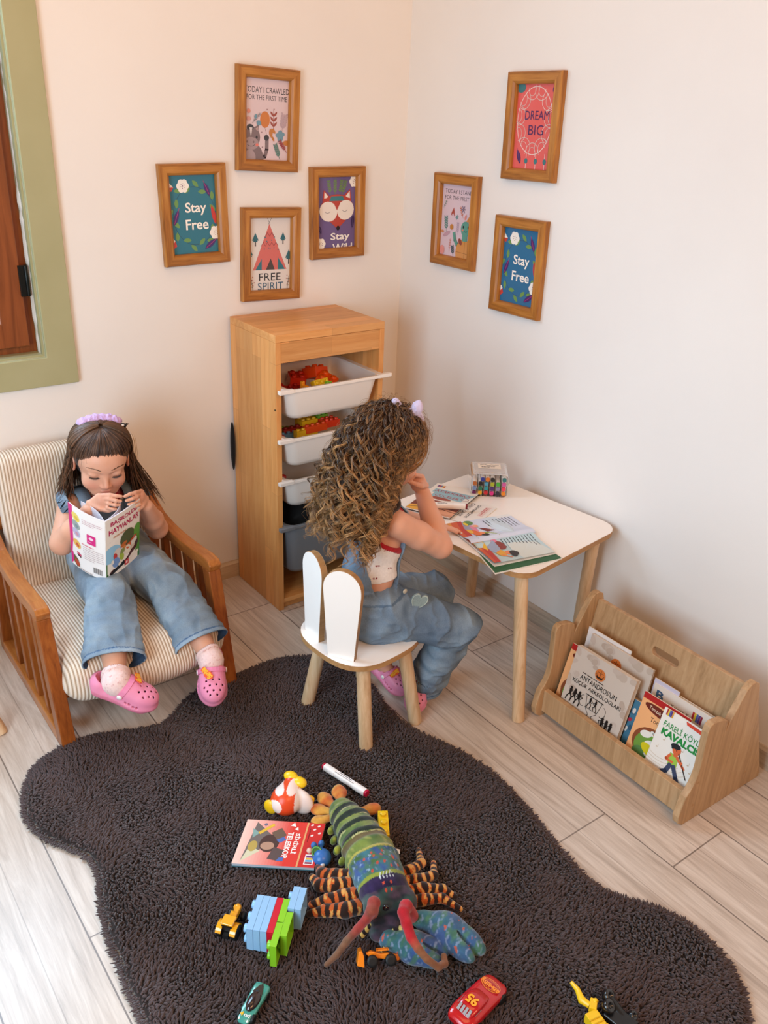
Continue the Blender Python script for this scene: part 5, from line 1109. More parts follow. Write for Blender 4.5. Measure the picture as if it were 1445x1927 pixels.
s_.ell((-1.085, -1.500, .070), (.024, .03, .026), None, .01); s_.ell((-1.150, -1.488, .070), (.022, .03, .026), None, .01); s_.ell((-1.158, -1.520, .050), (.026, .02, .018), None, .008)
V, F = s_.mesh(); V = relax(V, F, 1)
ax = np.cumsum(np.r_[0, np.linalg.norm(np.diff(spn, axis=0), axis=1)]); D = np.full(len(V), 9.); tt = np.zeros(len(V)); lat = np.zeros(len(V))
for i in range(7):
    a, b_ = spn[i], spn[i+1]; e_ = b_-a; q = np.clip(((V-a) @ e_)/(e_ @ e_), 0, 1); dd = np.linalg.norm(V-a-q[:, None]*e_, axis=1); m_ = dd < D; D[m_] = dd[m_]; tt[m_] = (ax[i]+q*np.linalg.norm(e_))[m_]; nn = np.array([-e_[1], e_[0], 0])/np.linalg.norm(e_[:2]); lat[m_] = ((V-a) @ nn)[m_]
def mixcols(a, b_, w): return a*(1-w)[:, None]+b_*w[:, None]
def hc(h): return np.array(H(h)[:3])
nz = vnoise(V, 30, 1); nz2 = vnoise(V, 75, 2); nz3 = vnoise(V, 160, 3)
green = mixcols(np.tile(hc('7c8a3e'), (len(V), 1)), np.tile(hc('4f6a34'), (len(V), 1)), np.clip(.5+nz, 0, 1)); green = mixcols(green, np.tile(hc('a9a85a'), (len(V), 1)), np.clip(nz2-.35, 0, 1))
tw = tt+.008*np.abs(lat/.05)**2+.003*nz; band = (np.mod(tw-.018, .033) < .015) & (tw < .135) & (tw > .012); edge_l = (np.mod(tw-.018, .033) < .019) & ~band & (tw < .135) & (tw > .012)
col = green.copy(); col[band] = hc('1f2a20')*(1+.5*np.clip(nz2[band], -.6, 1))[:, None]; col[edge_l & (nz > .1)] = hc('b9b67c')
m_ = (tw > .135) & (tw < .150); col[m_] = hc('6a5a34'); m_ = (tw > .178) & (tw < .186); col[m_] = hc('b3a648')
car_ = tw >= .188; cc = mixcols(np.tile(hc('3f6f78'), (len(V), 1)), np.tile(hc('4a6a3a'), (len(V), 1)), np.clip(.5+1.2*nz, 0, 1)); cc = mixcols(cc, np.tile(hc('3a5590'), (len(V), 1)), np.clip(nz2*1.2, 0, .9)); cc = mixcols(cc, np.tile(hc('9ab0c8'), (len(V), 1)), np.clip((nz3-.45)*2, 0, .8)*(np.abs(lat) > .012)); col[car_] = cc[car_]
hd = tw-.05*(1-np.clip(np.abs(lat)/.05, 0, 1)**2)*0
arc = tw+.018*(lat/.045)**2*-1; m_ = (tw > .243+.0) & (tw < .252) ; col[m_] = hc('8a9434')
m_ = (tw >= .252) & (tw < .272); col[m_] = (hc('2a1c40')*(1+.4*nz2[m_])[:, None]); m_ = tw >= .272; hcX = mixcols(np.tile(hc('22262e'), (len(V), 1)), np.tile(hc('4a3a4a'), (len(V), 1)), np.clip(.5+nz2, 0, 1)); hcX = mixcols(hcX, np.tile(hc('3a5a50'), (len(V), 1)), np.clip(nz*1.3, 0, .8)); col[m_] = hcX[m_]
for tx, lx_ in ((.198, .012), (.198, -.012), (.208, .006), (.208, -.010), (.212, .030), (.222, .008), (.222, -.008), (.232, .020), (.235, -.022), (.262, .008), (.262, -.008), (.276, .006), (.276, -.006), (.205, -.03), (.228, .036)):
    m_ = ((tt-tx)/.0035)**2+((lat-lx_)/.0025)**2 < 1; col[m_ & (V[:, 2] > .06)] = hc('c04a34')
mz = np.abs(lat) < .016; m_ = mz & (np.abs(tw-.249-.0035*np.sin(lat*900)) < .0016) & (V[:, 2] > .08); col[m_] = hc('d6dce0')
np_mesh('body', V, F, M['plush'], lb, col, True, True)
def plush_part(name, lo, hi, build, colf, h=.0018, it=1):
    q = SDF(lo, hi, h); build(q); V, F = q.mesh(); V = relax(V, F, it); return np_mesh(name, V, F, M['plush'], lb, colf(V), True, True)
def orange(V):
    n1 = np.clip(.5+.9*vnoise(V, 40, 7), 0, 1); return mixcols(np.tile(hc('c9622a'), (len(V), 1)), np.tile(hc('d9a048'), (len(V), 1)), n1)
tb = np.array((-1.043, -1.218, .050))
for tip, w in (((-1.085, -1.160, .042), .017), ((-1.052, -1.140, .046), .018), ((-1.008, -1.143, .048), .019), ((-.965, -1.238, .042), .017), ((-1.106, -1.192, .040), .015)):
    tip = np.array(tip); 
    def bl(q, tip=tip, w=w): q.cap(tb+(tip-tb)*.25, tip, .008, w*.62, .004); q.ell(tip-(tip-tb)*.12, (w, w, .009), None, .008)
    plush_part('tail_fan', np.minimum(tb, tip)-.03, np.maximum(tb, tip)+.03, bl, orange)
for c in ((-1.096, -1.246, .054), (-1.106, -1.272, .052), (-1.116, -1.300, .052), (-1.123, -1.330, .050), (-1.130, -1.358, .048)):
    plush_part('side_flap', np.array(c)-.03, np.array(c)+.03, lambda q, c=c: q.ell(c, (.014, .008, .010), np.array(Euler((0, .3, .5)).to_matrix()), .0), lambda V: mixcols(np.tile(hc('a8a838'), (len(V), 1)), np.tile(hc('5a6a28'), (len(V), 1)), np.clip(.5+vnoise(V, 90, 3), 0, 1)), .0015)
LEG = dict(a=[(-1.118, -1.385, .050), (-1.16, -1.357, .052), (-1.176, -1.332, .046), (-1.170, -1.306, .038)], b=[(-1.130, -1.400, .050), (-1.176, -1.375, .052), (-1.196, -1.352, .044), (-1.194, -1.318, .036)],
           c=[(-1.136, -1.425, .050), (-1.175, -1.411, .052), (-1.205, -1.394, .046), (-1.232, -1.378, .036)], d=[(-1.142, -1.448, .044), (-1.187, -1.436, .046), (-1.218, -1.410, .040), (-1.246, -1.392, .032)],
           e=[(-1.055, -1.420, .050), (-1.019, -1.436, .052), (-.982, -1.429, .046), (-.958, -1.390, .036)], f=[(-1.060, -1.445, .050), (-1.021, -1.464, .052), (-.980, -1.469, .044), (-.953, -1.437, .036)],
           g=[(-1.068, -1.470, .050), (-1.024, -1.488, .052), (-.987, -1.508, .044), (-.971, -1.532, .034)], h=[(-1.075, -1.490, .044), (-1.039, -1.507, .046), (-1.000, -1.523, .040), (-.982, -1.560, .032)])
for k, P in LEG.items():
    P = [np.array(p) for p in P]; big = .0175 if k in 'abcd' else .0135
    def legcol(V, P=P, k=k):
        D = np.full(len(V), 9.); t_ = np.zeros(len(V)); s0 = 0
        for i in range(3):
            e_ = P[i+1]-P[i]; L = np.linalg.norm(e_); q = np.clip(((V-P[i]) @ e_)/(L*L), 0, 1); dd = np.linalg.norm(V-P[i]-q[:, None]*e_, axis=1); m_ = dd < D; D[m_] = dd[m_]; t_[m_] = (s0+q*L)[m_]; s0 += L
        w_ = np.sin(t_*2*pi/.0175+1.2*vnoise(V, 60, 5)); c_ = np.tile(hc('2a1810'), (len(V), 1)); n_ = vnoise(V, 70, 9); c_[w_ > .1] = hc('c25a22'); c_[(w_ > .45) & (n_ > -.15)] = hc('dba052'); return c_
    plush_part('leg', np.min(P, 0)-.03, np.max(P, 0)+.03, lambda q, P=P, big=big: q.chain(P, [big, big*.9, big*.72, big*.45], .006), legcol)
def clawcol(V):
    a1, a2, a3 = vnoise(V, 26, 11), vnoise(V, 60, 12), vnoise(V, 140, 13); c_ = mixcols(np.tile(hc('3a6a70'), (len(V), 1)), np.tile(hc('3f5a8c'), (len(V), 1)), np.clip(.5+a1, 0, 1)); c_ = mixcols(c_, np.tile(hc('4f7a50'), (len(V), 1)), np.clip(a2*1.2, 0, .7)); c_ = mixcols(c_, np.tile(hc('8fa0c0'), (len(V), 1)), np.clip(a3*1.3-.4, 0, .6)); c_[(a2 < -.72) & (a3 > .2)] = hc('b85a48')
    return c_
def claw(base, elbow, c, tip, ra, rb, seed):
    """two plump fingers lying against each other from the elbow c-wards to tip"""
    base, elbow, c, tip = map(np.array, (base, elbow, c, tip)); d = (tip-elbow)/np.linalg.norm(tip-elbow); sd = np.cross((0, 0, 1), d); sd /= np.linalg.norm(sd); up = np.cross(d, sd); R = np.stack([d, sd, up], 1)
    def bl(q):
        q.cap(base, elbow, .013, .018, .006); q.cap(elbow, c-d*ra*.3, .018, rb*.8, .012)
        q.ell(c-d*ra*.15, (ra*.75, rb, .027), R, .012); q.ell(c+d*ra*.28+sd*rb*.36, (ra*.80, rb*.58, .023), R, .003); q.ell(c+d*ra*.26-sd*rb*.38, (ra*.74, rb*.50, .021), R, .003)
        q.cap(c+d*ra*.12-sd*rb*.06+up*.020, c+d*ra*1.05-sd*rb*.10+up*.004, .0035, .0045, .004, 's')
    return plush_part('claw', np.minimum.reduce([base, elbow, c, tip])-.07, np.maximum.reduce([base, elbow, c, tip])+.07, bl, clawcol)
claw((-1.090, -1.530, .055), (-1.074, -1.556, .056), (-1.048, -1.612, .054), (-1.046, -1.690, .046), .064, .038, 0)
claw((-1.160, -1.515, .046), (-1.155, -1.543, .046), (-1.118, -1.592, .044), (-1.086, -1.640, .042), .054, .034, 1)
def antcol(h0, h1):
    return lambda V: mixcols(np.tile(hc(h0), (len(V), 1)), np.tile(hc(h1), (len(V), 1)), np.clip(.5+.8*vnoise(V, 25, 4), 0, 1))
aL = [(-1.168, -1.500, .090), (-1.172, -1.510, .128), (-1.186, -1.522, .128), (-1.196, -1.520, .110), (-1.212, -1.513, .085), (-1.234, -1.508, .062), (-1.260, -1.513, .048), (-1.284, -1.513, .038)]
aR = [(-1.100, -1.542, .075), (-1.118, -1.544, .116), (-1.134, -1.556, .122), (-1.142, -1.576, .118), (-1.148, -1.599, .106), (-1.148, -1.622, .098), (-1.142, -1.642, .086), (-1.126, -1.657, .068), (-1.105, -1.653, .058), (-1.097, -1.641, .060)]
def ant(P, rs, c0, c1, k):
    P = [np.array(p) for p in P]
    def cf_(V):
        t_ = np.linalg.norm(V-P[0], axis=1)/np.linalg.norm(P[-1]-P[0]) if k == 0 else np.clip((P[0][1]-V[:, 1])/.11, 0, 1)
        a = mixcols(np.tile(hc('b01c26'), (len(V), 1)), np.tile(hc(c1), (len(V), 1)), np.clip((t_-(.3 if k == 0 else .55))*4, 0, 1)); return a*(1+.15*vnoise(V, 60, 4))[:, None]
    plush_part('antenna', np.min(P, 0)-.025, np.max(P, 0)+.025, lambda q: q.chain(P, rs, .003), cf_, .0016)
ant(aL, [.013, .0125, .0115, .009, .0085, .0075, .0065, .005], 'b01c26', '7a5640', 0); ant(aR, [.014, .013, .0115, .0105, .0095, .008, .007, .007, .007, .006], 'b01c26', '8a5a3c', 1)
def bandcol(V): return np.where((np.sin((V[:, 0]*.7-V[:, 1]*.5+V[:, 2])*2*pi/.014) > 0)[:, None], hc('d8c070'), hc('241a1c'))
for P, r in (([(-1.145, -1.530, .062), (-1.157, -1.545, .052), (-1.176, -1.552, .040)], .006), ([(-1.170, -1.498, .050), (-1.192, -1.500, .040)], .0065), ([(-1.128, -1.545, .055), (-1.122, -1.560, .052)], .010), ([(-1.140, -1.540, .058), (-1.148, -1.553, .052)], .009)):
    P = [np.array(p) for p in P]; plush_part('mouth_part', np.min(P, 0)-.02, np.max(P, 0)+.02, lambda q: q.chain(P, [r]*len(P), .002), bandcol, .0014)
MB().ell((-1.143, -1.512, .098), (.0065, .0065, .0065), 18, 12, '0c0a0c').build('eye', M['gloss'], lb, world=True)
MB().add([(-1.000, -1.352, .034), (-.990, -1.362, .033), (-.996, -1.372, .032), (-1.008, -1.362, .034)], [(0, 1, 2, 3)], 'e9e6e2').build('care_tag', M['paper'], lb, world=True)
# ================================================================ people
def vnormals(V, F):
    a, b_, c, d = (V[F[:, i]] for i in range(4)); n = np.cross(c-a, d-b_); out = np.zeros_like(V, dtype=float)
    for i in range(4):
        for j in range(3): out[:, j] += np.bincount(F[:, i], n[:, j], len(V))
    return out/(np.linalg.norm(out, axis=1, keepdims=True)+1e-12)
def basis(fwd, up=(0, 0, 1), roll=0):
    """columns: x = person's left-hand side seen from the front's right, y forward, z up"""
    f = Vector(fwd).normalized(); u = (Vector(up)-f*Vector(up).dot(f)).normalized(); r = f.cross(u); R = Matrix((r, f, u)).transposed()
    if roll: R = R @ Matrix.Rotation(rad(roll), 3, 'Y')
    return np.array(R)
class Local:
    """sculpt in a local frame"""
    def __init__(s, q, c, R, k=1.0): s.q = q; s.c = np.array(c, float); s.R = R; s.k = k
    def w(s, p): return s.c+s.R @ (np.array(p, float)*s.k)
    def ell(s, c, r, k=.01, op='u', rot=None):
        R = s.R if rot is None else s.R @ np.array(Euler([rad(a) for a in rot]).to_matrix()); s.q.ell(s.w(c), [a*s.k for a in r], R, k, op)
    def cap(s, a, b_, ra, rb=None, k=.01, op='u'): s.q.cap(s.w(a), s.w(b_), ra*s.k, (ra if rb is None else rb)*s.k, k, op)
def head(q, c, R, k=1.0):
    L = Local(q, c, R, k)
    L.ell((0, -.014, .022), (.069, .082, .070), 0); L.ell((0, .020, -.030), (.052, .056, .060), .02); L.ell((0, .032, .028), (.054, .046, .044), .02)
    for s in (-1, 1):
        L.ell((s*.030, .040, -.036), (.026, .026, .026), .014); L.ell((s*.027, .079, .006), (.014, .009, .009), .010, 's'); L.ell((s*.028, .0620, .0045), (.0145, .0115, .0105), .004)
        L.cap((s*.014, .0690, .020), (s*.038, .060, .019), .0045, .0040, .012); L.ell((s*.071, -.006, -.010), (.006, .015, .024), .005); L.ell((s*.074, -.002, -.008), (.004, .008, .014), .003, 's')
        L.ell((s*.0085, .0775, -.032), (.0062, .007, .0055), .005); L.ell((s*.020, .055, -.064), (.014, .012, .012), .012)
    L.cap((0, .068, .004), (0, .0845, -.027), .0062, .0075, .007); L.ell((0, .062, -.056), (.020, .012, .016), .010); L.ell((0, .053, -.082), (.018, .014, .012), .014)
    L.ell((0, .0755, -.0485), (.0145, .0048, .0038), .003); L.ell((0, .0745, -.0555), (.012, .0050, .0042), .003); L.cap((-.013, .0795, -.0520), (.013, .0795, -.0520), .0009, .0009, .002, 's')
    for s in (-1, 1): L.ell((s*.0055, .081, -.0375), (.0022, .003, .0016), .002, 's')
    return L
def face_paint(V, col, L):
    P = (V-L.c) @ L.R/L.k
    def blob(c, r, h, a):
        w = a*np.exp(-(((P-np.array(c))/np.array(r))**2).sum(1)); col[:] = col*(1-w)[:, None]+np.array(H(h)[:3])*w[:, None]
    for s in (-1, 1):
        blob((s*.034, .06, -.034), (.018, .03, .015), 'd98872', .45); blob((s*.027, .07, -.003), (.013, .02, .004), 'a8705a', .45); blob((s*.072, 0, -.01), (.012, .02, .025), 'd4735a', .45)
    blob((0, .08, -.049), (.013, .01, .0035), 'b85a58', .75); blob((0, .08, -.0560), (.011, .01, .004), 'c06662', .75); blob((0, .085, -.032), (.012, .012, .010), 'd98872', .35)
def face_bits(L, parent, brow='5a3c28'):
    """brows and lashes as fine hair meshes"""
    for s in (-1, 1):
        P = []; C_ = []; R_ = []
        for i in range(26):
            t_ = i/25; x = s*(.013+.030*t_); z = .0235+.0035*math.sin(pi*t_*.8)+RNG.normal(0, .0006); y = .0795-.010*t_-.006*t_*t_
            a = np.array([x, y, z]); b_ = a+np.array([s*.006, -.0015, .0015]); P.append([L.w(a), L.w((a+b_)/2), L.w(b_)]); C_.append(H(brow)[:3]); R_.append([.0008, .0008, .0003])
        strands('eyebrow', P, R_, C_, M['hair'], parent, 3, True)
        P = []; R_ = []; C_ = []
        for i in range(30):
            t_ = i/29; x = s*(.014+.027*t_); z = -.0025-.0028*math.sin(pi*t_); y = .0735-.004*(2*t_-1)**2-.003*t_
            a = np.array([x, y-.0012, z]); b_ = a+np.array([s*.001*(2*t_-.6), .004, -.0032]); P.append([L.w(a), L.w((a+b_)/2), L.w(b_)]); C_.append(H('1d1410')[:3]); R_.append([.0006, .0005, .0002])
        strands('eyelashes', P, R_, C_, M['hair'], parent, 3, True)
def hand(q, wrist, knuckle, up, side, fingers, thumb, s=1.0):
    """wrist->knuckle palm; side = direction from little finger to index; fingers: 4 lists of world points; thumb list"""
    w, kn = np.array(wrist), np.array(knuckle); d = kn-w; L = np.linalg.norm(d); d /= L; sd = np.array(side, float); sd -= d*(sd @ d); sd /= np.linalg.norm(sd); up = np.cross(sd, d); R = np.stack([sd, d, up], 1)
    q.ell(w+d*L*.62, (.0235*s, L*.52, .0115*s), R, .008); q.ell(w+d*L*.9, (.0225*s, .012*s, .0105*s), R, .006)
    for i, pts in enumerate(fingers):
        base = w+d*L*.95+sd*(.0165-.0108*i)*s; P = [base]+[np.array(p) for p in pts]; r0 = (.0066, .0068, .0064, .0056)[i]*s
        q.cap(w+d*L*.5+sd*(.010-.007*i)*s, base, r0*.9, r0, .004)
        for a in range(len(P)-1): q.cap(P[a], P[a+1], r0*(1-.09*a), r0*(1-.09*(a+1)), .0016)
    T = [w+d*L*.30+sd*.016*s]+[np.array(p) for p in thumb]
    for a in range(len(T)-1): q.cap(T[a], T[a+1], (.0095-.0012*a)*s, (.0085-.0012*a)*s, .004 if a == 0 else .002)
SKIN = np.array(H('dca488')[:3])
# ------------------------------------------------ shoes: foam clogs
def make_clog():
    q = SDF((-.045, -.09, -.03), (.045, .09, .065), .0015)
    # sole (y forward) with thick flared edge
    q.ell((.002, .030, .004), (.034, .048, .020), None, 0); q.ell((-.002, -.040, .004), (.027, .036, .020), None, .02); q.box((0, -.005, -.001), (.026, .06, .012), None, .010, .012)
    q.ell((.001, .032, .018), (.031, .044, .024), None, .006); q.ell((0, .005, .024), (.029, .035, .026), None, .010); q.ell((0, -.055, .016), (.024, .022, .018), None, .010)
    z = q.grid()[2]; y = q.grid()[1]; x = q.grid()[0]; q.v = np.maximum(q.v, -(z+.010)).astype(np.float32)
    op = SDF(q.lo, q.lo+(q.n-1)*q.h, q.h); op.ell((0, -.030, .030), (.0205, .038, .026), None, 0); op.ell((0, -.026, .056), (.030, .040, .024), None, .006); q.v = np.maximum(q.v, -op.v[:q.v.shape[0], :q.v.shape[1], :q.v.shape[2]])
    op = SDF(q.lo, q.lo+(q.n-1)*q.h, q.h); op.ell((0, -.028, .040), (.060, .026, .018), None, 0); q.v = np.maximum(q.v, -np.minimum(op.v, 9)[:q.v.shape[0], :q.v.shape[1], :q.v.shape[2]])
    for i, (hx, hy) in enumerate([(-.014, .030), (0, .030), (.014, .032), (-.020, .042), (-.007, .042), (.007, .043), (.019, .045), (-.014, .054), (0, .055), (.013, .055), (-.007, .064), (.008, .064)]):
        q.cap((hx, hy, .02), (hx*1.1, hy, .06), .0021, .0021, .0, 's')
    for s in (-1, 1):
        for yy, zz in ((.018, .012), (.036, .010)): q.cap((s*.020, yy-.004, zz), (s*.05, yy-.004, zz), .0026, .0026, 0, 's'); q.cap((s*.020, yy+.004, zz), (s*.05, yy+.004, zz), .0026, .0026, 0, 's')
    V, F = q.mesh(); V = relax(V, F, 1)
    col = np.tile(H('e58aa8'), (len(V), 1)).astype(float); m_ = (V[:, 2] < .004); col[m_] = H('e07f98')
    for hx, hy in [(-.014, .030), (0, .030), (.014, .032), (-.020, .042), (-.007, .042), (.007, .043), (.019, .045), (-.014, .054), (0, .055), (.013, .055), (-.007, .064), (.008, .064)]:
        m_ = (np.hypot(V[:, 0]-hx*1.05, V[:, 1]-hy) < .0024) & (V[:, 2] < .041-.0) & (V[:, 2] > .006) & (np.abs(V[:, 1]) < .08); d_ = np.hypot(V[:, 0]-hx*1.05, V[:, 1]-hy); col[m_ & (d_ < .0021)] = H('5a1f38')
    return V, F, col
CV, CF, CC = make_clog(); CCc = CC.copy()
def clog(parent, c, R, k, side, strap_back=True, tag='pink foam clog'):
    """side = +1 when the strap button seen is on local +x"""
    L = Matrix.Translation(Vector(c)) @ Matrix(R.tolist()).to_4x4() @ Matrix.Scale(k, 4)
    A = np.array(L); V = CV @ A[:3, :3].T+A[:3, 3]; o = np_mesh('clog', V, CF, M['rubber'], parent, CCc, True, True)
    def W_(p): return tuple(L @ Vector(p))
    path = [W_((s*.0285*math.cos(rad(a)) if False else .0300*math.cos(rad(a)), -.002+(.010 if strap_back else -.05)*math.sin(rad(a)), .022+.026*math.sin(rad(a)))) for s in (1,) for a in range(0, 181, 15)]
    mb = MB(); up = None; n = len(path); vs = []; fwd = Vector(R[:, 1].tolist())
    ctr = Vector(W_((0, 0, .02)))
    for p in path:
        p = Vector(p); r_ = (p-ctr).normalized()
        for a, b_ in ((-.006, 0), (.006, 0), (.006, .003), (-.006, .003)): vs.append(p+fwd*a*k+r_*b_*k)
    mb.add(vs, [(i*4+j, i*4+(j+1) % 4, (i+1)*4+(j+1) % 4, (i+1)*4+j) for i in range(n-1) for j in range(4)]+[(0, 1, 2, 3), (n*4-4, n*4-3, n*4-2, n*4-1)], 'dd7f9f', False)
    inv_p = parent.matrix_basis.inverted(); mb.v = [tuple(inv_p @ Vector(v)) for v in mb.v]
    st = mb.build('strap', M['rubber'], o); st.modifiers.new('b', 'BEVEL').width = .001
    Rr = Matrix(R.tolist()).to_euler()
    for s in (-1, 1):
        b2 = MB(); b2.lathe([(0, -.001), (.0058, -.001), (.0062, .001), (.005, .0026), (0, .003)], (0, 0, 0), 18, 'f0ebe4'); Mx = L @ Matrix.Translation((s*.0315, -.002, .022)) @ Matrix.Rotation(s*pi/2, 4, 'Y'); b2.v = [tuple(inv_p @ (Mx @ Vector(v))) for v in b2.v]; b2.build('strap_button', M['plastic'], o)
    # name charm
    ch = Art(1, .5, 'e8952a'); ch.P = []; ch.k = 0
    ch.poly([(.0, .2), (.1, .05), (.4, 0), (.7, .1), (1, .1), (.95, .42), (.7, .4), (.45, .5), (.15, .45)], 'e2542a'); ch.text('Barbie', .5, .26, .84, .36, 'f2b62a', rot=0, bold=.03, shear=.3)
    m2 = MB(); wd = .036; tf = Matrix.Translation((side*.012, .018, .0505)) @ Matrix.Rotation(rad(side*22), 4, 'Y') @ Matrix.Rotation(rad(-14), 4, 'X') @ Matrix.Rotation(rad(CH_ROT), 4, 'Z')
    for p, c_, kk in ch.P:
        m2.add([tuple(inv_p @ (L @ (tf @ Vector(((u-.5)*wd, (v-.25)*wd, kk*.0005))))) for u, v in p], [tuple(range(len(p)))], c_)
    cm = m2.build('charm', M['plastic'], o); so = cm.modifiers.new('s', 'SOLIDIFY'); so.thickness = .0022; so.offset = -1
    return o
CH_ROT = -25
def torso_field(q, pel, wai, che, nk, shR, shL, off, wd):
    """wd: unit vector across the body"""
    f_ = np.cross(np.array(che)-np.array(pel), wd); f_ /= np.linalg.norm(f_); u_ = np.cross(wd, f_); R = np.stack([wd, f_, u_], 1)
    q.ell(pel, (.090+off, .072+off, .070+off), R, .02); q.ell(wai, (.074+off, .060+off, .070+off), R, .03); q.ell(che, (.078+off, .062+off, .075+off), R, .03)
    q.cap(np.array(shR)*.75+np.array(shL)*.25, np.array(shR)*.25+np.array(shL)*.75, .036+off, .036+off, .03)
    return R
DEN = 'np'
def denim_cols(V, base, light, dark, seams=()):
    n = np.clip(.5+.8*vnoise(V, 9, 21), 0, 1); c = mixcols(np.tile(hc(base), (len(V), 1)), np.tile(hc(light), (len(V), 1)), n); n2 = np.clip(vnoise(V, 28, 22)-.2, 0, 1); return mixcols(c, np.tile(hc(dark), (len(V), 1)), n2*.6)
def wrinkle(V, F, amp, fn=None, scale=(1, 1, 1), f=11, seed=3):
    N_ = vnormals(V, F); a = 1-np.abs(vnoise(V*np.array(scale), f, seed)); b_ = 1-np.abs(vnoise(V*np.array(scale), f*2.1, seed+1)); w = (a**3-.4)*amp+(b_**3-.4)*amp*.4
    if fn is not None: w = w*fn(V)
    return V+N_*w[:, None]
# ------------------------------------------------------------------------------------------------ girl in the armchair
g1 = empty('person', (-1.20, -.25, .24), 0, 'small child with straight brown hair reading a book in the armchair, pink clogs', 'person', 'children playing in the corner')
del g1['group']
f1 = (-.20, -.92, -.30); R1 = basis(f1, (0, 0, 1), -3); h1c = (-1.208, -.272, .645)
lo, hi = (-1.47, -.86, .06), (-1.0, -.06, .76); q = SDF(lo, hi, .0024)
L1 = head(q, h1c, R1)
nk1 = (-1.196, -.212, .520); L1.cap((0, -.028, -.050), (0, -.028, -.050), .03, .03, .01); q.cap(L1.w((0, -.02, -.045)), nk1, .031, .034, .012)
pel1, wai1, che1 = (-1.185, -.178, .315), (-1.188, -.185, .385), (-1.192, -.195, .455); shR1, shL1 = (-1.284, -.200, .498), (-1.106, -.205, .484)
wd1 = np.array([1, -.05, -.05]); wd1 = wd1/np.linalg.norm(wd1)
torso_field(q, pel1, wai1, che1, nk1, shR1, shL1, -.006, wd1)
elR1, elL1 = (-1.340, -.275, .428), (-1.066, -.268, .398); wrR1, wrL1 = (-1.284, -.362, .548), (-1.128, -.362, .522)
q.chain([shR1, elR1], [.034, .030], .014); q.cap((-1.323, -.255, .44), elR1, .033, .031, .01); q.chain([elR1, tuple(np.array(elR1)*.6+np.array(wrR1)*.4), wrR1], [.030, .0285, .0185], .010)
q.chain([shL1, elL1], [.034, .030], .014); q.chain([elL1, tuple(np.array(elL1)*.6+np.array(wrL1)*.4), wrL1], [.030, .0290, .0185], .010)
knR = (-1.250, -.384, .580); tipc = np.array((-1.213, -.402, .588))
hand(q, wrR1, knR, None, (.05, 0, 1), [[(-1.236, -.397, .594), (-1.222, -.405, .591), (-1.210, -.406, .587)], [(-1.240, -.400, .585), (-1.226, -.410, .580), (-1.214, -.410, .576)], [(-1.243, -.402, .573), (-1.230, -.412, .569), (-1.218, -.410, .566)], [(-1.248, -.402, .562), (-1.236, -.411, .558), (-1.227, -.410, .556)]],
     [(-1.262, -.386, .556), (-1.246, -.398, .552), (-1.232, -.404, .555)], .92)
knL = (-1.152, -.380, .566)
hand(q, wrL1, knL, None, (-.1, 0, 1), [[(-1.168, -.394, .583), (-1.185, -.402, .586), (-1.200, -.405, .584)], [(-1.166, -.398, .572), (-1.182, -.408, .574), (-1.198, -.409, .573)], [(-1.163, -.400, .560), (-1.179, -.410, .561), (-1.194, -.409, .561)], [(-1.160, -.400, .549), (-1.174, -.408, .549), (-1.186, -.408, .550)]],
     [(-1.150, -.388, .538), (-1.166, -.397, .534), (-1.181, -.401, .538)], .92)
hpR, hpL = (-1.232, -.185, .305), (-1.140, -.185, .300); knR1, knL1 = (-1.287, -.460, .322), (-1.116, -.462, .305); anR1, anL1 = (-1.358, -.662, .222), (-1.100, -.662, .188)
q.chain([hpR, knR1], [.058, .046], .02); q.chain([knR1, tuple(np.array(knR1)*.6+np.array(anR1)*.4), anR1], [.043, .041, .0235], .012)
q.chain([hpL, knL1], [.058, .046], .02); q.chain([knL1, tuple(np.array(knL1)*.6+np.array(anL1)*.4), anL1], [.043, .041, .0235], .012)
def norm(v): v = np.array(v, float); return v/np.linalg.norm(v)
fR = norm((.110, -.095, -.052)); fL = norm((-.045, -.108, -.058))
footR = np.array(anR1)+fR*.045+np.array((0, 0, -.028)); footL = np.array(anL1)+fL*.045+np.array((0, 0, -.028))
q.chain([np.array(anR1)+np.array((0, .0, -.020)), footR+fR*.015], [.016, .010], .012); q.chain([np.array(anL1)+np.array((0, 0, -.020)), footL+fL*.015], [.016, .010], .012)
V, F = q.mesh(); V = relax(V, F, 1, .4)
col = np.tile(SKIN, (len(V), 1)); n_ = vnoise(V, 30, 40); col = col*(1+.03*n_)[:, None]; face_paint(V, col, L1)
for kx in (elR1, elL1, knR, knL): w = .3*np.exp(-((V-np.array(kx))**2).sum(1)/.02**2); col = col*(1-w)[:, None]+hc('cf8068')*w[:, None]
np_mesh('body', V, F, M['skin'], g1, col, True, True); face_bits(L1, g1, '6a4a34')
# shirt
q = SDF((-1.36, -.30, .28), (-1.02, -.08, .58), .003); torso_field(q, pel1, wai1, che1, nk1, np.array(shR1)+(.02, 0, 0), np.array(shL1)-(.02, 0, 0), .000, wd1); q.cap((-1.196, -.207, .505), (-1.196, -.222, .524), .047, .043, .01)
z = q.grid()[2]; y_ = q.grid()[1]; q.v = np.maximum(q.v, (z-.524)+.15*(y_+.21)).astype(np.float32)
V, F = q.mesh(); V = relax(V, F, 1); c_ = np.tile(hc('ece4dc'), (len(V), 1)); d = np.hypot(V[:, 0]+1.196, V[:, 1]+.212); c_[(V[:, 2] > .505) & (d < .072)] = hc('a81e30'); np_mesh('shirt', V, F, M['cloth'], g1, c_, True, True)
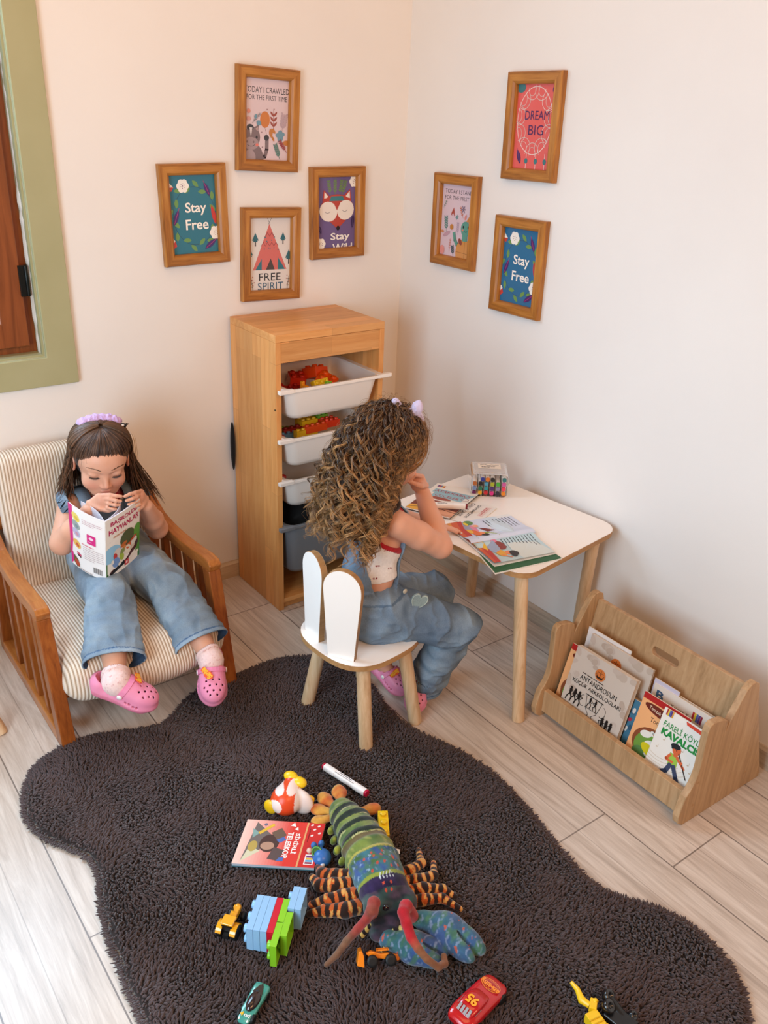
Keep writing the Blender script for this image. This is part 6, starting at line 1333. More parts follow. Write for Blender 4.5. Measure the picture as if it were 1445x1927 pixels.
# overalls: bib, straps, wide trousers
q = SDF((-1.46, -.70, .12), (-1.0, -.08, .54), .003)
q.ell(pel1, (.112, .095, .085), None, .02); 
bib = SDF(q.lo, q.lo+(q.n-1)*q.h, q.h); torso_field(bib, pel1, wai1, che1, nk1, shR1, shL1, .009, wd1); x, y, z = bib.grid(); bib.v = np.maximum(bib.v, np.maximum(np.abs(x+1.195)-(.062+.12*np.clip(.46-z, 0, .06)), z-.502)).astype(np.float32); q.v = np.minimum(q.v, bib.v[:q.v.shape[0], :q.v.shape[1], :q.v.shape[2]])
inner = []
for hp, kn, an, hw in ((hpR, knR1, anR1, 1), (hpL, knL1, anL1, -1)):
    hp, kn, an = map(np.array, (hp, kn, an)); hem = kn+(an-kn)*.80; d_ = (an-kn)/np.linalg.norm(an-kn); q.chain([hp+np.array((0, 0, .004)), kn+np.array((0, 0, .002))], [.072, .062], .03); 
    lat_ = np.cross(d_, (0, 0, 1)); lat_ /= np.linalg.norm(lat_); up_ = np.cross(lat_, d_); Rl = np.stack([lat_, d_, up_], 1)
    for t_ in np.linspace(0, 1, 8): q.ell(kn+(hem-kn)*t_+up_*(-.001), (.064+.016*t_, .036, .056-.006*t_), Rl, .006)
    q.ell(hem+d_*.02, (.081, .036, .050), Rl, .006); inner.append((hem, d_, Rl, kn))
X, Y_, Z_ = q.grid()
for hem, d_, Rl, kn in inner:
    far = (X-hem[0])*d_[0]+(Y_-hem[1])*d_[1]+(Z_-hem[2])*d_[2]; near = np.sqrt((X-hem[0])**2+(Y_-hem[1])**2+(Z_-hem[2])**2) < .13; q.v = np.where(near, np.maximum(q.v, far), q.v).astype(np.float32)
    cut = SDF(q.lo, q.lo+(q.n-1)*q.h, q.h); 
    for t_ in (.4, .7, 1.0, 1.3): cut.ell(hem-d_*.055*(1-t_), (.060+.0135*min(t_, 1), .026, .0425), Rl, .0)
    q.v = np.maximum(q.v, -cut.v[:q.v.shape[0], :q.v.shape[1], :q.v.shape[2]])
q.v = q.v.astype(np.float32); V, F = q.mesh(); V = relax(V, F, 2)
hemd = np.full(len(V), 9.); 
for hem, d_, Rl, kn in inner: dd = -((V-hem) @ d_); m_ = np.linalg.norm(V-hem, axis=1) < .13; hemd[m_] = np.minimum(hemd[m_], dd[m_])
V0 = V; V = wrinkle(V, F, .0060, lambda P: np.clip(hemd/.03, 0, 1)*np.clip((.44-P[:, 2])/.05+.15, .15, 1), (1.6, .8, 1), 10, 31)
c_ = denim_cols(V, '7b8b98', '9dacb7', '566878'); band = (hemd < .013) & (hemd > -.01); c_[band] = c_[band]*1.12; ln = np.abs(hemd-.0135) < .0016; c_[ln] = hc('4a6484')
for hem, d_, Rl, kn in inner:
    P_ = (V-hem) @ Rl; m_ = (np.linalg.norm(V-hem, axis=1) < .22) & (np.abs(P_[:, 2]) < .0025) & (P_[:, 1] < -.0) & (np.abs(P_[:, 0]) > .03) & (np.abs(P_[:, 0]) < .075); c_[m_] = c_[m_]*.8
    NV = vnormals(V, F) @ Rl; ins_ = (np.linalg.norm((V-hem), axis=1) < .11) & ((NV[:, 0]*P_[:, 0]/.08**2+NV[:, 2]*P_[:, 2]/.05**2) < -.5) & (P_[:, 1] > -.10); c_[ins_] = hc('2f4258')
np_mesh('overalls', V, F, M['denim'], g1, c_, True, True)
def ribbon(path, w, th, nvec, mat, parent, col, name, bev=.0008, ruffle=0):
    """cloth strap along world points"""
    mb = MB(); P = [Vector(p) for p in path]; n = len(P); vs = []
    for i, p in enumerate(P):
        t_ = (P[min(i+1, n-1)]-P[max(i-1, 0)]).normalized(); nv = Vector(nvec[i] if isinstance(nvec, list) else nvec); s_v = t_.cross(nv).normalized(); nn = s_v.cross(t_).normalized(); o = ruffle*math.sin(i*2.1)
        for a, b_ in ((-w/2, 0), (w/2, o), (w/2, th+o), (-w/2, th)): vs.append(p+s_v*a+nn*b_)
    mb.add(vs, [(i*4+j, i*4+(j+1) % 4, (i+1)*4+(j+1) % 4, (i+1)*4+j) for i in range(n-1) for j in range(4)]+[(3, 2, 1, 0), (n*4-4, n*4-3, n*4-2, n*4-1)], col, True); return mb.build(name, mat, parent, world=True)
for s, sh in ((-1, shR1), (1, shL1)):
    c = np.array(che1); sh = np.array(sh); xm = sh[0]*.70+c[0]*.30
    ribbon([(c[0]+s*.050, -.272, .488), (xm, -.262, .512), (xm, -.240, .533), (xm, -.205, .541), (xm, -.170, .535), (xm, -.135, .50)], .034, .004, [(0, -1, .2), (0, -.8, .6), (0, -.4, 1), (0, 0, 1), (0, .4, 1), (0, 1, .2)], M['denim'], g1, '76899b', 'strap')
    # gathered ruffle at the shoulder, a strip with waves
    pth = []; nv = []
    for i in range(25):
        t_ = i/24; a = rad(-50+190*t_); pth.append((sh[0]+s*(.006+.022*math.sin(pi*t_)), sh[1]-.048*math.cos(a)*.95, .505+.040*math.sin(a)*.9+.004*math.sin(i*2.2))); nv.append((s*(.8+.25*math.sin(i*2.2)), -math.cos(a)*.4, .6+.3*math.sin(a)))
    ribbon(pth, .032, .0025, nv, M['denim'], g1, '8294a4', 'shoulder_ruffle', ruffle=.004)
for x in (-1.240, -1.150): MB().lathe([(0, 0), (.006, 0), (.0065, .0015), (.0045, .003), (0, .0032)], (x, -.272, .483), 18, 'b8b2a8', Euler((pi/2, 0, 0))).build('button', M['gloss'], g1, world=True)
# socks and clogs
for nm, an, f_, ft_, side in (('R', anR1, fR, footR, -1), ('L', anL1, fL, footL, 1)):
    q = SDF(np.array(an)-.10, np.array(an)+.09, .002); a = np.array(an); up_ = norm(np.cross(np.cross(f_, (0, 0, 1)), f_)); knee = np.array(knR1 if nm == 'R' else knL1); sh_ = norm(knee-a)
    q.cap(a+sh_*.022, a+np.array((0, 0, -.014)), .0310, .030, .01); q.cap(a+np.array((0, 0, -.022)), ft_+f_*.012-up_*.004, .025, .014, .012); q.ell(a-f_*.012-up_*.020, (.021, .021, .019), None, .01); q.ell(a+f_*.006-up_*.006, (.0320, .0320, .031), None, .012)
    X, Y_, Z_ = q.grid(); pl = (X-a[0])*sh_[0]+(Y_-a[1])*sh_[1]+(Z_-a[2])*sh_[2]-.020; q.v = np.maximum(q.v, pl).astype(np.float32); V, F = q.mesh(); V = relax(V, F, 1)
    N_ = vnormals(V, F); t_ = (V-a) @ sh_; V = V+N_*(np.where(t_ > .012, .002+.0012*np.sin(np.arctan2(V[:, 1]-a[1], V[:, 0]-a[0])*14), 0)+.0006*np.clip(vnoise(V, 190, 3), 0, 1))[:, None]
    c_ = np.tile(hc('f0cfc8'), (len(V), 1)); dots = (vnoise(V, 190, 5) > .75); c_[dots] = hc('dba6a2'); np_mesh('sock', V, F, M['cloth'], g1, c_, True, True)
    Rf = basis(tuple(f_), (0, 0, 1)); sole = a-up_*.046+f_*.030
    if nm == 'R': Rf = basis(tuple(f_), (.12, -.30, 1)); up_ = Rf[:, 2]; sole = a-up_*.044+f_*.026
    CH_ROT = 205 if nm == 'R' else -60
    clog(g1, sole+f_*.004, Rf, 1.16, side if nm == 'R' else 1)
# hair
def scalp(L, th, ph, o=.005):
    th, ph = np.asarray(th), np.asarray(ph); return np.stack([(.069+o)*np.sin(th)*np.cos(ph), -.014+(.082+o)*np.sin(th)*np.sin(ph), .022+(.070+o)*np.cos(th)], -1)
def towld(L, P): return L.c+P @ L.R.T*L.k
hairpaths = []; hrad = []; hcol = []
def haircol(n, c0='31200f', c1='7c573e'): t_ = RNG.uniform(0, 1, n)[:, None]**1.3; return hc(c0)*(1-t_)+hc(c1)*t_
MPT = 26
# (a) swept back from the forehead to the scrunchie
n = 1500; ph = rad(90)+RNG.uniform(-1.5, 1.5, n); th0 = rad(64)+rad(24)*(np.abs(ph-pi/2)/1.45)**2.2+RNG.normal(0, .07, n); t_ = np.linspace(0, 1, MPT)
th = th0[:, None]*(1-t_)[None]+rad(-6)*t_[None]; pht = ph[:, None]*(1-.35*t_)+rad(90)*.35*t_; o = .004+.010*np.sin(pi*np.clip(t_*1.1, 0, 1))[None]*RNG.uniform(.5, 1.2, n)[:, None]
P = scalp(L1, np.broadcast_to(th, (n, MPT)), pht, o); hairpaths.append(towld(L1, P)); hrad.append(np.outer(RNG.uniform(.0007, .0012, n), np.r_[.4, np.ones(MPT-1)])); hcol.append(haircol(n, '2c1b13', '6e4e3a'))
# (b) long hair: down the sides and the back
n = 1900; ph = RNG.uniform(rad(-205), rad(25), n); th_end = rad(96)+RNG.normal(0, .05, n); a_n = 13; t1 = np.linspace(0, 1, a_n); th = rad(4)+(th_end[:, None]-rad(4))*t1
back = np.where(np.cos(ph) > 0, -1, 1)*.32*(np.abs(np.cos(ph)) > .6); pht = ph[:, None]+back[:, None]*(t1**2)[None]; o = .006+.008*np.sin(pi*t1)[None]+RNG.uniform(0, .006, n)[:, None]
Ph = towld(L1, scalp(L1, th, pht, o)); last = Ph[:, -1]; outw = (last-L1.c); outw[:, 2] = 0; outw /= np.linalg.norm(outw, axis=1, keepdims=True); b_n = MPT-a_n; t2 = np.linspace(0, 1, b_n+1)[1:]
right = (last[:, 0] > L1.c[0])
Lh = np.where(right, RNG.uniform(.14, .21, n), RNG.uniform(.10, .16, n)); spread = np.where(right, RNG.uniform(.05, .48, n), RNG.uniform(.02, .30, n))
fall = last[:, None, :]+outw[:, None, :]*(spread*Lh)[:, None, None]*(t2**1.1)[None, :, None]; fall[..., 2] -= Lh[:, None]*t2[None]*(1-.18*spread[:, None]); fall[..., 1] += np.clip(.03*t2, 0, 1)[None]*1.0; fall += .0035*np.sin(t2[None, :, None]*RNG.uniform(4, 9, (n, 1, 1))+RNG.uniform(0, 6, (n, 1, 3)))
fall[..., 1] = np.minimum(fall[..., 1], -.10)
hairpaths.append(np.concatenate([Ph, fall], 1)); hrad.append(np.outer(RNG.uniform(.0008, .0014, n), np.r_[np.ones(MPT-5), .9, .8, .6, .4, .15])); hcol.append(haircol(n))
# (c) wisps on the forehead
n = 520; ph = rad(90)+RNG.uniform(-1.1, 1.1, n); t_ = np.linspace(0, 1, MPT); th = rad(56)+(rad(27)*RNG.uniform(.5, 1.1, n))[:, None]*t_; pht = ph[:, None]+(RNG.uniform(-.5, .5, n)[:, None]+np.sign(ph-pi/2)[:, None]*.2)*t_**2+.04*np.sin(t_*9+RNG.uniform(0, 6, n)[:, None])
P = scalp(L1, th, pht, .003+.005*np.sin(pi*t_)[None]); hairpaths.append(towld(L1, P)); hrad.append(np.outer(np.full(n, .00055), np.linspace(1, .3, MPT))); hcol.append(haircol(n, '3a2619', '7a543a'))
# (d) flyaways
n = 60; ph = RNG.uniform(rad(-200), rad(60), n); th0 = RNG.uniform(.3, 1.5, n); base_ = towld(L1, scalp(L1, th0, ph, .008)); dr = base_-L1.c; dr /= np.linalg.norm(dr, axis=1, keepdims=True); t_ = np.linspace(0, 1, MPT)
P = base_[:, None]+dr[:, None]*(RNG.uniform(.008, .022, n))[:, None, None]*np.sin(t_*2)[None, :, None]; P[..., 2] -= .05*t_**2*RNG.uniform(.3, 1.2, n)[:, None]; hairpaths.append(P); hrad.append(np.full((n, MPT), .00022)); hcol.append(haircol(n, '5a3c28', '8a6044'))
q = SDF(np.array(h1c)-.13, np.array(h1c)+.13, .003); LL = Local(q, h1c, R1); LL.ell((0, -.016, .024), (.0735, .0865, .0745), 0); LL.ell((0, -.045, -.02), (.068, .052, .070), .02)
X, Y_, Z_ = q.grid(); px_ = (X-h1c[0]); py_ = (Y_-h1c[1]); pz_ = (Z_-h1c[2]); ly = px_*R1[0, 1]+py_*R1[1, 1]+pz_*R1[2, 1]; lz = px_*R1[0, 2]+py_*R1[1, 2]+pz_*R1[2, 2]; q.v = np.maximum(q.v, np.minimum(ly-.0+.004, (ly*.83-lz*.56)-.010)).astype(np.float32)
V, F = q.mesh(); V = relax(V, F, 1); hair1 = np_mesh('hair', V, F, M['cloth'], g1, np.tile(hc('33211a'), (len(V), 1)), True, True)
def sub_strands(name, paths, radii, cols, parent_obj, root, sides=4):
    o = strands(name, np.concatenate(paths), np.concatenate(radii), np.concatenate(cols), M['hair'], root, sides, True); o.parent = parent_obj; o['kind'] = 'stuff'; return o
sub_strands('hair_strands', hairpaths, hrad, hcol, hair1, g1)
# scrunchie and little dark clip
q = SDF((-1.27, -.32, .68), (-1.11, -.16, .80), .0016); pts = []
for i in range(13):
    sU = norm(np.array((-1.198, -.258, .737))-np.array(h1c)); a = rad(66+48*i/12); pts.append(np.array(h1c)+.110*(R1[:, 0]*math.cos(a)+sU*math.sin(a)))
for i, p in enumerate(pts): q.ell(p, (.0135, .0150+.002*(i % 2), .0135+.0015*(i % 2)), None, .0025)
V, F = q.mesh(); V = relax(V, F, 1); V = wrinkle(V, F, .0028, None, (1, 1, 1), 60, 8); np_mesh('scrunchie', V, F, M['cloth'], g1, np.tile(hc('cba9d4'), (len(V), 1)), True, True)
cp = np.array(h1c)+.112*(R1[:, 0]*math.cos(rad(122))+sU*math.sin(rad(122)))+R1[:, 1]*.010; mb = MB().ell(cp, (.010, .006, .007), 16, 10, '121114', Euler((.4, .3, -.2))); mb.add([Vector(cp)+Vector(v) for v in ((.006, -.004, -.002), (.017, -.003, .002), (.008, 0, .006), (.008, .002, -.002))], [(0, 1, 2), (0, 2, 3), (1, 3, 2), (0, 3, 1)], '121114'); hc_o = mb.build('hair_clip', M['plastic'], g1, world=True)
MB().ell(Vector(cp)+Vector((-.003, -.0055, .002)), (.005, .002, .0035), 12, 8, 'eee8e4').build('clip_face', M['plastic'], g1, world=True)
# ------------------------------------------------ book in her hands
hb_ = empty('held_book', (-1.276, -.45, .37), 0, 'open children\'s book with magenta title held by the child in the armchair', 'book')
T0, B0 = np.array((-1.276, -.458, .552)), np.array((-1.285, -.442, .373)); TL, BL = np.array((-1.330, -.345, .577)), np.array((-1.334, -.330, .393)); TRr, BR = np.array((-1.160, -.402, .567)), np.array((-1.171, -.388, .396))
def bil(a0, a1, b0, b1, bulge):
    """a = bottom pair, b = top pair; bulge pushes the sheet out towards the viewer"""
    a0, a1, b0, b1 = map(np.array, (a0, a1, b0, b1)); n_ = norm(np.cross(a1-a0, b0-a0))
    def f(u, v, w): s = (a0*(1-u)+a1*u)*(1-v)+(b0*(1-u)+b1*u)*v; return tuple(s+n_*(w+bulge*math.sin(pi*u)))
    return f
fb = bil(BL, B0, TL, T0, .008); ff = bil(B0, BR, T0, TRr, .004)
a = Art(1, 1.42, 'f0e9e4', 12, 1); mg = 'd42a7c'; a.poly([(0, .28), (.05, .3), (.11, .6), (.12, 1.0), (.14, 1.42), (0, 1.42)], mg); a.poly([(0, 0), (.1, .1), (.08, .3), (0, .34)], mg)
for y, c0, c1 in ((1.2, 'e8cf6a', 'd8b84a'), (1.02, '9aa4a0', '7a8a90'), (.84, 'b8b4cc', 'c890a0'), (.58, 'e3b45a', 'c85a3a')): a.ell(.24, y, .13, .09, c0, -20); a.ell(.26, y-.02, .06, .04, c1, -20)
a.ell(.3, .36, .08, .03, 'cc4a6a', -15); a.ell(.3, .32, .07, .02, '2a2428', -15); a.poly([(.1, .28), (.26, .2), (.3, .04), (.2, .02), (.1, .1)], '6a5a3a'); a.ell(.22, .12, .09, .06, 'b84a34', -30)
a.rect(.56, .74, .22, .22, mg); a.ell(.67, .88, .06, .035, 'f0d0dc'); a.fake_text(.6, .79, .14, 1, .03, .012, 'f0d0dc'); a.fake_text(.44, 1.24, .5, 3, .04, .010, 'c89aa4'); a.fake_text(.4, .66, .54, 1, .04, .016, 'd4566a'); a.fake_text(.44, .61, .52, 7, .045, .010, 'b8a0a0')
for i in range(14): a.rect(.70+.017*i, .1, .008 if i % 3 else .004, .13, '2c282a')
a.fake_text(.32, .03, .6, 1, .03, .012, '7a6a6c')
a.build('back_cover', lambda u, v, w: fb(u, v/1.42, w*3+.001), hb_, world=True)
a = Art(1, 1.42, 'e9e2d8', 8, 1); a.text('BAŞROLDE', .52, 1.26, .78, .13, 'b01a52', bold=.035); a.text('HAYVANLAR', .52, 1.09, .88, .13, 'b01a52', bold=.035); a.line([(.1, 1.0), (.92, 1.0)], .008, '6a5a54'); a.line([(.1, .86), (.92, .86)], .008, '6a5a54'); a.fake_text(.2, .91, .62, 1, .04, .04, 'c89a80')
a.rect(0, 0, 1, .42, '3f7a34'); a.ell(.15, .55, .26, .2, '8fc0dc'); a.ell(.6, .72, .22, .2, '4f5a3a'); a.rect(.86, .2, .14, .6, '4f8a3a'); a.ell(.92, .72, .12, .16, '5a9a40'); a.rect(0, .0, 1, .12, '2f6a2e'); a.poly([(.1, .14), (.8, .36), (.95, .5), (.9, .3), (.5, .12), (.1, .05)], '4a1a14'); a.poly([(.08, .12), (.5, .22), (.5, .12), (.1, .04)], '14100f')
for x, y, rx, ry, c_ in ((.3, .52, .1, .1, 'cfc4bc'), (.24, .46, .05, .08, 'b83a34'), (.26, .3, .1, .12, '6f8fc0'), (.42, .36, .06, .1, '9ab03a'), (.48, .62, .1, .05, 'b8642a'), (.5, .52, .07, .06, 'c9803f'), (.62, .5, .08, .07, 'c85a24'), (.6, .42, .09, .12, 'e0d8c4'), (.8, .52, .1, .09, 'd8d4cc'), (.78, .6, .12, .03, 'b8482a'), (.44, .48, .06, .06, '7a8a4a'), (.74, .4, .08, .04, 'cfc0b0'), (.88, .42, .06, .06, '4a3a3c'), (.36, .22, .05, .04, 'e0d8cc'), (.16, .36, .04, .05, 'e4ded4')): a.ell(x, y, rx, ry, c_, 15)
a.rect(.5, .06, .12, .13, 'c43a3c'); a.ell(.56, .13, .03, .03, 'f0d8d4'); a.fake_text(.66, .13, .28, 1, .03, .02, 'e4dccc', 16)
a.build('front_cover', lambda u, v, w: ff(u, v/1.42, w*3+.001), hb_, world=True)
def sheet(f, name, off, col, th=.0012, inset=.02, nn=10):
    mb = MB(); vs = []
    for i in range(nn+1):
        u = i/nn
        for v, w in ((inset*.4, off), (1-inset*.4, off), (1-inset*.4, off-th), (inset*.4, off-th)): vs.append(f(u, v, w))
    mb.add(vs, [(i*4+j, i*4+(j+1) % 4, (i+1)*4+(j+1) % 4, (i+1)*4+j) for i in range(nn) for j in range(4)]+[(0, 1, 2, 3), (nn*4, nn*4+1, nn*4+2, nn*4+3)], col); return mb.build(name, M['print'], hb_, world=True)
sheet(fb, 'cover_board', .0008, 'efe8e2', .0008, 0); sheet(ff, 'cover_board', .0008, 'e9e2da', .0008, 0); sheet(fb, 'pages', -.0005, 'e3dde0', .003); sheet(ff, 'pages', -.0005, 'd9d2dc', .003)
fm = bil(B0+np.array((0, .004, 0)), np.array((-1.216, -.355, .400)), T0+np.array((0, .004, 0)), np.array((-1.205, -.392, .572)), .010); sheet(fm, 'turning_page', 0, 'dcd8e2', .0012)
fm = bil(B0+np.array((0, .004, 0)), np.array((-1.300, -.335, .398)), T0+np.array((0, .004, 0)), np.array((-1.296, -.345, .572)), .010); sheet(fm, 'turning_page', 0, 'dedae2', .0012)
# ------------------------------------------------------------------------------------------------ girl at the table
g2 = empty('person', (-.745, -.885, SZ), 0, 'child with long curly golden-brown hair seated at the white table', 'person')
f2 = (.93, .06, -.36); R2 = basis(f2, (0, 0, 1), 0); h2c = (-.676, -.862, .765)
lo, hi = (-.86, -1.14, .0), (-.44, -.66, .87); q = SDF(lo, hi, .0026); L2 = head(q, h2c, R2, 1.02)
nk2 = (-.705, -.870, .645); q.cap(L2.w((0, -.02, -.045)), nk2, .032, .036, .012)
pel2, wai2, che2 = (-.748, -.885, .352), (-.742, -.883, .445), (-.722, -.878, .545); shR2, shL2 = (-.726, -.958, .612), (-.700, -.785, .618); wd2 = norm((.10, 1, 0))
torso_field(q, pel2, wai2, che2, nk2, shR2, shL2, -.002, wd2)
elR2, elL2 = (-.578, -.962, .508), (-.560, -.735, .500); wrR2, wrL2 = (-.562, -.858, .620), (-.505, -.800, .492)
q.chain([shR2, tuple(np.array(shR2)*.5+np.array(elR2)*.5), elR2], [.035, .034, .031], .014); q.chain([elR2, tuple(np.array(elR2)*.62+np.array(wrR2)*.38), wrR2], [.031, .030, .020], .010)
q.chain([shL2, elL2], [.035, .031], .014); q.chain([elL2, wrL2], [.030, .019], .010)
# right hand curled into a loose fist against the mouth
hand(q, wrR2, (-0.592, -.866, .668), None, (.55, -.25, .35), [[(-0.612, -.884, .690), (-0.624, -.876, .672), (-0.614, -.866, .662)], [(-0.608, -.874, .690), (-0.624, -.866, .676), (-0.616, -.858, .664)], [(-0.606, -.862, .684), (-0.620, -.856, .670), (-0.613, -.850, .660)], [(-0.602, -.852, .676), (-0.614, -.846, .664), (-0.607, -.843, .656)]],
     [(-0.592, -.885, .655), (-0.606, -.885, .662), (-0.617, -.880, .668)], .95)
hand(q, wrL2, (-.470, -.845, .488), None, (-.6, -.5, 0), [[(-.462, -.862, .486), (-.455, -.876, .484), (-.452, -.886, .482)], [(-.454, -.862, .486), (-.445, -.876, .484), (-.441, -.888, .482)]]*2, [(-.488, -.848, .486), (-.487, -.864, .483)], .9)
hpR2, hpL2 = (-.740, -.930, .345), (-.740, -.838, .345); kR2, kL2 = (-.545, -1.020, .285), (-.500, -.855, .290); aR2, aL2 = (-.575, -.945, .085), (-.640, -.815, .085)
q.chain([hpR2, kR2], [.060, .048], .02); q.chain([kR2, aR2], [.045, .024], .012); q.chain([hpL2, kL2], [.060, .048], .02); q.chain([kL2, aL2], [.045, .024], .012)
q.cap(aR2, (-.610, -.955, .045), .022, .018, .01); q.cap(aL2, (-.625, -.850, .045), .022, .018, .01)
V, F = q.mesh(); V = relax(V, F, 1, .4); col = np.tile(SKIN*np.array([1.0, .97, .95]), (len(V), 1)); col = col*(1+.03*vnoise(V, 30, 40))[:, None]; face_paint(V, col, L2)
for kx in (elR2, (-.6, -.87, .68)): w = .3*np.exp(-((V-np.array(kx))**2).sum(1)/.025**2); col = col*(1-w)[:, None]+hc('cf8068')*w[:, None]
np_mesh('body', V, F, M['skin'], g2, col, True, True); face_bits(L2, g2, '7a5638')
# crop top, white with cherries and red trim
q = SDF((-.86, -1.02, .40), (-.60, -.72, .68), .0028); torso_field(q, pel2, wai2, che2, nk2, shR2, shL2, .006, wd2); q.cap(nk2, np.array(nk2)-np.array((0, 0, .03)), .046, .05, .01)
X, Y_, Z_ = q.grid(); q.v = np.maximum(q.v, np.maximum(.452-Z_+.04*(X+.72), Z_-.640)).astype(np.float32)
for sh, el, in ((shR2, elR2), (shL2, elL2)): q.cap(np.array(sh)+np.array((0, 0, -.02)), el, .045, .04, .004, 's')
V, F = q.mesh(); V = relax(V, F, 1); V = wrinkle(V, F, .003, None, (1, 1, .6), 16, 12); c_ = np.tile(hc('ece2da'), (len(V), 1))
for sh, el in ((shR2, elR2), (shL2, elL2)):
    a0 = np.array(sh)+np.array((0, 0, -.02)); e_ = np.array(el)-a0; t_ = np.clip(((V-a0) @ e_)/(e_ @ e_), 0, 1); dd = np.linalg.norm(V-a0-t_[:, None]*e_, axis=1)-(.045-.005*t_); c_[dd < .010] = hc('b3202c')
c_[V[:, 2] > .630] = hc('b3202c')
for cx, cz in ((-.750, .54), (-.722, .53), (-.700, .50), (-.765, .495), (-.735, .485), (-.705, .468), (-.775, .465), (-.69, .54), (-.78, .53)):
    for dx in (-.003, .003): m_ = ((V[:, 0]-cx-dx)**2+(V[:, 2]-cz-abs(dx)*.4)**2 < .0024**2) & (V[:, 1] < -.9); c_[m_] = hc('8a1c28')
np_mesh('crop_top', V, F, M['cloth'], g2, c_, True, True)
# overalls
q = SDF((-.88, -1.12, .0), (-.42, -.72, .66), .003); q.ell(pel2, (.098, .108, .082), None, .02); q.ell((-.745, -.885, .388), (.080, .094, .030), None, .02)
bib = SDF(q.lo, q.lo+(q.n-1)*q.h, q.h); torso_field(bib, pel2, wai2, che2, nk2, shR2, shL2, .012, wd2); X, Y_, Z_ = bib.grid()
edge = np.maximum(.052-.30*(.50-Z_)-(X+.738)*1.0, -9)      # front bib: keep x beyond a sloping side edge
front = np.maximum(bib.v, np.maximum(-(X+.695)-.18*np.clip(.50-Z_, 0, .2)+.0, Z_-.585)); backp = np.maximum(bib.v, np.maximum((X+.788)-.10*np.clip(.48-Z_, 0, .2), Z_-.56)); q.v = np.minimum(q.v, np.minimum(front, backp)).astype(np.float32)
inner = []
for hp, kn, an, w0 in ((hpR2, kR2, aR2, .074), (hpL2, kL2, aL2, .070)):
    hp, kn, an = map(np.array, (hp, kn, an)); d_ = norm(an-kn); hem = kn+d_*.250 if w0 > .072 else kn+d_*.20
    q.chain([hp, kn], [w0, .060], .03); lat_ = norm(np.cross(d_, (1, .2, 0))); up_ = np.cross(lat_, d_); Rl = np.stack([lat_, d_, up_], 1)
    for t_ in np.linspace(0, 1, 7): q.ell(kn+(hem-kn)*t_, (.052+.004*t_, .040, .056+.018*t_), Rl, .012)
    inner.append((hem, d_, Rl, kn))
q.v = q.v.astype(np.float32); X, Y_, Z_ = q.grid()
for hem, d_, Rl, kn in inner:
    far = (X-hem[0])*d_[0]+(Y_-hem[1])*d_[1]+(Z_-hem[2])*d_[2]; near = np.sqrt((X-hem[0])**2+(Y_-hem[1])**2+(Z_-hem[2])**2) < .12; q.v = np.where(near, np.maximum(q.v, far), q.v).astype(np.float32)
    cut = SDF(q.lo, q.lo+(q.n-1)*q.h, q.h)
    for t_ in (0, .5, 1.0, 1.4): cut.ell(hem-d_*.05*(1-t_), (.048, .03, .066), Rl, .01)
    q.v = np.maximum(q.v, -cut.v[:q.v.shape[0], :q.v.shape[1], :q.v.shape[2]])
q.v = np.maximum(q.v, .003-Z_).astype(np.float32); V, F = q.mesh(); V = relax(V, F, 2); hemd = np.full(len(V), 9.)
for hem, d_, Rl, kn in inner: dd = -((V-hem) @ d_); m_ = np.linalg.norm(V-hem, axis=1) < .12; hemd[m_] = np.minimum(hemd[m_], dd[m_])
V = wrinkle(V, F, .0095, lambda P: np.clip(hemd/.03, 0.1, 1)*np.where(P[:, 2] > .43, .3, 1), (1, .7, 1.5), 9, 51)
c_ = denim_cols(V, '68798a', '8698a6', '48596a'); up_b = np.clip((V[:, 2]-.40)/.1, 0, 1); c_ = mixcols(c_, np.tile(hc('8aa2b8'), (len(V), 1)), up_b*.6); m_ = np.abs(hemd-.013) < .0018; c_[m_] = hc('4e6680'); c_[np.abs(V[:, 2]-.402-.05*(V[:, 0]+.74)) < .0025] = hc('5c7084')
np_mesh('overalls', V, F, M['denim'], g2, c_, True, True)
ribbon([(-.672, -.925, .575), (-.680, -.928, .625), (-.705, -.928, .652), (-.745, -.920, .640), (-.782, -.908, .600), (-.800, -.895, .545)], .032, .004, [(1, 0, .2), (1, 0, .8), (0, 0, 1), (-.6, 0, 1), (-1, 0, .4), (-1, 0, 0)], M['denim'], g2, '7f9cb8', 'strap')
ribbon([(-.665, -.830, .575), (-.672, -.826, .625), (-.697, -.826, .655), (-.745, -.842, .642), (-.782, -.865, .600), (-.800, -.878, .545)], .032, .004, [(1, 0, .2), (1, 0, .8), (0, 0, 1), (-.6, 0, 1), (-1, 0, .4), (-1, 0, 0)], M['denim'], g2, '7f9cb8', 'strap')
MB().lathe([(0, 0), (.0065, 0), (.007, .0015), (.005, .003), (0, .0032)], (-.706, -.984, .425), 18, 'b0a590', Euler((pi/2, 0, 0))).build('button', M['gloss'], g2, world=True)
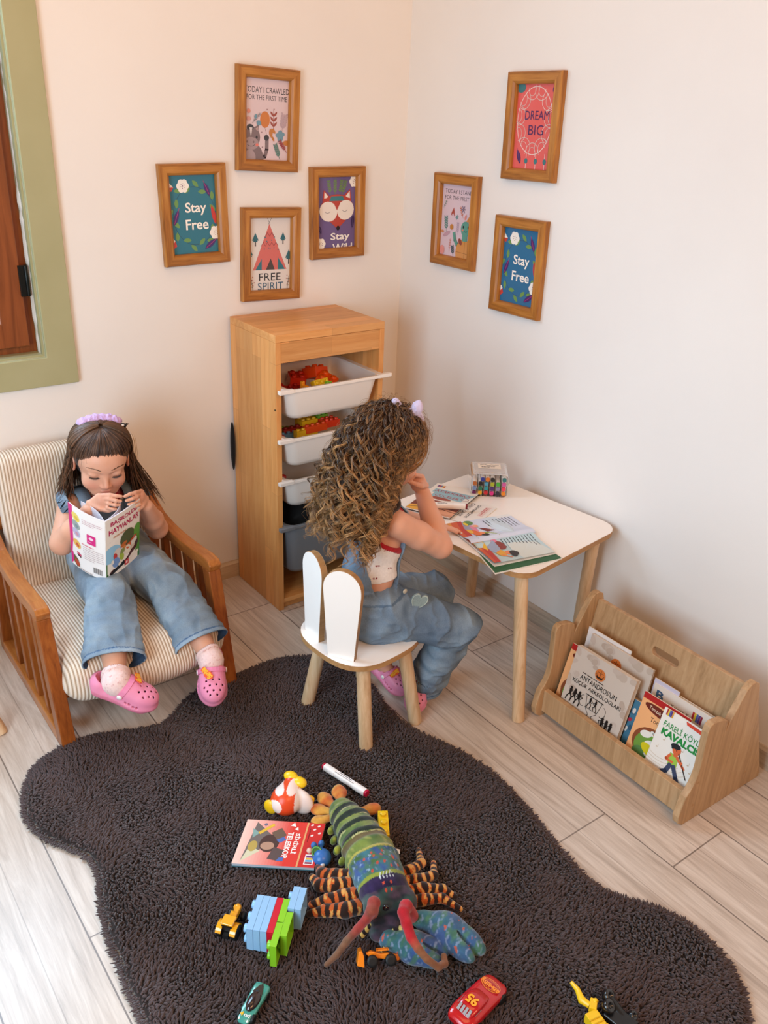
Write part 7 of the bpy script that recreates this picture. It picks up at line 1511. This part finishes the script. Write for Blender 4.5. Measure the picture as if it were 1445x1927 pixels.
# heart-shaped patch on the thigh
hp_ = []
for i in range(28): a = 2*pi*i/28; hp_.append((16*math.sin(a)**3/16, (13*math.cos(a)-5*math.cos(2*a)-2*math.cos(3*a)-math.cos(4*a))/16))
hu, hv = Vector(norm((.80, -.42, -.30)).tolist()), Vector(norm((.25, -.28, .90)).tolist()); hn = hu.cross(hv); hcn = Vector((-.672, -1.000, .392))
mb = MB(); k = .030; rimv = [tuple(hcn+hu*(u*k*.72)+hv*(v*k*1.1)+hn*.001) for u, v in hp_]; mb.add(rimv, [tuple(range(len(hp_)))], '8f9a94'); mb.add([tuple(hcn+hu*(u*k*s_*.72)+hv*(v*k*s_*1.1)+hn*.0025) for s_ in (.97, .90) for u, v in hp_], [(i, (i+1) % 28, 28+(i+1) % 28, 28+i) for i in range(28)], 'b9c0b4')
hpo = mb.build('heart_patch', M['denim'], g2, world=True); so_ = hpo.modifiers.new('s', 'SOLIDIFY'); so_.thickness = .004; so_.offset = 0
# socks hidden, clogs
CH_ROT = 0
fR2 = norm((-.62, -.55, -.45)); fL2 = norm((.20, -.90, -.38))
clog(g2, np.array((-.605, -.945, .048)), basis(tuple(fR2), (.0, 0, 1)), .95, 1); clog(g2, np.array((-.632, -.838, .040)), basis(tuple(fL2), (0, 0, 1)), .95, 1)
# curls
q = SDF((-.98, -1.08, .52), (-.54, -.66, .92), .004); LL = Local(q, h2c, R2, 1.02); LL.ell((0, -.022, .026), (.078, .088, .080), 0)
q.ell((-.715, -.868, .765), (.070, .078, .080), None, .03); q.ell((-.775, -.885, .690), (.090, .092, .090), None, .03); q.ell((-.790, -.90, .630), (.078, .078, .06), None, .03)
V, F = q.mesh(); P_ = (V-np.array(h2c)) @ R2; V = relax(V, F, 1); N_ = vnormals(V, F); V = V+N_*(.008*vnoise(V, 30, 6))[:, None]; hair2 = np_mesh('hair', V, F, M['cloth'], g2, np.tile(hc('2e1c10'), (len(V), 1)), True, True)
n = 1600; MP = 66; u = RNG.uniform(-1, 1, n*3); ph = RNG.uniform(0, 2*pi, n*3); d0 = np.c_[np.sqrt(1-u*u)*np.cos(ph), np.sqrt(1-u*u)*np.sin(ph), u]
# in head frame: keep roots on the scalp, off the face
keep = (d0[:, 2] > -.45) & ~((d0[:, 1] > .35) & (d0[:, 2] < .52)) & ~((d0[:, 1] > .0) & (d0[:, 2] < .0)); d0 = d0[keep][:n]; n = len(d0)
root = np.c_[d0[:, 0]*.072, -.018+d0[:, 1]*.084, .024+d0[:, 2]*.074]; rw = towld(L2, root); ow = rw-L2.c; ow /= np.linalg.norm(ow, axis=1, keepdims=True)
t_ = np.linspace(0, 1, MP); frontness = np.clip(d0[:, 1], 0, 1); sidefront = np.clip((d0[:, 1]+.25)*1.2, 0, 1)
Ln = RNG.uniform(.16, .30, n)*(1-.48*sidefront)
outd = ow.copy(); outd[:, 2] *= .3; outd -= (R2[:, 1]*.75)[None]*np.clip(d0[:, 1:2]+.35, 0, 1)*1.1; outd /= np.linalg.norm(outd, axis=1, keepdims=True)+1e-9
bulge = RNG.uniform(.020, .060, n); cen_ = rw[:, None]+ow[:, None]*(.014*np.minimum(t_*6, 1))[None, :, None]+outd[:, None]*(bulge[:, None]*(1-np.exp(-t_*3))[None]*1.25)[..., None]
cen_[..., 2] -= Ln[:, None]*np.clip(t_-.06, 0, 1)[None]**1.05; cen_[..., 0] -= (.062*t_**1.3)[None]*RNG.uniform(.3, 1.1, n)[:, None]*(1-.5*sidefront)[:, None]; cen_[..., 1] -= (.018*t_)[None]*1.0
# hair stays behind the face: limit how far forward it may reach at each height
pl_ = (cen_-L2.c) @ R2; lim = np.interp(pl_[..., 2], [-.30, -.06, -.02, .03, .07, .12], [-.078, -.050, -.032, .002, .046, .060])-RNG.uniform(0, .015, n)[:, None]; ov = np.maximum(pl_[..., 1]-lim, 0); cen_ = cen_-R2[:, 1]*(ov*.92)[..., None]
rel = pl_-np.array((0, -.015, .02)); rl = np.linalg.norm(rel, axis=2)
pl_ = (cen_-L2.c) @ R2; capr = np.interp(pl_[..., 1], [-.06, .0, .05], [.103, .092, .083])+RNG.uniform(0, .007, n)[:, None]; rel = pl_-np.array((0, -.015, .02)); rl = np.linalg.norm(rel, axis=2); mk_ = (pl_[..., 2] > -.04) & (pl_[..., 1] > -.06) & (rl > capr); cen_ = np.where(mk_[..., None], L2.c+(np.array((0, -.015, .02))+rel/rl[..., None]*(capr+(rl-capr)*.10)[..., None]) @ R2.T, cen_)
pl_ = (cen_-L2.c) @ R2; lx2 = np.interp(pl_[..., 2], [-.3, -.12, -.02, .05], [.115, .105, .090, .088]); ov = np.maximum(pl_[..., 0]-lx2, 0)*(pl_[..., 1] > -.10); cen_ = cen_-R2[:, 0]*(ov*.8)[..., None]
# keep hair outside of head and neck
cc_ = np.array(h2c)+R2 @ np.array((0, -.015, .02)); dv = cen_-cc_; dl = np.linalg.norm(dv, axis=2, keepdims=True); cen_ = np.where(dl < .090, cc_+dv/dl*.090, cen_)
cr_ = (RNG.uniform(.0055, .0135, n)*(1-.6*np.clip(d0[:, 1]+.3, 0, 1)))[:, None]*np.clip(t_*3, 0, 1)[None]*(.6+.7*t_)[None]; turns = Ln/RNG.uniform(.034, .070, n); phs = RNG.uniform(0, 6.28, n)[:, None]+(2*pi*turns)[:, None]*t_[None]**1.05*RNG.choice([-1, 1], n)[:, None]
tg = np.gradient(cen_, axis=1); tg /= np.linalg.norm(tg, axis=2, keepdims=True)+1e-9; A_ = np.cross(tg, np.array([.3, .9, .2])); A_ /= np.linalg.norm(A_, axis=2, keepdims=True)+1e-9; B_ = np.cross(tg, A_)
P = cen_+A_*(cr_*np.cos(phs))[..., None]+B_*(cr_*np.sin(phs))[..., None]
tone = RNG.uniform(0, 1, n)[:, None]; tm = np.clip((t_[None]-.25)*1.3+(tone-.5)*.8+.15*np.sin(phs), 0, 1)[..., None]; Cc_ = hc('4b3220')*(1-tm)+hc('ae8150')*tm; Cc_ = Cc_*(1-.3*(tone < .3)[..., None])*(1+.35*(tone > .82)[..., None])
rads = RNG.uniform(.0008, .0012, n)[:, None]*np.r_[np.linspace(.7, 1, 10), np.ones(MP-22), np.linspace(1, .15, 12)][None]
# each lock is three strands lying side by side
pathsL = [P]; radL = [rads]; colL = [Cc_]
for k in range(5):
    ofs = RNG.normal(0, .0012, (n, 1, 3)); ph2 = phs+RNG.normal(0, .16, (n, 1)); c2 = cr_*RNG.uniform(.86, 1.16, (n, 1)); pathsL.append(cen_+A_*(c2*np.cos(ph2))[..., None]+B_*(c2*np.sin(ph2))[..., None]+ofs); radL.append(rads*.75); colL.append(Cc_*RNG.uniform(.8, 1.25, (n, 1, 1)))
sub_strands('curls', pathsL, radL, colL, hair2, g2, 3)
# fine halo of frizz
n = 260; k_ = RNG.choice(len(P), n); s0 = P[k_][:, 5:5+60:3]; jit = RNG.normal(0, .004, (n, 1, 3)); fr = (s0-L2.c); fr /= np.linalg.norm(fr, axis=2, keepdims=True); Pf = s0+fr*.010*RNG.uniform(.5, 2.2, (n, 1, 1))+jit
o = strands('frizz', Pf, np.full(Pf.shape[:2], .0003), np.tile(hc('8a6238'), (n, 1)), M['hair'], g2, 3, True); o.parent = hair2; o['kind'] = 'stuff'
# lilac bow clip
q = SDF((-.74, -.98, .82), (-.56, -.78, .96), .0016); bc_ = L2.w((.020, -.012, .098)); b0 = np.array(bc_)
q.ell(b0+np.array((.012, -.024, .012)), (.010, .016, .026), np.array(Euler((.25, .35, .3)).to_matrix()), .0); q.ell(b0+np.array((-.018, .014, .018)), (.009, .014, .019), np.array(Euler((-.2, -.3, .3)).to_matrix()), .004); q.ell(b0+np.array((0, -.004, .004)), (.008, .010, .009), None, .006); q.ell(b0+np.array((.020, -.034, -.010)), (.008, .010, .014), None, .01)
V, F = q.mesh(); V = relax(V, F, 2); V = wrinkle(V, F, .002, None, (1, 1, 1), 45, 3); np_mesh('hair_bow', V, F, M['cloth'], g2, np.tile(hc('cdbfd8'), (len(V), 1)), True, True)
